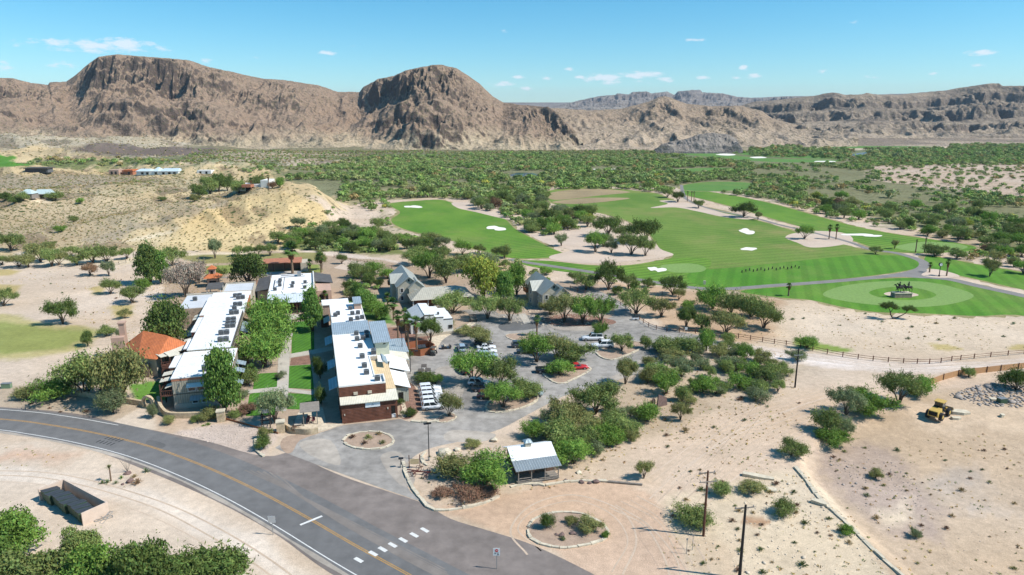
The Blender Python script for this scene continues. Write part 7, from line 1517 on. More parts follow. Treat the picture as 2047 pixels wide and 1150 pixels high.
for k, P in enumerate(([(326, 701), 34, 24], [(354, 694), 30, 16], [(345, 706), 22, 9])):
 (px, py), w_, d_ = P; x_, y_ = G(px, py, 5.0); kk = math.hypot(x_, y_) / F
 t = thing('shade_canopy', ['large cream shade canopy beside the tile roof', 'second cream shade canopy over the stairs', 'small cream shade canopy over the stairs'][k], 'canopy', (x_, y_, 0), A16 + .55, 'cream shade canopies over the stairs'); W2, D2 = w_ * kk / 2, d_ * kk * 1.3
 MB().slab([(-W2, -D2, 4.8), (W2, -D2, 4.8), (W2, D2, 5.2), (-W2, D2, 5.2)], .08).build('canopy_top', CREAM, t)
 for a_, b_ in ((-1, -1), (1, -1), (1, 1), (-1, 1)): MB().box(a_ * W2 * .92 - .08, a_ * W2 * .92 + .08, b_ * D2 * .92 - .08, b_ * D2 * .92 + .08, 0, 4.7).build('post', WOOD2, t)
st = B('outdoor_stair', 'dark red timber stair and landings between the tiled house and the left wing', 'stair', -33, 156)
m = MB()
for k in range(14): st.bx(-33, -31.4, 153 + k * .3, 153.3 + k * .3, .1 + k * .2, .2 + k * .2, m)
st.part('steps', WOOD2, m); st.part('landing', WOOD2, st.bx(-33.2, -29.2, 157.3, 160.2, 2.8, 3.0)); m = MB()
for k in range(9): st.bx(-33.2 + k * .48, -33.12 + k * .48, 157.3, 157.38, 3.0, 3.9, m)
st.bx(-33.2, -29.2, 157.28, 157.4, 3.9, 4.0, m); st.part('railing', WOOD2, m)
for uu, vv in ((-33.1, 157.4), (-29.5, 157.4), (-33.1, 160), (-29.5, 160)): st.part('post', WOOD2, st.bx(uu, uu + .18, vv, vv + .18, 0, 2.8))

# --- white stepped building
w = B('white_stepped_building', 'white stucco building whose parapets step down beside the parking lot', 'building', 24.3, 174.7)
w.part('wall', WHITEST, w.bx(24.3, 33.9, 174.7, 187, 0, 3.3)); m = MB(); w.bx(26.4, 28.9, 174.7, 187, 3.3, 4.85, m); w.bx(28.9, 31.4, 174.7, 186, 3.3, 4.05, m); w.bx(31.4, 33.9, 174.7, 182.5, 3.3, 3.45, m); w.part('stepped_wall', WHITEST, m)
m = MB(); w.bx(26.35, 28.95, 174.62, 174.95, 4.85, 5.0, m); w.bx(28.95, 31.45, 174.62, 174.95, 4.05, 4.2, m); w.bx(31.45, 33.95, 174.62, 174.95, 3.45, 3.6, m); w.part('coping', TRIM, m)
w.part('side_roof', ribmat('pale_grey_ribbed_roof', (.55, .57, .56), 'Y', .5, .1, .5), w.sl([(22.6, 174.9, 3.0), (26.38, 174.9, 4.95), (26.38, 187.2, 4.95), (22.6, 187.2, 3.0)], .12)); w.part('side_wall', WHITEST, w.bx(22.9, 24.28, 175.2, 187, 0, 3.0)); m = MB(); w.sl([(26.4, 175.0, 5.1), (28.9, 175, 4.95), (28.9, 187, 4.95), (26.4, 187, 5.1)], .06, m); w.sl([(28.95, 175.0, 4.25), (31.4, 175, 4.15), (31.4, 186, 4.15), (28.95, 186, 4.25)], .06, m); w.sl([(31.45, 175.0, 3.62), (33.9, 175, 3.52), (33.9, 182.5, 3.52), (31.45, 182.5, 3.62)], .06, m); w.part('roof', ribmat('white_ribbed_roof', (.74, .74, .72), 'Y', .8, .08, .5), m)
w.window(27.2, 174.7, 2.6, .9, 1.0, '-v', TRIM); w.window(28.7, 174.7, 2.6, .9, 1.0, '-v', TRIM); w.window(33.2, 174.7, 1.1, .9, .7, '-v', TRIM); w.part('roof_vent', METALD, w.bx(30.2, 30.7, 177, 177.5, 4.3, 4.9)); w.part('front_wall', STUCCO, w.bx(24.0, 35.0, 172.4, 172.8, 0, .8))
# --- gabled guest houses
def guest_house(label, u0, u1, v0, v1, ze, zr, dorm):
 b = B('gabled_guest_house', label, 'house', u0, v0, 'gabled guest houses'); c = (u0 + u1) / 2
 ST = STG; b.part('wall', ST, b.bx(u0, u1, v0, v1, 0, ze)); m = MB(); gable_wall(b, u0, u1, v0, ze, zr - .15, .25, 'v', m); gable_wall(b, u0, u1, v1 - .25, ze, zr - .15, .25, 'v', m); b.part('gable', ST, m)
 b.gable(u0, u1, v0, v1, ze, zr, 'v', .55, GREYMY)
 for d0, d1, zd in dorm:  # cross gables looking left over the eave
  bb = MB(); b.bx(u0 - 1.3, u0 - .003, d0, d1, 0, ze, bb); gable_wall(b, d0, d1, u0 - 1.3, ze, zd - .1, .2, 'u', bb); b.part('bay', ST, bb); b.gable(u0 - 1.25, c - .4, d0, d1, ze, zd, 'u', .4, GREYM, 'bay_roof')
  b.window(u0 - 1.3, (d0 + d1) / 2, 3.4, 1.0, 1.3, '-u'); b.window(u0 - 1.3, (d0 + d1) / 2, .8, 1.0, 1.3, '-u')
 fb = MB(); b.bx(c - .2, u1 + 1.0, v0 - 1.7, v0 - .003, 0, ze - .3, fb); gable_wall(b, c - .2, u1 + 1.0, v0 - 1.7, ze - .3, zr - 1.1, .2, 'v', fb); b.part('front_bay', ST, fb); b.gable(c - .2, u1 + 1.0, v0 - 1.6, v0 + 3, ze - .3, zr - 1.0, 'v', .4, GREYMY, 'front_bay_roof')
 fw = b.window((c + u1) / 2 + .4, v0 - 1.7, 2.9, 1.1, 1.4, '-v'); b.window(u0 + 1.2, v0, 3.2, .8, 1.3, '-v'); b.window(u0 + 1.2, v0, .8, .8, 1.3, '-v')
 for vv in (v0 + 1.5, v0 + 4.2): b.window(u0, vv, 3.2, .8, 1.4, '-u'); b.window(u0, vv, .7, .8, 1.4, '-u')
 bl = b.part('balcony', TERRA, b.bx(u0 - 1.5, u0 - .01, v1 - 4.8, v1 - 2.2, 2.6, 3.7)); b.part('attic_vent', DARKO, b.bx(c - .25, c + .25, v0 - .06, v0 - .003, zr - 1.6, zr - .9)); return b
STG = mat('grey_beige_guest_house_stucco', (.40, .37, .30), .92, [(.8, .1, 5)])
guest_house('right gabled guest house with grey-green metal roof beside the cart path', 63.2, 70.2, 188, 204.5, 5.2, 8.0, [(193.0, 197.6, 7.4)])
guest_house('left gabled guest house with grey-green metal roof behind the palms', 23.6, 30.4, 208, 226, 5.4, 8.1, [(213.0, 218.0, 7.6)])
h = B('hip_roofed_house', 'long low house with pale hipped metal roof and shaded porch between the gabled houses', 'house', 27, 199)
zz0, zz1 = 2.9, 5.2; U0, U1, V0, V1 = 26.2, 45.2, 198.4, 211.0; qq = lambda a, b_, z: (a - 27, b_ - 199, z)
h.part('roof', ribmat('pale_tan_metal_roof', (.45, .42, .34), 'X', .6, .08, .5, .1), MB().add([qq(U0, V0, zz0), qq(U1, V0, zz0), qq(U1, V1, zz0), qq(U0, V1, zz0), qq(U0 + 4.5, 204.7, zz1), qq(U1 - 4.5, 204.7, zz1)], [(0, 1, 5, 4), (1, 2, 5), (2, 3, 4, 5), (3, 0, 4), (3, 2, 1, 0)]))
h.part('wall', mat('rust_red_plaster', (.22, .085, .05), .9, [(1, .15, 4)]), h.bx(28.2, 44, 201, 210, 0, 2.85))
for uu in (26.8, 31.2, 35.6, 40, 44.4): h.part('porch_post', WHITEST, h.bx(uu, uu + .25, 198.9, 199.15, 0, 2.85))
h.part('porch_wall', STUCCO, h.bx(33, 44.6, 199.2, 199.4, 0, .9))

# --- cabin by the turnaround
c = B('porch_cabin', 'small brown cabin with white metal roof, galvanised porch roof and cupola', 'cabin', 27.7, 94.2)
CW = ribmat('brown_plank_cabin_wall', (.17, .105, .075), 'X', .25, .3, .9, noise=.2)
c.part('wall', CW, c.bx(28.1, 34.3, 95.9, 100.9, .35, 2.6)); m = MB()
for uu in (28.1, 34.1): m.add([(uu - 27.7, 1.7, 2.6), (uu - 27.7, 6.7, 2.6), (uu - 27.7, 4.2, 3.85), (uu - 27.5, 1.7, 2.6), (uu - 27.5, 6.7, 2.6), (uu - 27.5, 4.2, 3.85)], [(0, 1, 2), (3, 5, 4), (0, 3, 4, 1), (1, 4, 5, 2), (2, 5, 3, 0)])
c.part('gable', CW, m)
m = MB(); c.sl([(27.4, 95.65, 2.98), (34.8, 95.65, 2.98), (34.8, 98.4, 4.1), (27.4, 98.4, 4.1)], .1, m); c.sl([(27.4, 98.4, 4.104), (34.8, 98.4, 4.104), (34.8, 101.3, 2.8), (27.4, 101.3, 2.8)], .1, m); c.part('roof', ribmat('white_cabin_roof', (.76, .76, .75), 'X', .4, .05, .5), m)
pr = c.part('porch_roof', GALV, c.sl([(27.4, 93.3, 2.42), (34.8, 93.3, 2.42), (34.8, 95.62, 2.95), (27.4, 95.62, 2.95)], .08)); m = MB()
for k in range(18): c.sl([(27.5 + k * .42, 93.3, 2.46), (27.56 + k * .42, 93.3, 2.46), (27.56 + k * .42, 95.6, 2.985), (27.5 + k * .42, 95.6, 2.985)], .03, m)
c.part('seam', GALV, m, pr)
c.part('porch_deck', WOODG, c.bx(27.7, 34.5, 93.5, 95.88, .2, .34)); c.part('steps', WOODG, c.bx(29.9, 31.6, 92.5, 93.48, .02, .18)); c.part('door', REDR, c.bx(30.3, 31.2, 95.82, 95.89, .36, 2.3)); c.window(29.1, 95.9, 1.2, .8, .8); c.window(32.7, 95.9, 1.2, .8, .8)
for uu in (27.8, 29.9, 32.1, 34.3): c.part('porch_post', WOODG, c.bx(uu, uu + .14, 93.5, 93.64, .34, 2.38))
m = MB()
for a_, b_ in ((27.94, 29.9), (32.24, 34.3)): c.bx(a_, b_, 93.53, 93.6, .95, 1.05, m); c.bx(a_, b_, 93.53, 93.6, .6, .66, m)
c.part('railing', WOODG, m)
cu = c.part('cupola', STUCCO, c.bx(30.3, 31.3, 97.9, 98.9, 3.8, 4.65)); pyr(c, 30.1, 31.5, 97.7, 99.1, 4.66, 5.1, 'cupola_roof', BLUEM2, .1).parent = cu

# --- far houses on the hills
def far_house(name, label, px, py, parts, rz=.0):
 (x, y, z), k = mpp(px, py); t = thing(name, label, 'house', (x, y, z - .3), rz, 'houses on the far hills')
 for nm, m, (x0, x1, d0, d1, z0, z1) in parts: MB().box(x0 * k, x1 * k, d0, d1, z0 * k, z1 * k + .3).build(nm, m, t)
 return t
far_house('modern_house', 'low dark flat-roofed modern house on the far left hill', 72, 345, [('wall', mat('charcoal_cladding', (.06, .06, .065), .8), (-20, 6, 0, 10, 0, 8)), ('wing', mat('grey_cladding', (.13, .13, .13), .8), (6.1, 22, 1, 9, 0, 8)), ('roof', TRIM, (-22, 24, -1, 11, 8.1, 9.4)), ('window', DARKW, (8, 18, .9, .99, 1, 6))], .08)
fh = far_house('long_white_house', 'long white house with pale blue metal roofs on the far hill', 315, 350, [('wall', WHITEST, (-42, 42, 0, 12, 0, 8))], .0)
kx = mpp(315, 350)[1]
for a_, b_, z_ in ((-43, -14, 12), (-9, 3, 15), (5, 43, 13)):
 MB().add([(a_ * kx, -1, 8 * kx), (b_ * kx, -1, 8 * kx), (b_ * kx, 13, 8 * kx), (a_ * kx, 13, 8 * kx), (a_ * kx + 2, 6, z_ * kx), (b_ * kx - 2, 6, z_ * kx)], [(0, 1, 5, 4), (1, 2, 5), (2, 3, 4, 5), (3, 0, 4), (3, 2, 1, 0)]).build('roof', mat('pale_blue_far_roof', (.50, .60, .66), .5) if a_ == -43 else bpy.data.materials['pale_blue_far_roof'], fh)
for a_ in (-30, -20, -3, 12, 24, 34): MB().box((a_ - 2.5) * kx, (a_ + 2.5) * kx, -.12, -.01, 1.5 * kx, 6 * kx).build('window', DARKW, fh)
far_house('adobe_house', 'pale pink adobe house left of the long white house', 228, 350, [('wall', PINKST, (-10, 10, 0, 9, 0, 10)), ('wing', REDR, (14, 22, 2, 8, 0, 9)), ('window', DARKW, (-6, -2, -.1, -.01, 2, 7)), ('window', DARKW, (2, 6, -.1, -.01, 2, 7))])
far_house('rust_red_house', 'small rust red house between the adobe and the white house', 258, 350, [('wall', REDR, (-8, 8, 0, 8, 0, 8)), ('roof', TILE, (-9, 9, -1, 9, 8.1, 10.5)), ('window', DARKW, (-2, 2, -.1, -.01, 1, 6))])
far_house('small_white_house', 'little white house half hidden in scrub right of the long white one', 408, 348, [('wall', WHITEST, (-14, 14, 0, 8, 0, 7)), ('window', DARKW, (-9, -5, -.1, -.01, 1, 5)), ('window', DARKW, (3, 7, -.1, -.01, 1, 5))])
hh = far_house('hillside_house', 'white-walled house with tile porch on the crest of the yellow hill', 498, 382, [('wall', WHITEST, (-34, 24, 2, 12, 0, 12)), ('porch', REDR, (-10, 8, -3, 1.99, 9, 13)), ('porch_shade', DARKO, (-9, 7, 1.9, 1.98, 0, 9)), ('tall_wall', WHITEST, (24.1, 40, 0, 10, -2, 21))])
for px_, lab_ in ((52, 'tin-roofed cabin left of its twin at the far left'), (85, 'green tin-roofed garage at the end of the white drive')):
 (x_, y_, z_), kk = mpp(px_, 398); t = thing('tin_roofed_house', lab_, 'house', (x_, y_, z_), .1, 'tin roofed houses'); w_ = 12 * kk if px_ < 60 else 13 * kk
 MB().box(-w_, w_, 0, 7, 0, 3).build('wall', WOODG if px_ < 60 else STUCCO, t); MB().add([(-w_ - .4, -.5, 2.9), (w_ + .4, -.5, 2.9), (w_ + .4, 7.5, 2.9), (-w_ - .4, 7.5, 2.9), (-w_ * .3 if px_ < 60 else -w_, 3.5, 5.4), (w_ * .3 if px_ < 60 else w_, 3.5, 5.4)], [(0, 1, 5, 4), (1, 2, 5), (2, 3, 4, 5), (3, 0, 4), (3, 2, 1, 0)]).build('roof', mat('pale_tin_roof', (.46, .55, .54), .4) if px_ < 60 else bpy.data.materials['pale_tin_roof'], t)
 MB().box(-w_ * .3, w_ * .3, -.06, -.01, 0, 2.3).build('door', DARKO, t)
# ------------------------------------------------------------------ vehicles
def paint(name, c, r=.28):
 m = mat(name, c, r, spec=.5); m.node_tree.nodes['Principled BSDF'].inputs['Coat Weight'].default_value = .6; return m
CARP = {'white': paint('white_car_paint', (.74, .75, .76)), 'black': paint('black_car_paint', (.02, .021, .024)), 'silver': paint('silver_blue_car_paint', (.32, .40, .46)), 'red': paint('red_car_paint', (.50, .015, .02)), 'maroon': paint('dark_red_car_paint', (.10, .02, .02)), 'charcoal': paint('charcoal_car_paint', (.06, .065, .075))}
TYRE = mat('tyre_rubber', (.025, .025, .027), .85); RIM = mat('alloy_rim', (.40, .41, .42), .35, metal=.7); LAMPG = mat('headlight_glass', (.75, .77, .78), .1, spec=.6); REDL = mat('tail_light', (.35, .01, .01), .3)
GLASS = mat('car_glass', (.015, .02, .025), .08, spec=.7)
def loft(secs):
 """sections along x: list of (x, [(y, z)...]) closed rings of equal length"""
 vs = []; fs = []; n = len(secs[0][1])
 for x, r in secs: vs += [(x, y, z) for y, z in r]
 for i in range(len(secs) - 1): fs += [(i * n + k, i * n + (k + 1) % n, (i + 1) * n + (k + 1) % n, (i + 1) * n + k) for k in range(n)]
 fs += [tuple(range(n - 1, -1, -1)), tuple(range((len(secs) - 1) * n, len(secs) * n))]
 return MB().add(vs, fs)
def make_car(kind, col):
 L_, W_, Hh, wr = {'suv': (4.7, 1.86, 1.68, .36), 'big': (5.4, 2.0, 1.9, .40), 'sedan': (4.7, 1.82, 1.45, .33), 'pickup': (5.7, 2.0, 1.85, .40)}[kind]
 h = W_ / 2; hl = L_ / 2; bz = .32; sh = {'suv': .98, 'big': 1.12, 'sedan': .88, 'pickup': 1.15}[kind]; hood = sh - .06
 t = thing('parked_car', 'x', 'car')
 ring = lambda w, z0, z1: [(-w * .96, z0), (w * .96, z0), (w, (z0 + z1) / 2), (w * .93, z1 - .05), (w * .84, z1), (-w * .84, z1), (-w * .93, z1 - .05), (-w, (z0 + z1) / 2)]
 P = CARP[col]
 loft([(-hl, ring(h * .86, .45, sh - .12)), (-hl + .12, ring(h * .95, bz, sh)), (-hl + .8, ring(h, bz, sh)), (hl * .3, ring(h, bz, sh)), (hl - .9, ring(h * .99, bz, hood)), (hl - .22, ring(h * .94, bz, hood - .12)), (hl, ring(h * .82, .42, hood - .25))]).build('body', P, t, True)
 x0, x1 = {'suv': (-hl + .12, hl * .36), 'big': (-hl + .1, hl * .34), 'sedan': (-hl * .72, hl * .36), 'pickup': (-hl * .18, hl * .42)}[kind]
 tx0, tx1 = {'suv': (x0 + .28, x1 - .75), 'big': (x0 + .2, x1 - .65), 'sedan': (x0 + .7, x1 - .8), 'pickup': (x0 + .15, x1 - .65)}[kind]
 MB().hexa([(x0, -h * .86, sh - .02), (x1, -h * .86, sh - .05), (x1, h * .86, sh - .05), (x0, h * .86, sh - .02), (tx0, -h * .70, Hh - .09), (tx1, -h * .70, Hh - .09), (tx1, h * .70, Hh - .09), (tx0, h * .70, Hh - .09)]).build('windows', GLASS, t)
 MB().hexa([(tx0 - .06, -h * .72, Hh - .088), (tx1 + .06, -h * .72, Hh - .088), (tx1 + .06, h * .72, Hh - .088), (tx0 - .06, h * .72, Hh - .088), (tx0 + .08, -h * .62, Hh), (tx1 - .12, -h * .62, Hh), (tx1 - .12, h * .62, Hh), (tx0 + .08, h * .62, Hh)]).build('car_roof', P, t)
 m = MB()
 for s in (-1, 1):
  for f in (.0, .5, 1.0) if kind != 'pickup' else (0, 1):
   xb = x0 + .08 + (x1 - x0 - .2) * f; xt = tx0 + .05 + (tx1 - tx0 - .15) * f; y0, y1 = s * h * .865, s * h * .71
   m.hexa([(xb, y0, sh - .03), (xb + .1, y0, sh - .03), (xb + .1, y0 - s * .05, sh - .03), (xb, y0 - s * .05, sh - .03), (xt, y1 + s * .012, Hh - .09), (xt + .1, y1 + s * .012, Hh - .09), (xt + .1, y1 - s * .05, Hh - .09), (xt, y1 - s * .05, Hh - .09)])
 m.build('pillars', P, t)
 if kind == 'pickup': MB().box(-hl + .12, x0 - .08, -h * .8, h * .8, sh + .003, sh + .01).build('truck_bed', GLASS, t)
 for sx in (-hl + .95, hl - .95):
  for s in (-1, 1):
   w = MB().tube([(sx, s * (h - .2), wr), (sx, s * (h + .02), wr)], wr, 14).build('wheel', TYRE, t); MB().tube([(sx, s * (h + .021), wr), (sx, s * (h + .03), wr)], wr * .62, 10).build('rim', RIM, w)
 for s in (-1, 1): MB().box(hl - .25, hl - .02, s * h * .55 - .17, s * h * .55 + .17, hood - .28, hood - .12).build('headlight', LAMPG, t); MB().box(-hl - .01, -hl + .1, s * h * .66 - .12, s * h * .66 + .12, sh - .35, sh - .14).build('tail_light', REDL, t)
 return t
def copy_tree(o, parent=None):
 c = o.copy(); C.objects.link(c); c.parent = parent
 for ch in o.children: copy_tree(ch, c)
 return c
CARS = {}
def car(px, py, kind, col, ang, label, group=None):
 k = (kind, col)
 if k not in CARS: CARS[k] = o = make_car(kind, col)
 else: o = copy_tree(CARS[k])
 x, y = G(px, py); o.location = (x, y, .018); o.rotation_euler = (0, 0, math.radians(ang)); o['label'] = label
 if group: o['group'] = group
for i, (a, b) in enumerate([(867, 817), (865, 807.5), (863, 798), (861, 789.5), (859, 781.5)]): car(a, b, 'suv', 'white', 12, ['nearest', 'second', 'third', 'fourth', 'farthest'][i] + ' of five identical white crossovers parked side by side', 'row of white crossovers')
car(958, 770, 'suv', 'white', -8, 'white crossover left of a dark one in the middle of the lot'); car(966, 782, 'suv', 'charcoal', -8, 'charcoal crossover between the white one and the dark red one'); car(977, 797, 'suv', 'maroon', -8, 'dark red suv half under the crescent island tree')
car(923, 700, 'suv', 'silver', 100, 'silver-blue car parked facing away near the black utility carts'); car(966, 690, 'suv', 'black', 8, 'black suv behind the white cars under the thin tree'); car(972, 698, 'sedan', 'white', 8, 'white car next to the black suv'); car(974, 706, 'sedan', 'white', 8, 'second white car below the black suv'); car(975, 715, 'suv', 'silver', 8, 'silver-blue car at the near end of the shaded row')
car(927, 744, 'suv', 'black', 120, 'black suv in the deep shade of the spreading mesquite'); car(1041, 694, 'suv', 'charcoal', 5, 'charcoal suv nosing out left of the umbrella mesquite'); car(1052, 706, 'sedan', 'charcoal', 5, 'charcoal sedan in the shade of the umbrella mesquite')
car(1184, 680, 'big', 'white', 182, 'large white patrol suv parked farther from the viewer', 'white patrol suvs'); car(1204, 695, 'big', 'white', 184, 'large white patrol suv with markings parked nearer the island', 'white patrol suvs')
car(1096, 744, 'pickup', 'black', 5, 'black pickup hidden under the red car island trees'); car(1155, 738, 'sedan', 'red', 8, 'bright red car at the end of the planting island'); car(1063, 790, 'suv', 'silver', -10, 'silver car behind the right end of the crescent island')
def cart(px, py, ang, label, col, roof):
 x, y = G(px, py); t = thing('golf_cart', label, 'golf cart', (x, y, .018), math.radians(ang), 'carts around the lot')
 loft([(-1.2, [(-.55, .3), (.55, .3), (.55, .75), (-.55, .75)]), (-.1, [(-.6, .25), (.6, .25), (.6, .72), (-.6, .72)]), (.2, [(-.6, .25), (.6, .25), (.6, .35), (-.6, .35)]), (.65, [(-.6, .25), (.6, .25), (.6, .4), (-.6, .4)]), (.8, [(-.55, .3), (.55, .3), (.5, .95), (-.5, .95)]), (1.25, [(-.5, .35), (.5, .35), (.4, .65), (-.4, .65)])]).build('body', col, t)
 MB().box(-.55, -.05, -.52, .52, .73, .85).box(-.62, -.5, -.52, .52, .85, 1.2).build('seat', STUCCO, t)
 if roof:
  MB().box(-1.1, .75, -.6, .6, 1.85, 1.93).build('roof', roof, t)
  for a, b in ((-1, -.52), (-1, .52), (.7, -.5), (.7, .5)): MB().box(a - .03, a + .03, b - .03, b + .03, .7, 1.85).build('roof_post', TRIM, t)
 for a in (-.8, .85):
  for s in (-.55, .55): MB().tube([(a, s - .1, .24), (a, s + .1, .24)], .24, 10).build('wheel', TYRE, t)
BLK = CARP['black']; cart(842, 756, 95, 'tan golf cart with dark roof, left of the pair at the shrubs', STUCCO, TRIM); cart(856, 755, 95, 'tan golf cart with dark roof, right of the pair at the shrubs', STUCCO, TRIM); cart(848, 747, 95, 'white golf cart behind the tan pair', CARP['white'], TRIM)
cart(892, 697, 15, 'black utility cart without roof at the curved kerb', BLK, None); cart(867, 709, 80, 'black covered cart beside the round wooden fence', BLK, TRIM); cart(946, 643, 10, 'dark buggy parked in the far corner of the lot', BLK, TRIM)
# wheel loader
x, y, z = GT(1876, 832); t = thing('wheel_loader', 'yellow wheel loader standing on the bare lower lot', 'loader', (x, y, z), math.radians(40)); YL = mat('loader_yellow', (.50, .34, .09), .6, [(2, .15, 4)])
loft([(-3.2, [(-.9, .8), (.9, .8), (.8, 1.9), (-.8, 1.9)]), (-1.2, [(-.95, .8), (.95, .8), (.8, 2.1), (-.8, 2.1)]), (-.9, [(-.8, .8), (.8, .8), (.7, 1.7), (-.7, 1.7)])]).build('engine_hood', YL, t)
MB().box(-3.26, -3.21, -.7, .7, 1.0, 1.75).build('grille', DARKO, t); MB().box(-.85, .6, -.7, .7, 1.2, 3.0).build('cab', DARKW, t); MB().box(-1.0, .75, -.82, .82, 3.01, 3.16).build('cab_roof', YL, t); MB().box(-.9, 1.6, -.5, .5, .8, 1.3).build('frame', YL, t)
for s in (-.55, .55): MB().hexa([(1.2, s - .1, 1.5), (3.2, s - .1, .6), (3.2, s + .1, .6), (1.2, s + .1, 1.5), (1.2, s - .1, 1.8), (3.2, s - .1, .9), (3.2, s + .1, .9), (1.2, s + .1, 1.8)]).build('lift_arm', YL, t)
MB().hexa([(3.1, -1.35, .15), (4.3, -1.35, .1), (4.3, 1.35, .1), (3.1, 1.35, .15), (3.0, -1.35, 1.3), (3.2, -1.35, 1.3), (3.2, 1.35, 1.3), (3.0, 1.35, 1.3)]).build('bucket', mat('worn_bucket_steel', (.25, .20, .13), .6), t)
for a in (-2.1, 1.4):
 for s in (-1, 1): w = MB().tube([(a, s * .85, .78), (a, s * 1.4, .78)], .78, 16).build('wheel', TYRE, t); MB().tube([(a, s * 1.401, .78), (a, s * 1.43, .78)], .38, 10).build('rim', YL, w)
# ------------------------------------------------------------------ poles, wires, signs
CREO = mat('brown_creosoted_pole', (.12, .055, .035), .9, [(1.5, .3, 4)]); CREO2 = mat('black_creosoted_pole', (.03, .027, .025), .9, [(1.5, .3, 4)]); STEEL = mat('galvanised_steel', (.36, .37, .37), .45, metal=.5); INS = mat('grey_insulator', (.30, .30, .31), .3); BLKM = mat('black_painted_steel', (.02, .02, .022), .5)
def pole(px, py, h, m, label, arms, r=.16, ang=.15):
 x, y, z = GT(px, py); t = thing('power_pole', label, 'power pole', (x, y, z), ang, 'timber power poles'); MB().tube([(0, 0, -.3), (0, 0, h)], [r * 1.15, r * .75], 10).build('pole', m, t)
 for zz, w, cy in arms:
  a = MB().box(-w, w, cy - .06, cy + .06, zz - .06, zz + .06).build('crossarm', WOODG if w > 1 else STEEL, t)
  for s in (-w + .12, w - .12): MB().tube([(s, cy, zz + .06), (s, cy, zz + .28)], [.06, .04], 8).build('insulator', INS, a)
  MB().tube([(-w * .5, cy, zz), (0, cy, zz - .5), (w * .5, cy, zz)], .025, 4).build('brace', STEEL, a)
 return x, y, z + h
T1 = pole(1406, 1072, 9.7, CREO, 'brown timber power pole with two crossarms beside the wide bush', [(9.3, 1.15, .2), (8.2, 1.2, -.22)]); T2 = pole(1478, 1156, 10.0, CREO2, 'black timber power pole with one crossarm cut by the lower picture edge', [(9.5, 1.25, .2)], .18); T3 = pole(1589, 775, 8.6, CREO2, 'dark timber power pole by the grey bush and the gravel road', [(8.2, 1.3, .18), (7.2, 1.0, -.18)]); T4 = pole(1323, 602, 3.2, CREO2, 'short distant pole with crossarm before the turf', [(3.0, .9, .1)], .09)
def wire(a, b, off, sag, lab):
 P = [Vector(a).lerp(Vector(b), i / 14) + Vector((off, 0, .1 - sag * 4 * (i / 14) * (1 - i / 14))) for i in range(15)]; o = MB().tube(P, .010, 4).build('power_cable', BLKM); tag(o, lab, 'cable', 'cables between the power poles')
for q, w_ in ((-1.0, 'left'), (1.0, 'right')): wire((T1[0], T1[1], T1[2] - .4), (T3[0], T3[1], T3[2] - .4), q, 1.0, w_ + ' thin cable running from the brown pole to the far dark pole'); wire((T1[0], T1[1], T1[2] - .4), (T2[0] + .1, T2[1], T2[2] - .4), q, .15, w_ + ' thin cable between the two near poles')
def lamp(px, py, h, label, heads):
 x, y, z = GT(px, py); t = thing('street_lamp', label, 'lamp post', (x, y, z), A16, 'lamp posts of the lot'); MB().tube([(0, 0, 0), (0, 0, h)], [.09, .06], 8).build('pole', BLKM, t); MB().tube([(0, 0, 0), (0, 0, .5)], .22, 10).build('base', M_CONC, t)
 for a in heads: MB().tube([(0, 0, h - .1), (a, 0, h)], .04, 6).build('arm', BLKM, t); MB().box(a - .38, a + .38, -.2, .2, h - .08, h + .1).build('lamp_head', BLKM, t)
lamp(858, 921, 6.6, 'tall black lamp post with square head beside the entrance signboard', (-.35, .1)); lamp(821, 748, 5.2, 'black lamp post with arm in front of the annex', (1.4,)); lamp(805, 722, 7.0, 'grey lamp post with curved arm beside the entry canopy', (1.0,)); lamp(802, 935, 1.6, 'short black flood lamp on a stake at the drive edge', (0,))
def sign(px, py, h, label, w, hh, face, ang=0.0):
 x, y, z = GT(px, py); t = thing('road_sign', label, 'road sign', (x, y, z), ang); MB().box(-.04, .04, -.04, .04, 0, h).build('post', STEEL, t); p = MB().box(-w, w, -.08, -.05, h - 2 * hh, h).build('sign_board', face, t); return t, p, h - hh
sign(546, 1070, 2.9, 'back of a pale square road sign on the sandy verge by the highway', .5, .5, mat('bare_aluminium_sign_back', (.52, .54, .55), .4, metal=.2))
t, p, zc = sign(993, 1138, 3.0, 'white road sign with red disc and walking figure standing on the shoulder', .42, .52, WHITEP); RD = mat('sign_red', (.55, .02, .03), .5)
MB().tube([(0, -.082, zc + .18), (0, -.09, zc + .18)], .22, 8).build('red_octagon', RD, p); MB().box(-.13, .13, -.096, -.091, zc + .15, zc + .21).build('white_bar', WHITEP, p)
m = MB().tube([(.17, -.082, zc - .1), (.17, -.088, zc - .1)], .05, 8).box(.13, .21, -.088, -.082, zc - .32, zc - .14).box(.08, .14, -.088, -.082, zc - .46, zc - .3).box(.2, .27, -.088, -.082, zc - .46, zc - .3).build('walking_figure', BLKM, p); MB().box(-.3, -.02, -.088, -.082, zc - .18, zc - .13).box(-.28, -.06, -.088, -.082, zc - .28, zc - .23).build('lettering', BLKM, p)
t, p, zc = sign(1371, 668, 1.9, 'small round white sign at the rail fence by the gravel road', .35, .35, WHITEP)
x, y, z = GT(829, 936); t = thing('signboard', 'weathered wooden signboard between two dark posts at the drive', 'signboard', (x, y, z), .1); MB().box(-.7, .7, -.04, .04, .7, 1.6).build('board', mat('tan_sign_board', (.55, .43, .25), .8, [(2, .12, 4)]), t)
for s in (-.85, .85): MB().box(s - .07, s + .07, -.07, .07, 0, 2.3).build('post', WOOD2, t)
m = MB()
for k in range(5): m.box(-.5 + .05 * (k % 2), .5 - .08 * (k % 3), -.05, -.042, 1.42 - k * .14, 1.47 - k * .14)
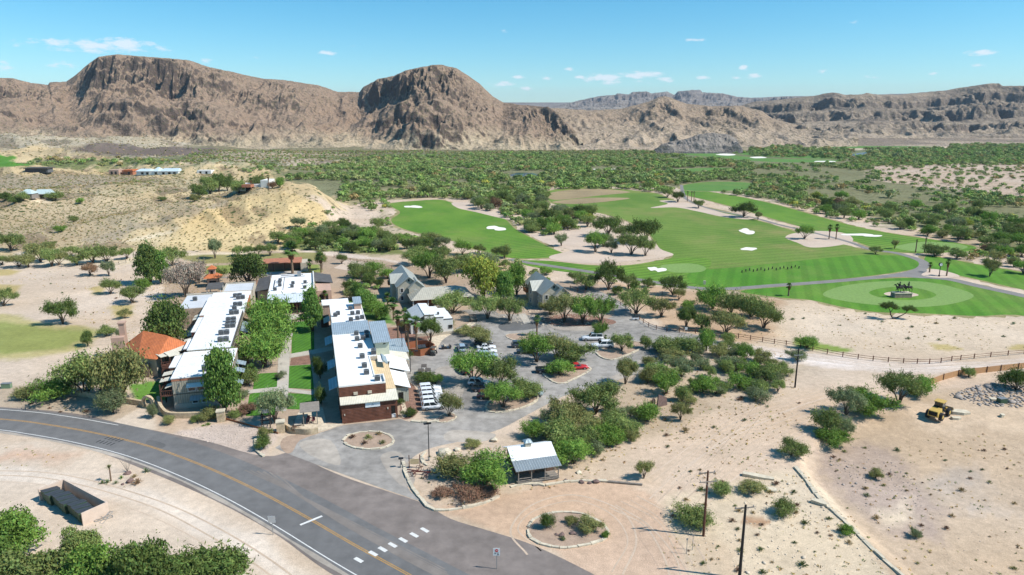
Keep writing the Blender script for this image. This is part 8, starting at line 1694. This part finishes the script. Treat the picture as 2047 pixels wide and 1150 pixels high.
# street clock
x, y = G(1877, 553); t = thing('street_clock', 'black street clock on a tall post between two palms at the cart path', 'clock', (x, y, .07), .1); MB().tube([(0, 0, 0), (0, 0, .5), (0, 0, .6), (0, 0, 3.7)], [.35, .3, .15, .12], 10).build('post', BLKM, t); hd = MB().tube([(0, -.25, 4.3), (0, .25, 4.3)], .65, 20).build('clock_case', BLKM, t); MB().tube([(0, -.27, 4.3), (0, -.251, 4.3)], .52, 20).build('clock_face', WHITEP, hd); MB().box(-.03, .03, -.29, -.272, 4.3, 4.7).box(0, .3, -.29, -.272, 4.27, 4.33).build('clock_hands', BLKM, hd)
# ------------------------------------------------------------------ fences and walls
RAILW = mat('red_brown_rail_timber', (.17, .085, .055), .9, [(2, .3, 4)])
def rail_fence(label, P, gap=3.0, h=1.25, rails=(.55, 1.05), m=RAILW, cap=95):
 W = smooth_line([GT(a, b)[:2] for a, b in P], 8); t = thing('rail_fence', label, 'fence', (0, 0, 0), 0, 'post and rail fences'); pts = [W[0]]; acc = 0
 for a, b in zip(W, W[1:]):
  acc += (b - a).length
  if acc >= gap: pts.append(b); acc = 0
 for i, p in enumerate(pts[:cap]):
  z = zat(p.x, p.y); MB().box(p.x - .08, p.x + .08, p.y - .08, p.y + .08, z - .1, z + h).build('post', m, t)
 mb = MB()
 for a, b in zip(pts[:cap], pts[1:cap]):
  za, zb = zat(a.x, a.y), zat(b.x, b.y); q = Vector((0, -.11, 0))
  for r in rails: mb.tube([Vector((a.x, a.y, za + r)) + q, Vector((b.x, b.y, zb + r - .03)) + q], .055, 5)
 mb.build('rails', m, t)
rail_fence('red-brown rail fence running from the guest house along the lot to the gravel road bend', [(1140, 578), (1180, 592), (1222, 602), (1250, 618), (1278, 640), (1300, 655), (1340, 664), (1420, 668), (1476, 676)])
rail_fence('long red-brown rail fence along the gravel road on the right', [(1476, 676), (1540, 686), (1600, 695), (1640, 705), (1700, 716), (1760, 723), (1820, 727), (1870, 727), (1920, 720), (2047, 708), (2160, 698)], 2.7)
rail_fence('low distant fence along the track behind the hotel', [(668, 515), (700, 522), (740, 530), (790, 538)], 4); rail_fence('weathered grey ranch fence on the flat left of the dark cypress-like tree', [(222, 533), (240, 529), (256, 525)], 3, m=WOODG)
rail_fence('pale rail fence along the service road under the dark cypress-like tree', [(326, 540), (345, 552), (370, 560), (400, 566)], 3, m=WOODG)
t = thing('barrier_fence', 'tan fabric barrier fence with dark posts behind the loader', 'fence', (0, 0, 0)); W = [GT(a, b) for a, b in [(1859, 770), (1885, 760), (1915, 752), (1945, 748), (1972, 745), (2000, 742), (2035, 738), (2100, 732), (2180, 726)]]; TF = mat('tan_fence_fabric', (.42, .24, .12), .9, [(.8, .12, 4)])
for a, b in zip(W, W[1:]): MB().hexa([(a[0], a[1], a[2]), (b[0], b[1], b[2]), (b[0], b[1] + .04, b[2]), (a[0], a[1] + .04, a[2]), (a[0], a[1], a[2] + 1.35), (b[0], b[1], b[2] + 1.35), (b[0], b[1] + .04, b[2] + 1.35), (a[0], a[1] + .04, a[2] + 1.35)]).build('fabric_panel', TF, t)
for a in W: MB().box(a[0] - .07, a[0] + .07, a[1] - .12, a[1] - .01, a[2], a[2] + 1.5).build('post', WOOD2, t)
def wall_line(name, label, P, h, w, m, cat='wall', smooth=True, parent=None):
 W = [GT(a, b)[:2] for a, b in P]; W = smooth_line(W, 5) if smooth else [Vector(p) for p in W]; mb = MB(); hs = h if callable(h) else (lambda t_: h); n = len(W)
 L_, R_ = [], []
 for i, p in enumerate(W):
  t_ = (W[min(i + 1, n - 1)] - W[max(i - 1, 0)]).normalized(); q = Vector((-t_.y, t_.x)) * w / 2; z1 = hs(i / (n - 1)); L_.append((p + q, z1)); R_.append((p - q, z1))
 vs = []
 for (a, z1), (b, _) in zip(L_, R_): vs += [(a.x, a.y, -.1), (b.x, b.y, -.1), (b.x, b.y, z1), (a.x, a.y, z1)]
 fs = [(i * 4 + k, i * 4 + (k + 1) % 4, i * 4 + 4 + (k + 1) % 4, i * 4 + 4 + k) for i in range(n - 1) for k in range(4)] + [(3, 2, 1, 0), tuple(4 * (n - 1) + k for k in range(4))]
 o = mb.add(vs, fs).build(name, m, parent);
 if parent is None: tag(o, label, cat)
 return o
LIME = mat('tan_limestone_masonry', (.47, .37, .245), .95, [(1.4, .25, 4), (6, .15, 3)], bump=.6)
wall_line('garden_wall', 'low curving tan stone wall right of the round gate', [(318, 812), (324, 826), (340, 835), (370, 836), (400, 835), (440, 836)], lambda t_: 2.1 - 1.0 * min(1, t_ * 3), .55, LIME)
wall_line('garden_wall', 'low tan stone wall left of the round gate', [(155, 790), (200, 798), (250, 806), (288, 812)], 1.1, .5, LIME)
wall_line('retaining_wall', 'curved tan stone retaining wall under the plaza', [(571, 858), (585, 866), (600, 868), (618, 869), (636, 866)], 1.1, .5, LIME)
wall_line('steel_edging', 'long rust coloured steel edging behind the gravel fan', [(446, 838), (480, 847), (520, 858), (556, 868)], .35, .08, CORTEN)
t = B('round_gate', 'tan stone round moon gate in the low garden wall', 'gate', 0, 0); gx, gy, gz = GT(298, 816); t.o.location = (gx, gy, gz); t.o.rotation_euler = (0, 0, -.35); m = MB(); N_ = 18
for k in range(N_):
 a0, a1 = math.radians(-35 + 250 * k / N_), math.radians(-35 + 250 * (k + 1) / N_); q = lambda a, r, y_: (math.cos(a) * r, y_, 1.15 + math.sin(a) * r)
 m.hexa([q(a0, 1.0, -.3), q(a0, 1.45, -.3), q(a0, 1.45, .3), q(a0, 1.0, .3), q(a1, 1.0, -.3), q(a1, 1.45, -.3), q(a1, 1.45, .3), q(a1, 1.0, .3)])
t.part('stone_ring', LIME, m); t.part('plinth', LIME, MB().box(-1.5, -.8, -.32, .32, -.1, .42).box(.8, 1.5, -.32, .32, -.1, .42))
for (a, b), nm in (((443, 842), 'at the right end of the garden wall'), ((562, 864), 'at the left corner of the plaza')): x, y, z = GT(a, b); t = thing('stone_pillar', 'square tan stone pillar ' + nm, 'pillar', (x, y, 0), A16, 'tan stone pillars'); MB().box(-.7, .7, -.6, .6, 0, 2.0).build('shaft', LIME, t); MB().box(-.8, .8, -.7, .7, 2.002, 2.2).build('capstone', M_STONE, t)
# round wooden fence with bins inside
x0, y0 = G(838, 703); t = thing('round_wooden_fence', 'octagonal orange-brown wooden fence around bins near the palms', 'fence', (x0, y0, 0)); FW = ribmat('orange_brown_fence_boards', (.33, .12, .055), 'X', .15, .3, .85); m = MB()
for k in range(8):
 a0, a1 = k * math.pi / 4 + .2, (k + 1) * math.pi / 4 + .2; R1 = 3.7; p, q = Vector((math.cos(a0) * R1, math.sin(a0) * R1 * .95, 0)), Vector((math.cos(a1) * R1, math.sin(a1) * R1 * .95, 0)); n_ = (p + q).normalized() * .08
 MB().hexa([tuple(p), tuple(q), tuple(q + n_), tuple(p + n_)] + [(v.x, v.y, 1.7) for v in (p, q, q + n_, p + n_)]).build('fence_panel', FW, t)
GRB = mat('dark_green_bin', (.045, .085, .05), .6, [(2, .2, 4)]); BINL = mat('black_bin_lid', (.045, .05, .056), .5, [(2, .2, 4)])
def dumpster():
 t = thing('dumpster', 'x', 'dumpster'); m = MB().hexa([(-.9, -.55, .12), (.9, -.55, .12), (.9, .6, .12), (-.9, .6, .12), (-.95, -.85, 1.15), (.95, -.85, 1.15), (.95, .75, 1.4), (-.95, .75, 1.4)]); m.build('body', GRB, t); MB().slab([(-.96, -.9, 1.2), (-.02, -.9, 1.2), (-.02, .78, 1.46), (-.96, .78, 1.46)], .04).build('lid', BINL, t); MB().slab([(.02, -.9, 1.2), (.96, -.9, 1.2), (.96, .78, 1.46), (.02, .78, 1.46)], .04).build('lid', BINL, t)
 for s in (-1.0, 1.0): MB().box(s - .05, s + .05, -.4, .4, .6, .75).build('side_pocket', GRB, t)
 for a in (-.7, .7): MB().tube([(a, -.45, .08), (a, -.37, .08)], .08, 8).build('caster', TYRE, t)
 return t
D0 = dumpster(); D0.location = (x0 + .6, y0 + .2, .02); D0.rotation_euler = (0, 0, .3); D0['label'] = 'green dumpster inside the octagonal wooden fence'
A_, B_, C_, D_ = [Vector(GT(*q)[:2]) for q in ((104, 989), (127, 982), (212, 1028), (193, 1041))]
B_ = Vector(G(126, 959, 1.9)); A_ = Vector(G(102, 966, 1.9)); C_ = Vector(G(211, 1004, 1.9)); D_ = Vector(G(190, 1014, 1.9)); ax = (C_ - B_).normalized(); nn = Vector((ax.y, -ax.x)); Lb = (C_ - B_).length; dep = 3.4
t = thing('bin_enclosure', 'three-sided pale block enclosure holding a row of green dumpsters', 'enclosure', (B_.x, B_.y, 0), math.atan2(ax.y, ax.x)); BW = mat('cream_block_wall', (.58, .46, .37), .9, [(1, .08, 4)])
MB().box(0, Lb, 0, .2, 0, 1.9).build('back_wall', BW, t); MB().box(-.2, -.002, -dep, .2, 0, 1.9).build('side_wall', BW, t); MB().box(Lb + .002, Lb + .2, -dep, .2, 0, 1.9).build('side_wall', BW, t)
for k in range(8):
 d = copy_tree(D0); p = B_ + ax * (.2 + (Lb - .4) * (k + .5) / 8) + nn * (2.3 + .2 * math.sin(k * 2.1)); d.location = (p.x, p.y, 0); d.rotation_euler = (0, 0, math.atan2(ax.y, ax.x) + math.pi / 2 + math.pi / 2 + .1 * math.sin(k * 1.7)); s = (Lb - .3) / 8 / 2.0; d.scale = (s * .86, 1.35, 1.25); d['group'] = 'dumpsters in the enclosure'
 d['label'] = ['first', 'second', 'third', 'fourth', 'fifth', 'sixth', 'seventh', 'eighth'][k] + ' green dumpster from the far left end of the bin enclosure'
x, y, z = GT(208, 1038); t = thing('scrap_metal_pile', 'flattened grey metal frames leaning outside the bin enclosure', 'scrap', (x, y, z), .5)
for k, (a, r_) in enumerate(((0, .1), (.5, .5), (-.4, .9))): o = MB().box(-1.1, 1.1, a - .3, a - .24, .05, .1).box(-1.1, 1.1, a + .24, a + .3, .05, .1).box(-1.1, -1.04, a - .24, a + .24, .05, .1).box(1.04, 1.1, a - .24, a + .24, .05, .1).box(-.03, .03, a - .24, a + .24, .05, .1).build('metal_frame', STEEL, t); o.rotation_euler = (0, -.15 * k, r_); o.location = (0, 0, .12 * k)
# ------------------------------------------------------------------ small structures of the gardens
t = B('shade_pergola', 'slatted timber pergola over red chairs on the stone plaza', 'pergola', -4, 126.0)
for uu, vv in ((-4, 124.6), (-1.6, 124.8), (-4, 128.2), (-1.6, 128.4)): t.part('post', WOODG, t.bx(uu, uu + .15, vv, vv + .15, .05, 2.8))
t.part('roof_slats', WOODG, t.bx(-4.5, -1.0, 124.2, 128.9, 2.82, 2.9))
for uu, vv, a in ((-3.2, 125.5, .3), (-2.3, 125.8, -.3), (-2.9, 127.2, 2.8)):
 p = UV(uu, vv); c = thing('garden_chair', 'dark red garden chair under the pergola, ' + {.3: 'left front', -.3: 'right front', 2.8: 'at the back'}[a], 'chair', (p.x, p.y, .05), a, 'chairs under the pergola'); RC = mat('dark_red_chair', (.13, .04, .05), .7) if a == .3 else bpy.data.materials['dark_red_chair']
 MB().box(-.3, .3, -.3, .3, .38, .45).build('seat', RC, c); MB().box(-.3, .3, .25, .32, .46, 1.0).build('backrest', RC, c)
 for q, w_ in ((-.27, -.27), (.27, -.27), (-.27, .27), (.27, .27)): MB().box(q - .03, q + .03, w_ - .03, w_ + .03, 0, .38).build('leg', RC, c)
p = UV(-4.9, 126); t = thing('water_trough', 'flat grey slab table with dark edge beside the pergola', 'table', (p.x, p.y, 0), A16); MB().box(-.7, .6, -1.2, 1.2, .3, .4).build('slab', M_CONC, t); MB().box(-.8, -.7, -1.2, 1.2, 0, .5).build('dark_side', TRIM, t)
x, y, z = GT(533, 853); t = thing('tank_tower', 'dark timber tower carrying a round grey water tank beside the desert willow', 'tower', (x, y, 0), .2)
for a, b in ((-.8, -.8), (.8, -.8), (.8, .8), (-.8, .8)): MB().tube([(a, b, 0), (a * .8, b * .8, 3.0)], .1, 6).build('post', CREO2, t)
for zz in (.8, 1.6, 2.4):
 MB().box(-.78, .78, -.82, -.74, zz, zz + .1).box(-.78, .78, .74, .82, zz, zz + .1).box(-.82, -.74, -.74, .74, zz, zz + .1).box(.74, .82, -.74, .74, zz, zz + .1).build('brace', CREO2, t)
tk = MB().tube([(0, 0, 3.0), (0, 0, 3.7)], .95, 16).build('tank', METALG, t); MB().tube([(0, 0, 3.701), (0, 0, 3.74)], .3, 8).build('hatch', DARKO, tk)
# rusty farm implement
x, y, z = GT(843, 950); t = thing('farm_implement', 'rusty dark red antique farm implement lying in the bed by the signboard', 'farm implement', (x, y, z), -.35); RU = mat('dark_red_rust', (.12, .035, .03), .8, [(3, .3, 4)])
MB().tube([(-2.6, 0, .5), (2.4, .2, .6)], .09, 6).tube([(-2.2, -.6, .45), (1.6, .7, .5)], .07, 6).tube([(-1, -.9, .4), (-1, .9, .4)], .07, 6).tube([(1, -.9, .4), (1, .9, .4)], .07, 6).build('frame', RU, t)
for a in (-1, 1):
 for s in (-.95, .95):
  w = MB(); n_ = 14
  for k in range(n_):
   a0, a1 = k * math.tau / n_, (k + 1) * math.tau / n_; w.tube([(a + .5 * math.cos(a0), s, .5 + .5 * math.sin(a0)), (a + .5 * math.cos(a1), s, .5 + .5 * math.sin(a1))], .035, 4)
   if k % 2 == 0: w.tube([(a, s, .5), (a + .5 * math.cos(a0), s, .5 + .5 * math.sin(a0))], .02, 4)
  w.build('wheel', RU, t)
# statue
x, y = G(1802, 594); t = thing('equestrian_statue', 'dark bronze statue of two riders driving horses on a stone plinth', 'statue', (x, y, .05), .05); BZ = mat('dark_bronze', (.035, .032, .028), .45, metal=.4)
pl = MB().box(-2.9, 2.6, -1.2, 1.2, 0, 1.3).build('plinth', mat('brown_plinth_stone', (.30, .22, .17), .9, [(1.5, .25, 4)]), t); MB().box(-3.0, 2.7, -1.3, 1.3, 1.302, 1.5).build('plinth_top', M_STONE, t)
def horse(ox, oy, ph, rider):
 m = MB(); z0 = 1.5; B_ = [(ox - .75, oy, z0 + 1.35), (ox - .3, oy, z0 + 1.4), (ox + .3, oy, z0 + 1.35), (ox + .75, oy, z0 + 1.4)]; m.tube(B_, [.26, .30, .28, .24], 8)
 m.tube([(ox - .7, oy, z0 + 1.45), (ox - 1.1, oy, z0 + 1.95), (ox - 1.25, oy, z0 + 2.1)], [.2, .13, .1], 7).tube([(ox - 1.15, oy, z0 + 2.12), (ox - 1.6, oy, z0 + 1.85)], [.11, .06], 6).tube([(ox + .85, oy, z0 + 1.5), (ox + 1.15, oy, z0 + 1.3), (ox + 1.2, oy, z0 + .8)], [.07, .07, .02], 5)
 for lx, s, k in ((-.65, -.13, .35), (-.55, .13, -.25), (.65, -.13, -.3), (.75, .13, .3)): k *= ph; m.tube([(ox + lx, oy + s, z0 + 1.2), (ox + lx - k, oy + s, z0 + .7), (ox + lx - k * .6 + .05, oy + s, z0 + .08), (ox + lx - k * .6 - .06, oy + s, z0)], [.12, .07, .045, .06], 6)
 b = m.build('horse', BZ, t); b.scale = (1.22, 1.5, 1.3); b.location = (0, 0, -.45)
 if rider:
  r = MB().tube([(ox, oy, z0 + 1.6), (ox + .02, oy, z0 + 1.9), (ox, oy, z0 + 2.25)], [.17, .15, .19], 7).tube([(ox, oy, z0 + 2.25), (ox, oy, z0 + 2.4), (ox, oy, z0 + 2.6)], [.07, .1, .08], 7).tube([(ox, oy, z0 + 2.54), (ox, oy, z0 + 2.57)], .24, 10).tube([(ox, oy, z0 + 2.57), (ox, oy, z0 + 2.72)], [.11, .09], 8)
  for s in (-1, 1): r.tube([(ox, oy + s * .1, z0 + 1.62), (ox - .3, oy + s * .32, z0 + 1.4), (ox - .15, oy + s * .33, z0 + .95), (ox - .32, oy + s * .33, z0 + .9)], [.11, .09, .06, .05], 6).tube([(ox, oy + s * .2, z0 + 2.2), (ox - .15, oy + s * .27, z0 + 1.95), (ox - .42, oy + s * .1, z0 + 1.9)], [.07, .055, .04], 6)
  q = r.build('rider', BZ, t); q.scale = b.scale; q.location = b.location
horse(-1.1, -.35, 1, True); horse(.1, .4, -1, False); horse(1.3, -.3, 1, True)
# rocks, slabs, logs and small fittings
def rocks(items, m, group):
 for i, (px, py, s, lab) in enumerate(items):
  x, y, z = GT(px, py); me = stone_mesh(900 + i * 7 + int(px)); me.name = 'boulder'; me.materials.append(m); o = link('boulder', me); o.location = (x, y, z + s * .12); o.scale = (s * 1.2, s, s * 1.1); o.rotation_euler = (0, 0, i * 1.3); tag(o, lab, 'rock', group)
M_PUR = mat('purple_brown_rock', (.17, .115, .10), .9, [(2, .3, 4)])
rocks([(255, 948, 1.1, 'purple-brown rock behind the ocotillo in the cactus garden'), (259, 964, 1.2, 'purple-brown rock in front in the cactus garden'), (245, 969, .6, 'smallest purple-brown rock in the cactus garden'), (1123, 1072, 1.1, 'brown rock at the left on the turnaround island'), (1112, 1070, .7, 'small brown rock left of the larger one on the turnaround island'), (1146, 1068, 1.0, 'reddish rock at the centre of the turnaround island'),
       (1163, 965, 1.0, 'brown rock left in the edging below the cabin'), (1178, 967, .7, 'brown rock touching the larger one below the cabin'), (1192, 965, 1.1, 'dark rock right in the edging below the cabin'), (1131, 962, .8, 'dark rock at the right porch corner of the cabin'), (1108, 1046, .8, 'reddish rock at the back of the turnaround island')], M_PUR, 'brown rocks')
rocks([(890, 908, 2.4, 'long pale boulder left of the lamp post bed'), (915, 901, 1.5, 'pale boulder beside the olive shrub at the drive'), (988, 882, 1.6, 'pale flat boulder at the lot edge behind the cabin'), (1157, 946, 1.0, 'pale boulder right of the cabin'), (930, 1003, .9, 'pale boulder under the feathery bush'), (1225, 690, .9, 'pale boulder on the patrol car island')], M_STONE, 'pale boulders')
for i, (px, py, l_, w_, h_, a, lab) in enumerate([(1517, 955, 4.6, 1.0, .4, -.35, 'long white stone slab lying on the sand beyond the poles'), (1542, 982, 1.5, 1.0, .4, -.3, 'grey stone slab with dark split face below the long white slab'), (1638, 1008, 2.0, .9, .5, -.7, 'loose pale slab on the stone edging'), (1918, 826, 3.6, 1.6, .5, -.1, 'larger pale concrete slab beside the loader'), (1911, 838, 1.9, 1.0, .4, 0, 'smaller pale concrete slab below the larger one'), (1985, 800, 1.6, 1.0, .4, .2, 'pale block left of the dark bin by the rubble'), (2003, 833, .9, .7, .5, .2, 'small pale block right of the slabs'), (1260, 960, .1, .1, .1, 0, '')][:7]):
 x, y, z = GT(px, py); r_ = random.Random(i); P = [(-l_ / 2, -w_ / 2), (l_ * .1, -w_ * .6), (l_ / 2, -w_ * .3), (l_ * .45, w_ * .4), (-l_ * .1, w_ / 2), (-l_ / 2, w_ * .3)]; o = MB().prism([(a_ * r_.uniform(.85, 1.1), b_ * r_.uniform(.8, 1.1)) for a_, b_ in P], -.1, h_).build('stone_slab', M_STONE); o.location = (x, y, z); o.rotation_euler = (.04, .05, a); tag(o, lab, 'slab', 'loose slabs')
x, y, z = GT(1250, 968); o = MB().tube([(-2.6, 0, .2), (2.6, 0, .2)], [.19, .15], 8).build('fallen_log', WOODG); o.location = (x, y, z); o.rotation_euler = (0, 0, -.18); tag(o, 'grey-brown log lying at the edge of the turnaround right of the cabin', 'log')
x, y = G(1323, 812); t = thing('rock_sculpture', 'upright brown stone slabs standing in the scrub beside the sandy track', 'sculpture', (x, y, 0), .5); MB().hexa([(-1.2, -.15, 0), (1.3, -.15, 0), (1.3, .2, 0), (-1.2, .2, 0), (-1.0, -.1, 2.6), (1.0, -.1, 1.7), (1.0, .15, 1.7), (-1.0, .15, 2.6)]).build('tall_slab', M_PUR, t); MB().hexa([(-1.9, .4, 0), (-1.3, .4, 0), (-1.3, .8, 0), (-1.9, .8, 0), (-1.8, .45, 1.8), (-1.4, .45, 1.6), (-1.4, .75, 1.6), (-1.8, .75, 1.8)]).build('short_slab', M_PUR, t)
x, y, z = GT(2002, 806); t = thing('utility_bin', 'dark green-grey bin standing by the rubble heap', 'bin', (x, y, z), .2); MB().box(-.8, .8, -.5, .5, 0, 1.0).build('body', GRB, t); MB().box(-.84, .84, -.54, .54, 1.003, 1.1).build('lid', METALG, t)
x, y, z = GT(14, 776); t = thing('utility_box', 'small green utility cabinet above the left end of the road', 'utility box', (x, y, z), .1); MB().box(-.9, .9, -.4, .4, 0, 1.0).build('case', mat('utility_green', (.16, .24, .15), .6), t); MB().box(-.95, .95, -.45, .45, 1.003, 1.1).build('lid', METALG, t)
x, y = G(1270, 640); t = thing('utility_trailer', 'small white and black trailer box at the fence bend', 'trailer', (x, y, .02), .1); MB().box(-.9, .9, -.5, .5, .3, .8).build('body', CARP['white'], t); MB().box(-.8, .8, -.45, .45, .803, .95).build('cover', BLKM, t)
for s in (-.55, .55): MB().tube([(0, s - .06, .25), (0, s + .06, .25)], .25, 10).build('wheel', TYRE, t)
x, y = G(1408, 569); t = thing('marker_stone', 'pale standing marker stone on the turf beside the practice green', 'marker', (x, y, .03)); MB().prism([(-.4, -.2), (.4, -.25), (.35, .2), (-.35, .25)], 0, 1.3).build('stone', M_STONE, t)
for k, dx in enumerate((0, 12)): x, y, z = GT(1372 + dx, 1108 - k * 8); t = thing('metal_post', ('left' if not k else 'right') + ' of two thin grey metal posts at the edge of the turnaround', 'post', (x, y, z), 0, 'thin metal posts'); MB().tube([(0, 0, 0), (0, 0, 2.3)], .04, 6).build('tube', STEEL, t); MB().box(-.12, .12, -.02, .02, 2.0, 2.3).build('plate', STEEL, t)
# dividers on the tee line
for k in range(16):
 x, y = G(1483 + k * 7.6, 546 - k * .55 - (k % 3) * 1.5); t = thing('tee_divider', ordw(k + 1) + ' dark bag stand from the left along the practice tee', 'bag stand', (x, y, .05), k * .7, 'bag stands along the practice tee'); MB().tube([(-.3, 0, 0), (0, 0, .9), (.3, 0, 0)], .05, 4).tube([(0, -.3, 0), (0, 0, .9)], .05, 4).build('stand', BLKM, t); MB().tube([(0, 0, .2), (0, 0, 1.0)], .18, 6).build('bag', BLKM, t)
# cactus garden
def rosette(px, py, w, m, label, cat='agave', nm='agave_plant', n=30, lift=0.0):
 x, y, z = GT(px, py); me = spiky(int(px) % 7, n, .08, .045); me.materials.append(LM[m]); t = thing(nm, label, cat, (x, y, z)); o = link('leaves', me, None, t); o.scale = (w, w, w); o.location = (0, 0, lift)
 if lift: MB().tube([(0, 0, 0), (.05, 0, lift)], [.13, .1], 7).build('trunk', PBARK, t)
rosette(222, 962, .8, 'olive', 'tall trunked yucca standing in the cactus garden', 'yucca', 'yucca_tree', 50, 2.2); rosette(215, 966, .9, 'grey', 'grey sotol at the left of the cactus garden'); rosette(232, 967, .8, 'grey', 'pale prickly agave in the middle of the cactus garden'); rosette(243, 957, .7, 'bright', 'green agave behind the pale one in the cactus garden'); rosette(205, 967, .8, 'dark', 'dark agave at the far left of the cactus garden'); rosette(293, 944, 1.0, 'grey', 'wide prickly pear clump at the right of the cactus garden', 'cactus', 'prickly_pear', 40)
x, y, z = GT(255, 944); t = thing('ocotillo_plant', 'thin branching grey ocotillo behind the rocks of the cactus garden', 'ocotillo', (x, y, z))
for k in range(9): a = k * .7; MB().tube([(0, 0, 0), (math.cos(a) * .5, math.sin(a) * .4, 1.3), (math.cos(a) * 1.0, math.sin(a) * .8, 2.4)], [.03, .022, .012], 4).build('stem', WOODG, t)
shrub(*GT(274, 968)[:2], 2.0, 'rust', 'rusty reddish-brown round shrub at the right of the cactus garden', 'cactus garden shrubs'); shrub(*GT(268, 955)[:2], 1.4, 'dry', 'dry straw coloured shrub beside the ocotillo', 'cactus garden shrubs')
for px, py, w, l_, lab in [(737, 878, 1.3, 'olive', 'largest olive shrub on the entrance island'), (728, 889, .9, 'brown', 'brown shrub in front on the entrance island'), (765, 888, 1.0, 'olive', 'olive shrub at the right on the entrance island'), (705, 877, .9, 'brown', 'brown shrub at the left on the entrance island'), (758, 870, .9, 'dry', 'straw coloured shrub at the back of the entrance island')]: shrub(*GT(px, py)[:2], w * 1.7, l_, lab, 'shrubs of the entrance island', .1)
for px, py, w, h, lm, lab in [(528, 880, 30, 30, 'olive', 'upper olive bush in the stone edged corner bed by the drive'), (528, 902, 36, 34, 'dark', 'lower green bush in the stone edged corner bed by the drive'), (590, 868, 18, 18, 'brown', 'brown bush at the foot of the plaza pillar'), (338, 852, 30, 22, 'olive', 'olive bush in front of the low stone wall'), (306, 838, 26, 34, 'grey', 'grey feathery shrub beside the round gate'), (420, 845, 50, 30, 'olive', 'olive bushes at the right end of the low wall'), (395, 846, 24, 18, 'mesquite', 'green bush against the low wall'),
 (820, 836, 34, 22, 'dark', 'dark hedge bush beside the front building corner'), (800, 812, 20, 16, 'dark', 'small dark bush by the annex wall'), (806, 788, 28, 30, 'dark', 'dark leafy shrub under the lamp post by the annex'), (850, 772, 60, 26, 'dark', 'dark hedge behind the row of white crossovers'), (870, 770, 30, 24, 'bright', 'bright bush at the end of the dark hedge'), (815, 720, 22, 22, 'dark', 'round dark clipped bush beside the lamp post'), (930, 672, 44, 22, 'olive', 'olive bush at the curved kerb by the white building'), (945, 668, 30, 16, 'rust', 'reddish bush at the curved kerb by the white building'), (890, 660, 50, 22, 'dark', 'dark hedge at the foot of the white stepped building'),
 (640, 760, 26, 46, 'dark', 'dark shrub in the shade of the right wing, third from the plaza'), (642, 812, 30, 40, 'dark', 'dark shrub in the shade of the right wing nearest the plaza'), (634, 740, 24, 30, 'dark', 'dark shrub in the shade of the right wing farthest'), (482, 800, 36, 26, 'grey', 'grey garden shrubs at the foot of the tall ash'), (500, 830, 40, 26, 'brown', 'dry garden shrubs left of the willow lawn'), (560, 760, 24, 18, 'grey', 'grey shrub at the foot of the nearest courtyard mesquite'), (470, 838, 34, 20, 'mesquite', 'green garden shrubs behind the steel edging'), (1125, 1083, 14, 12, 'grey', 'tiny grey shrub at the front of the turnaround island'), (1140, 1052, 30, 22, 'olive', 'olive shrub in the middle of the turnaround island')]:
 plant(px, py, w, h, 'bush', lm, lab, 'garden shrubs')
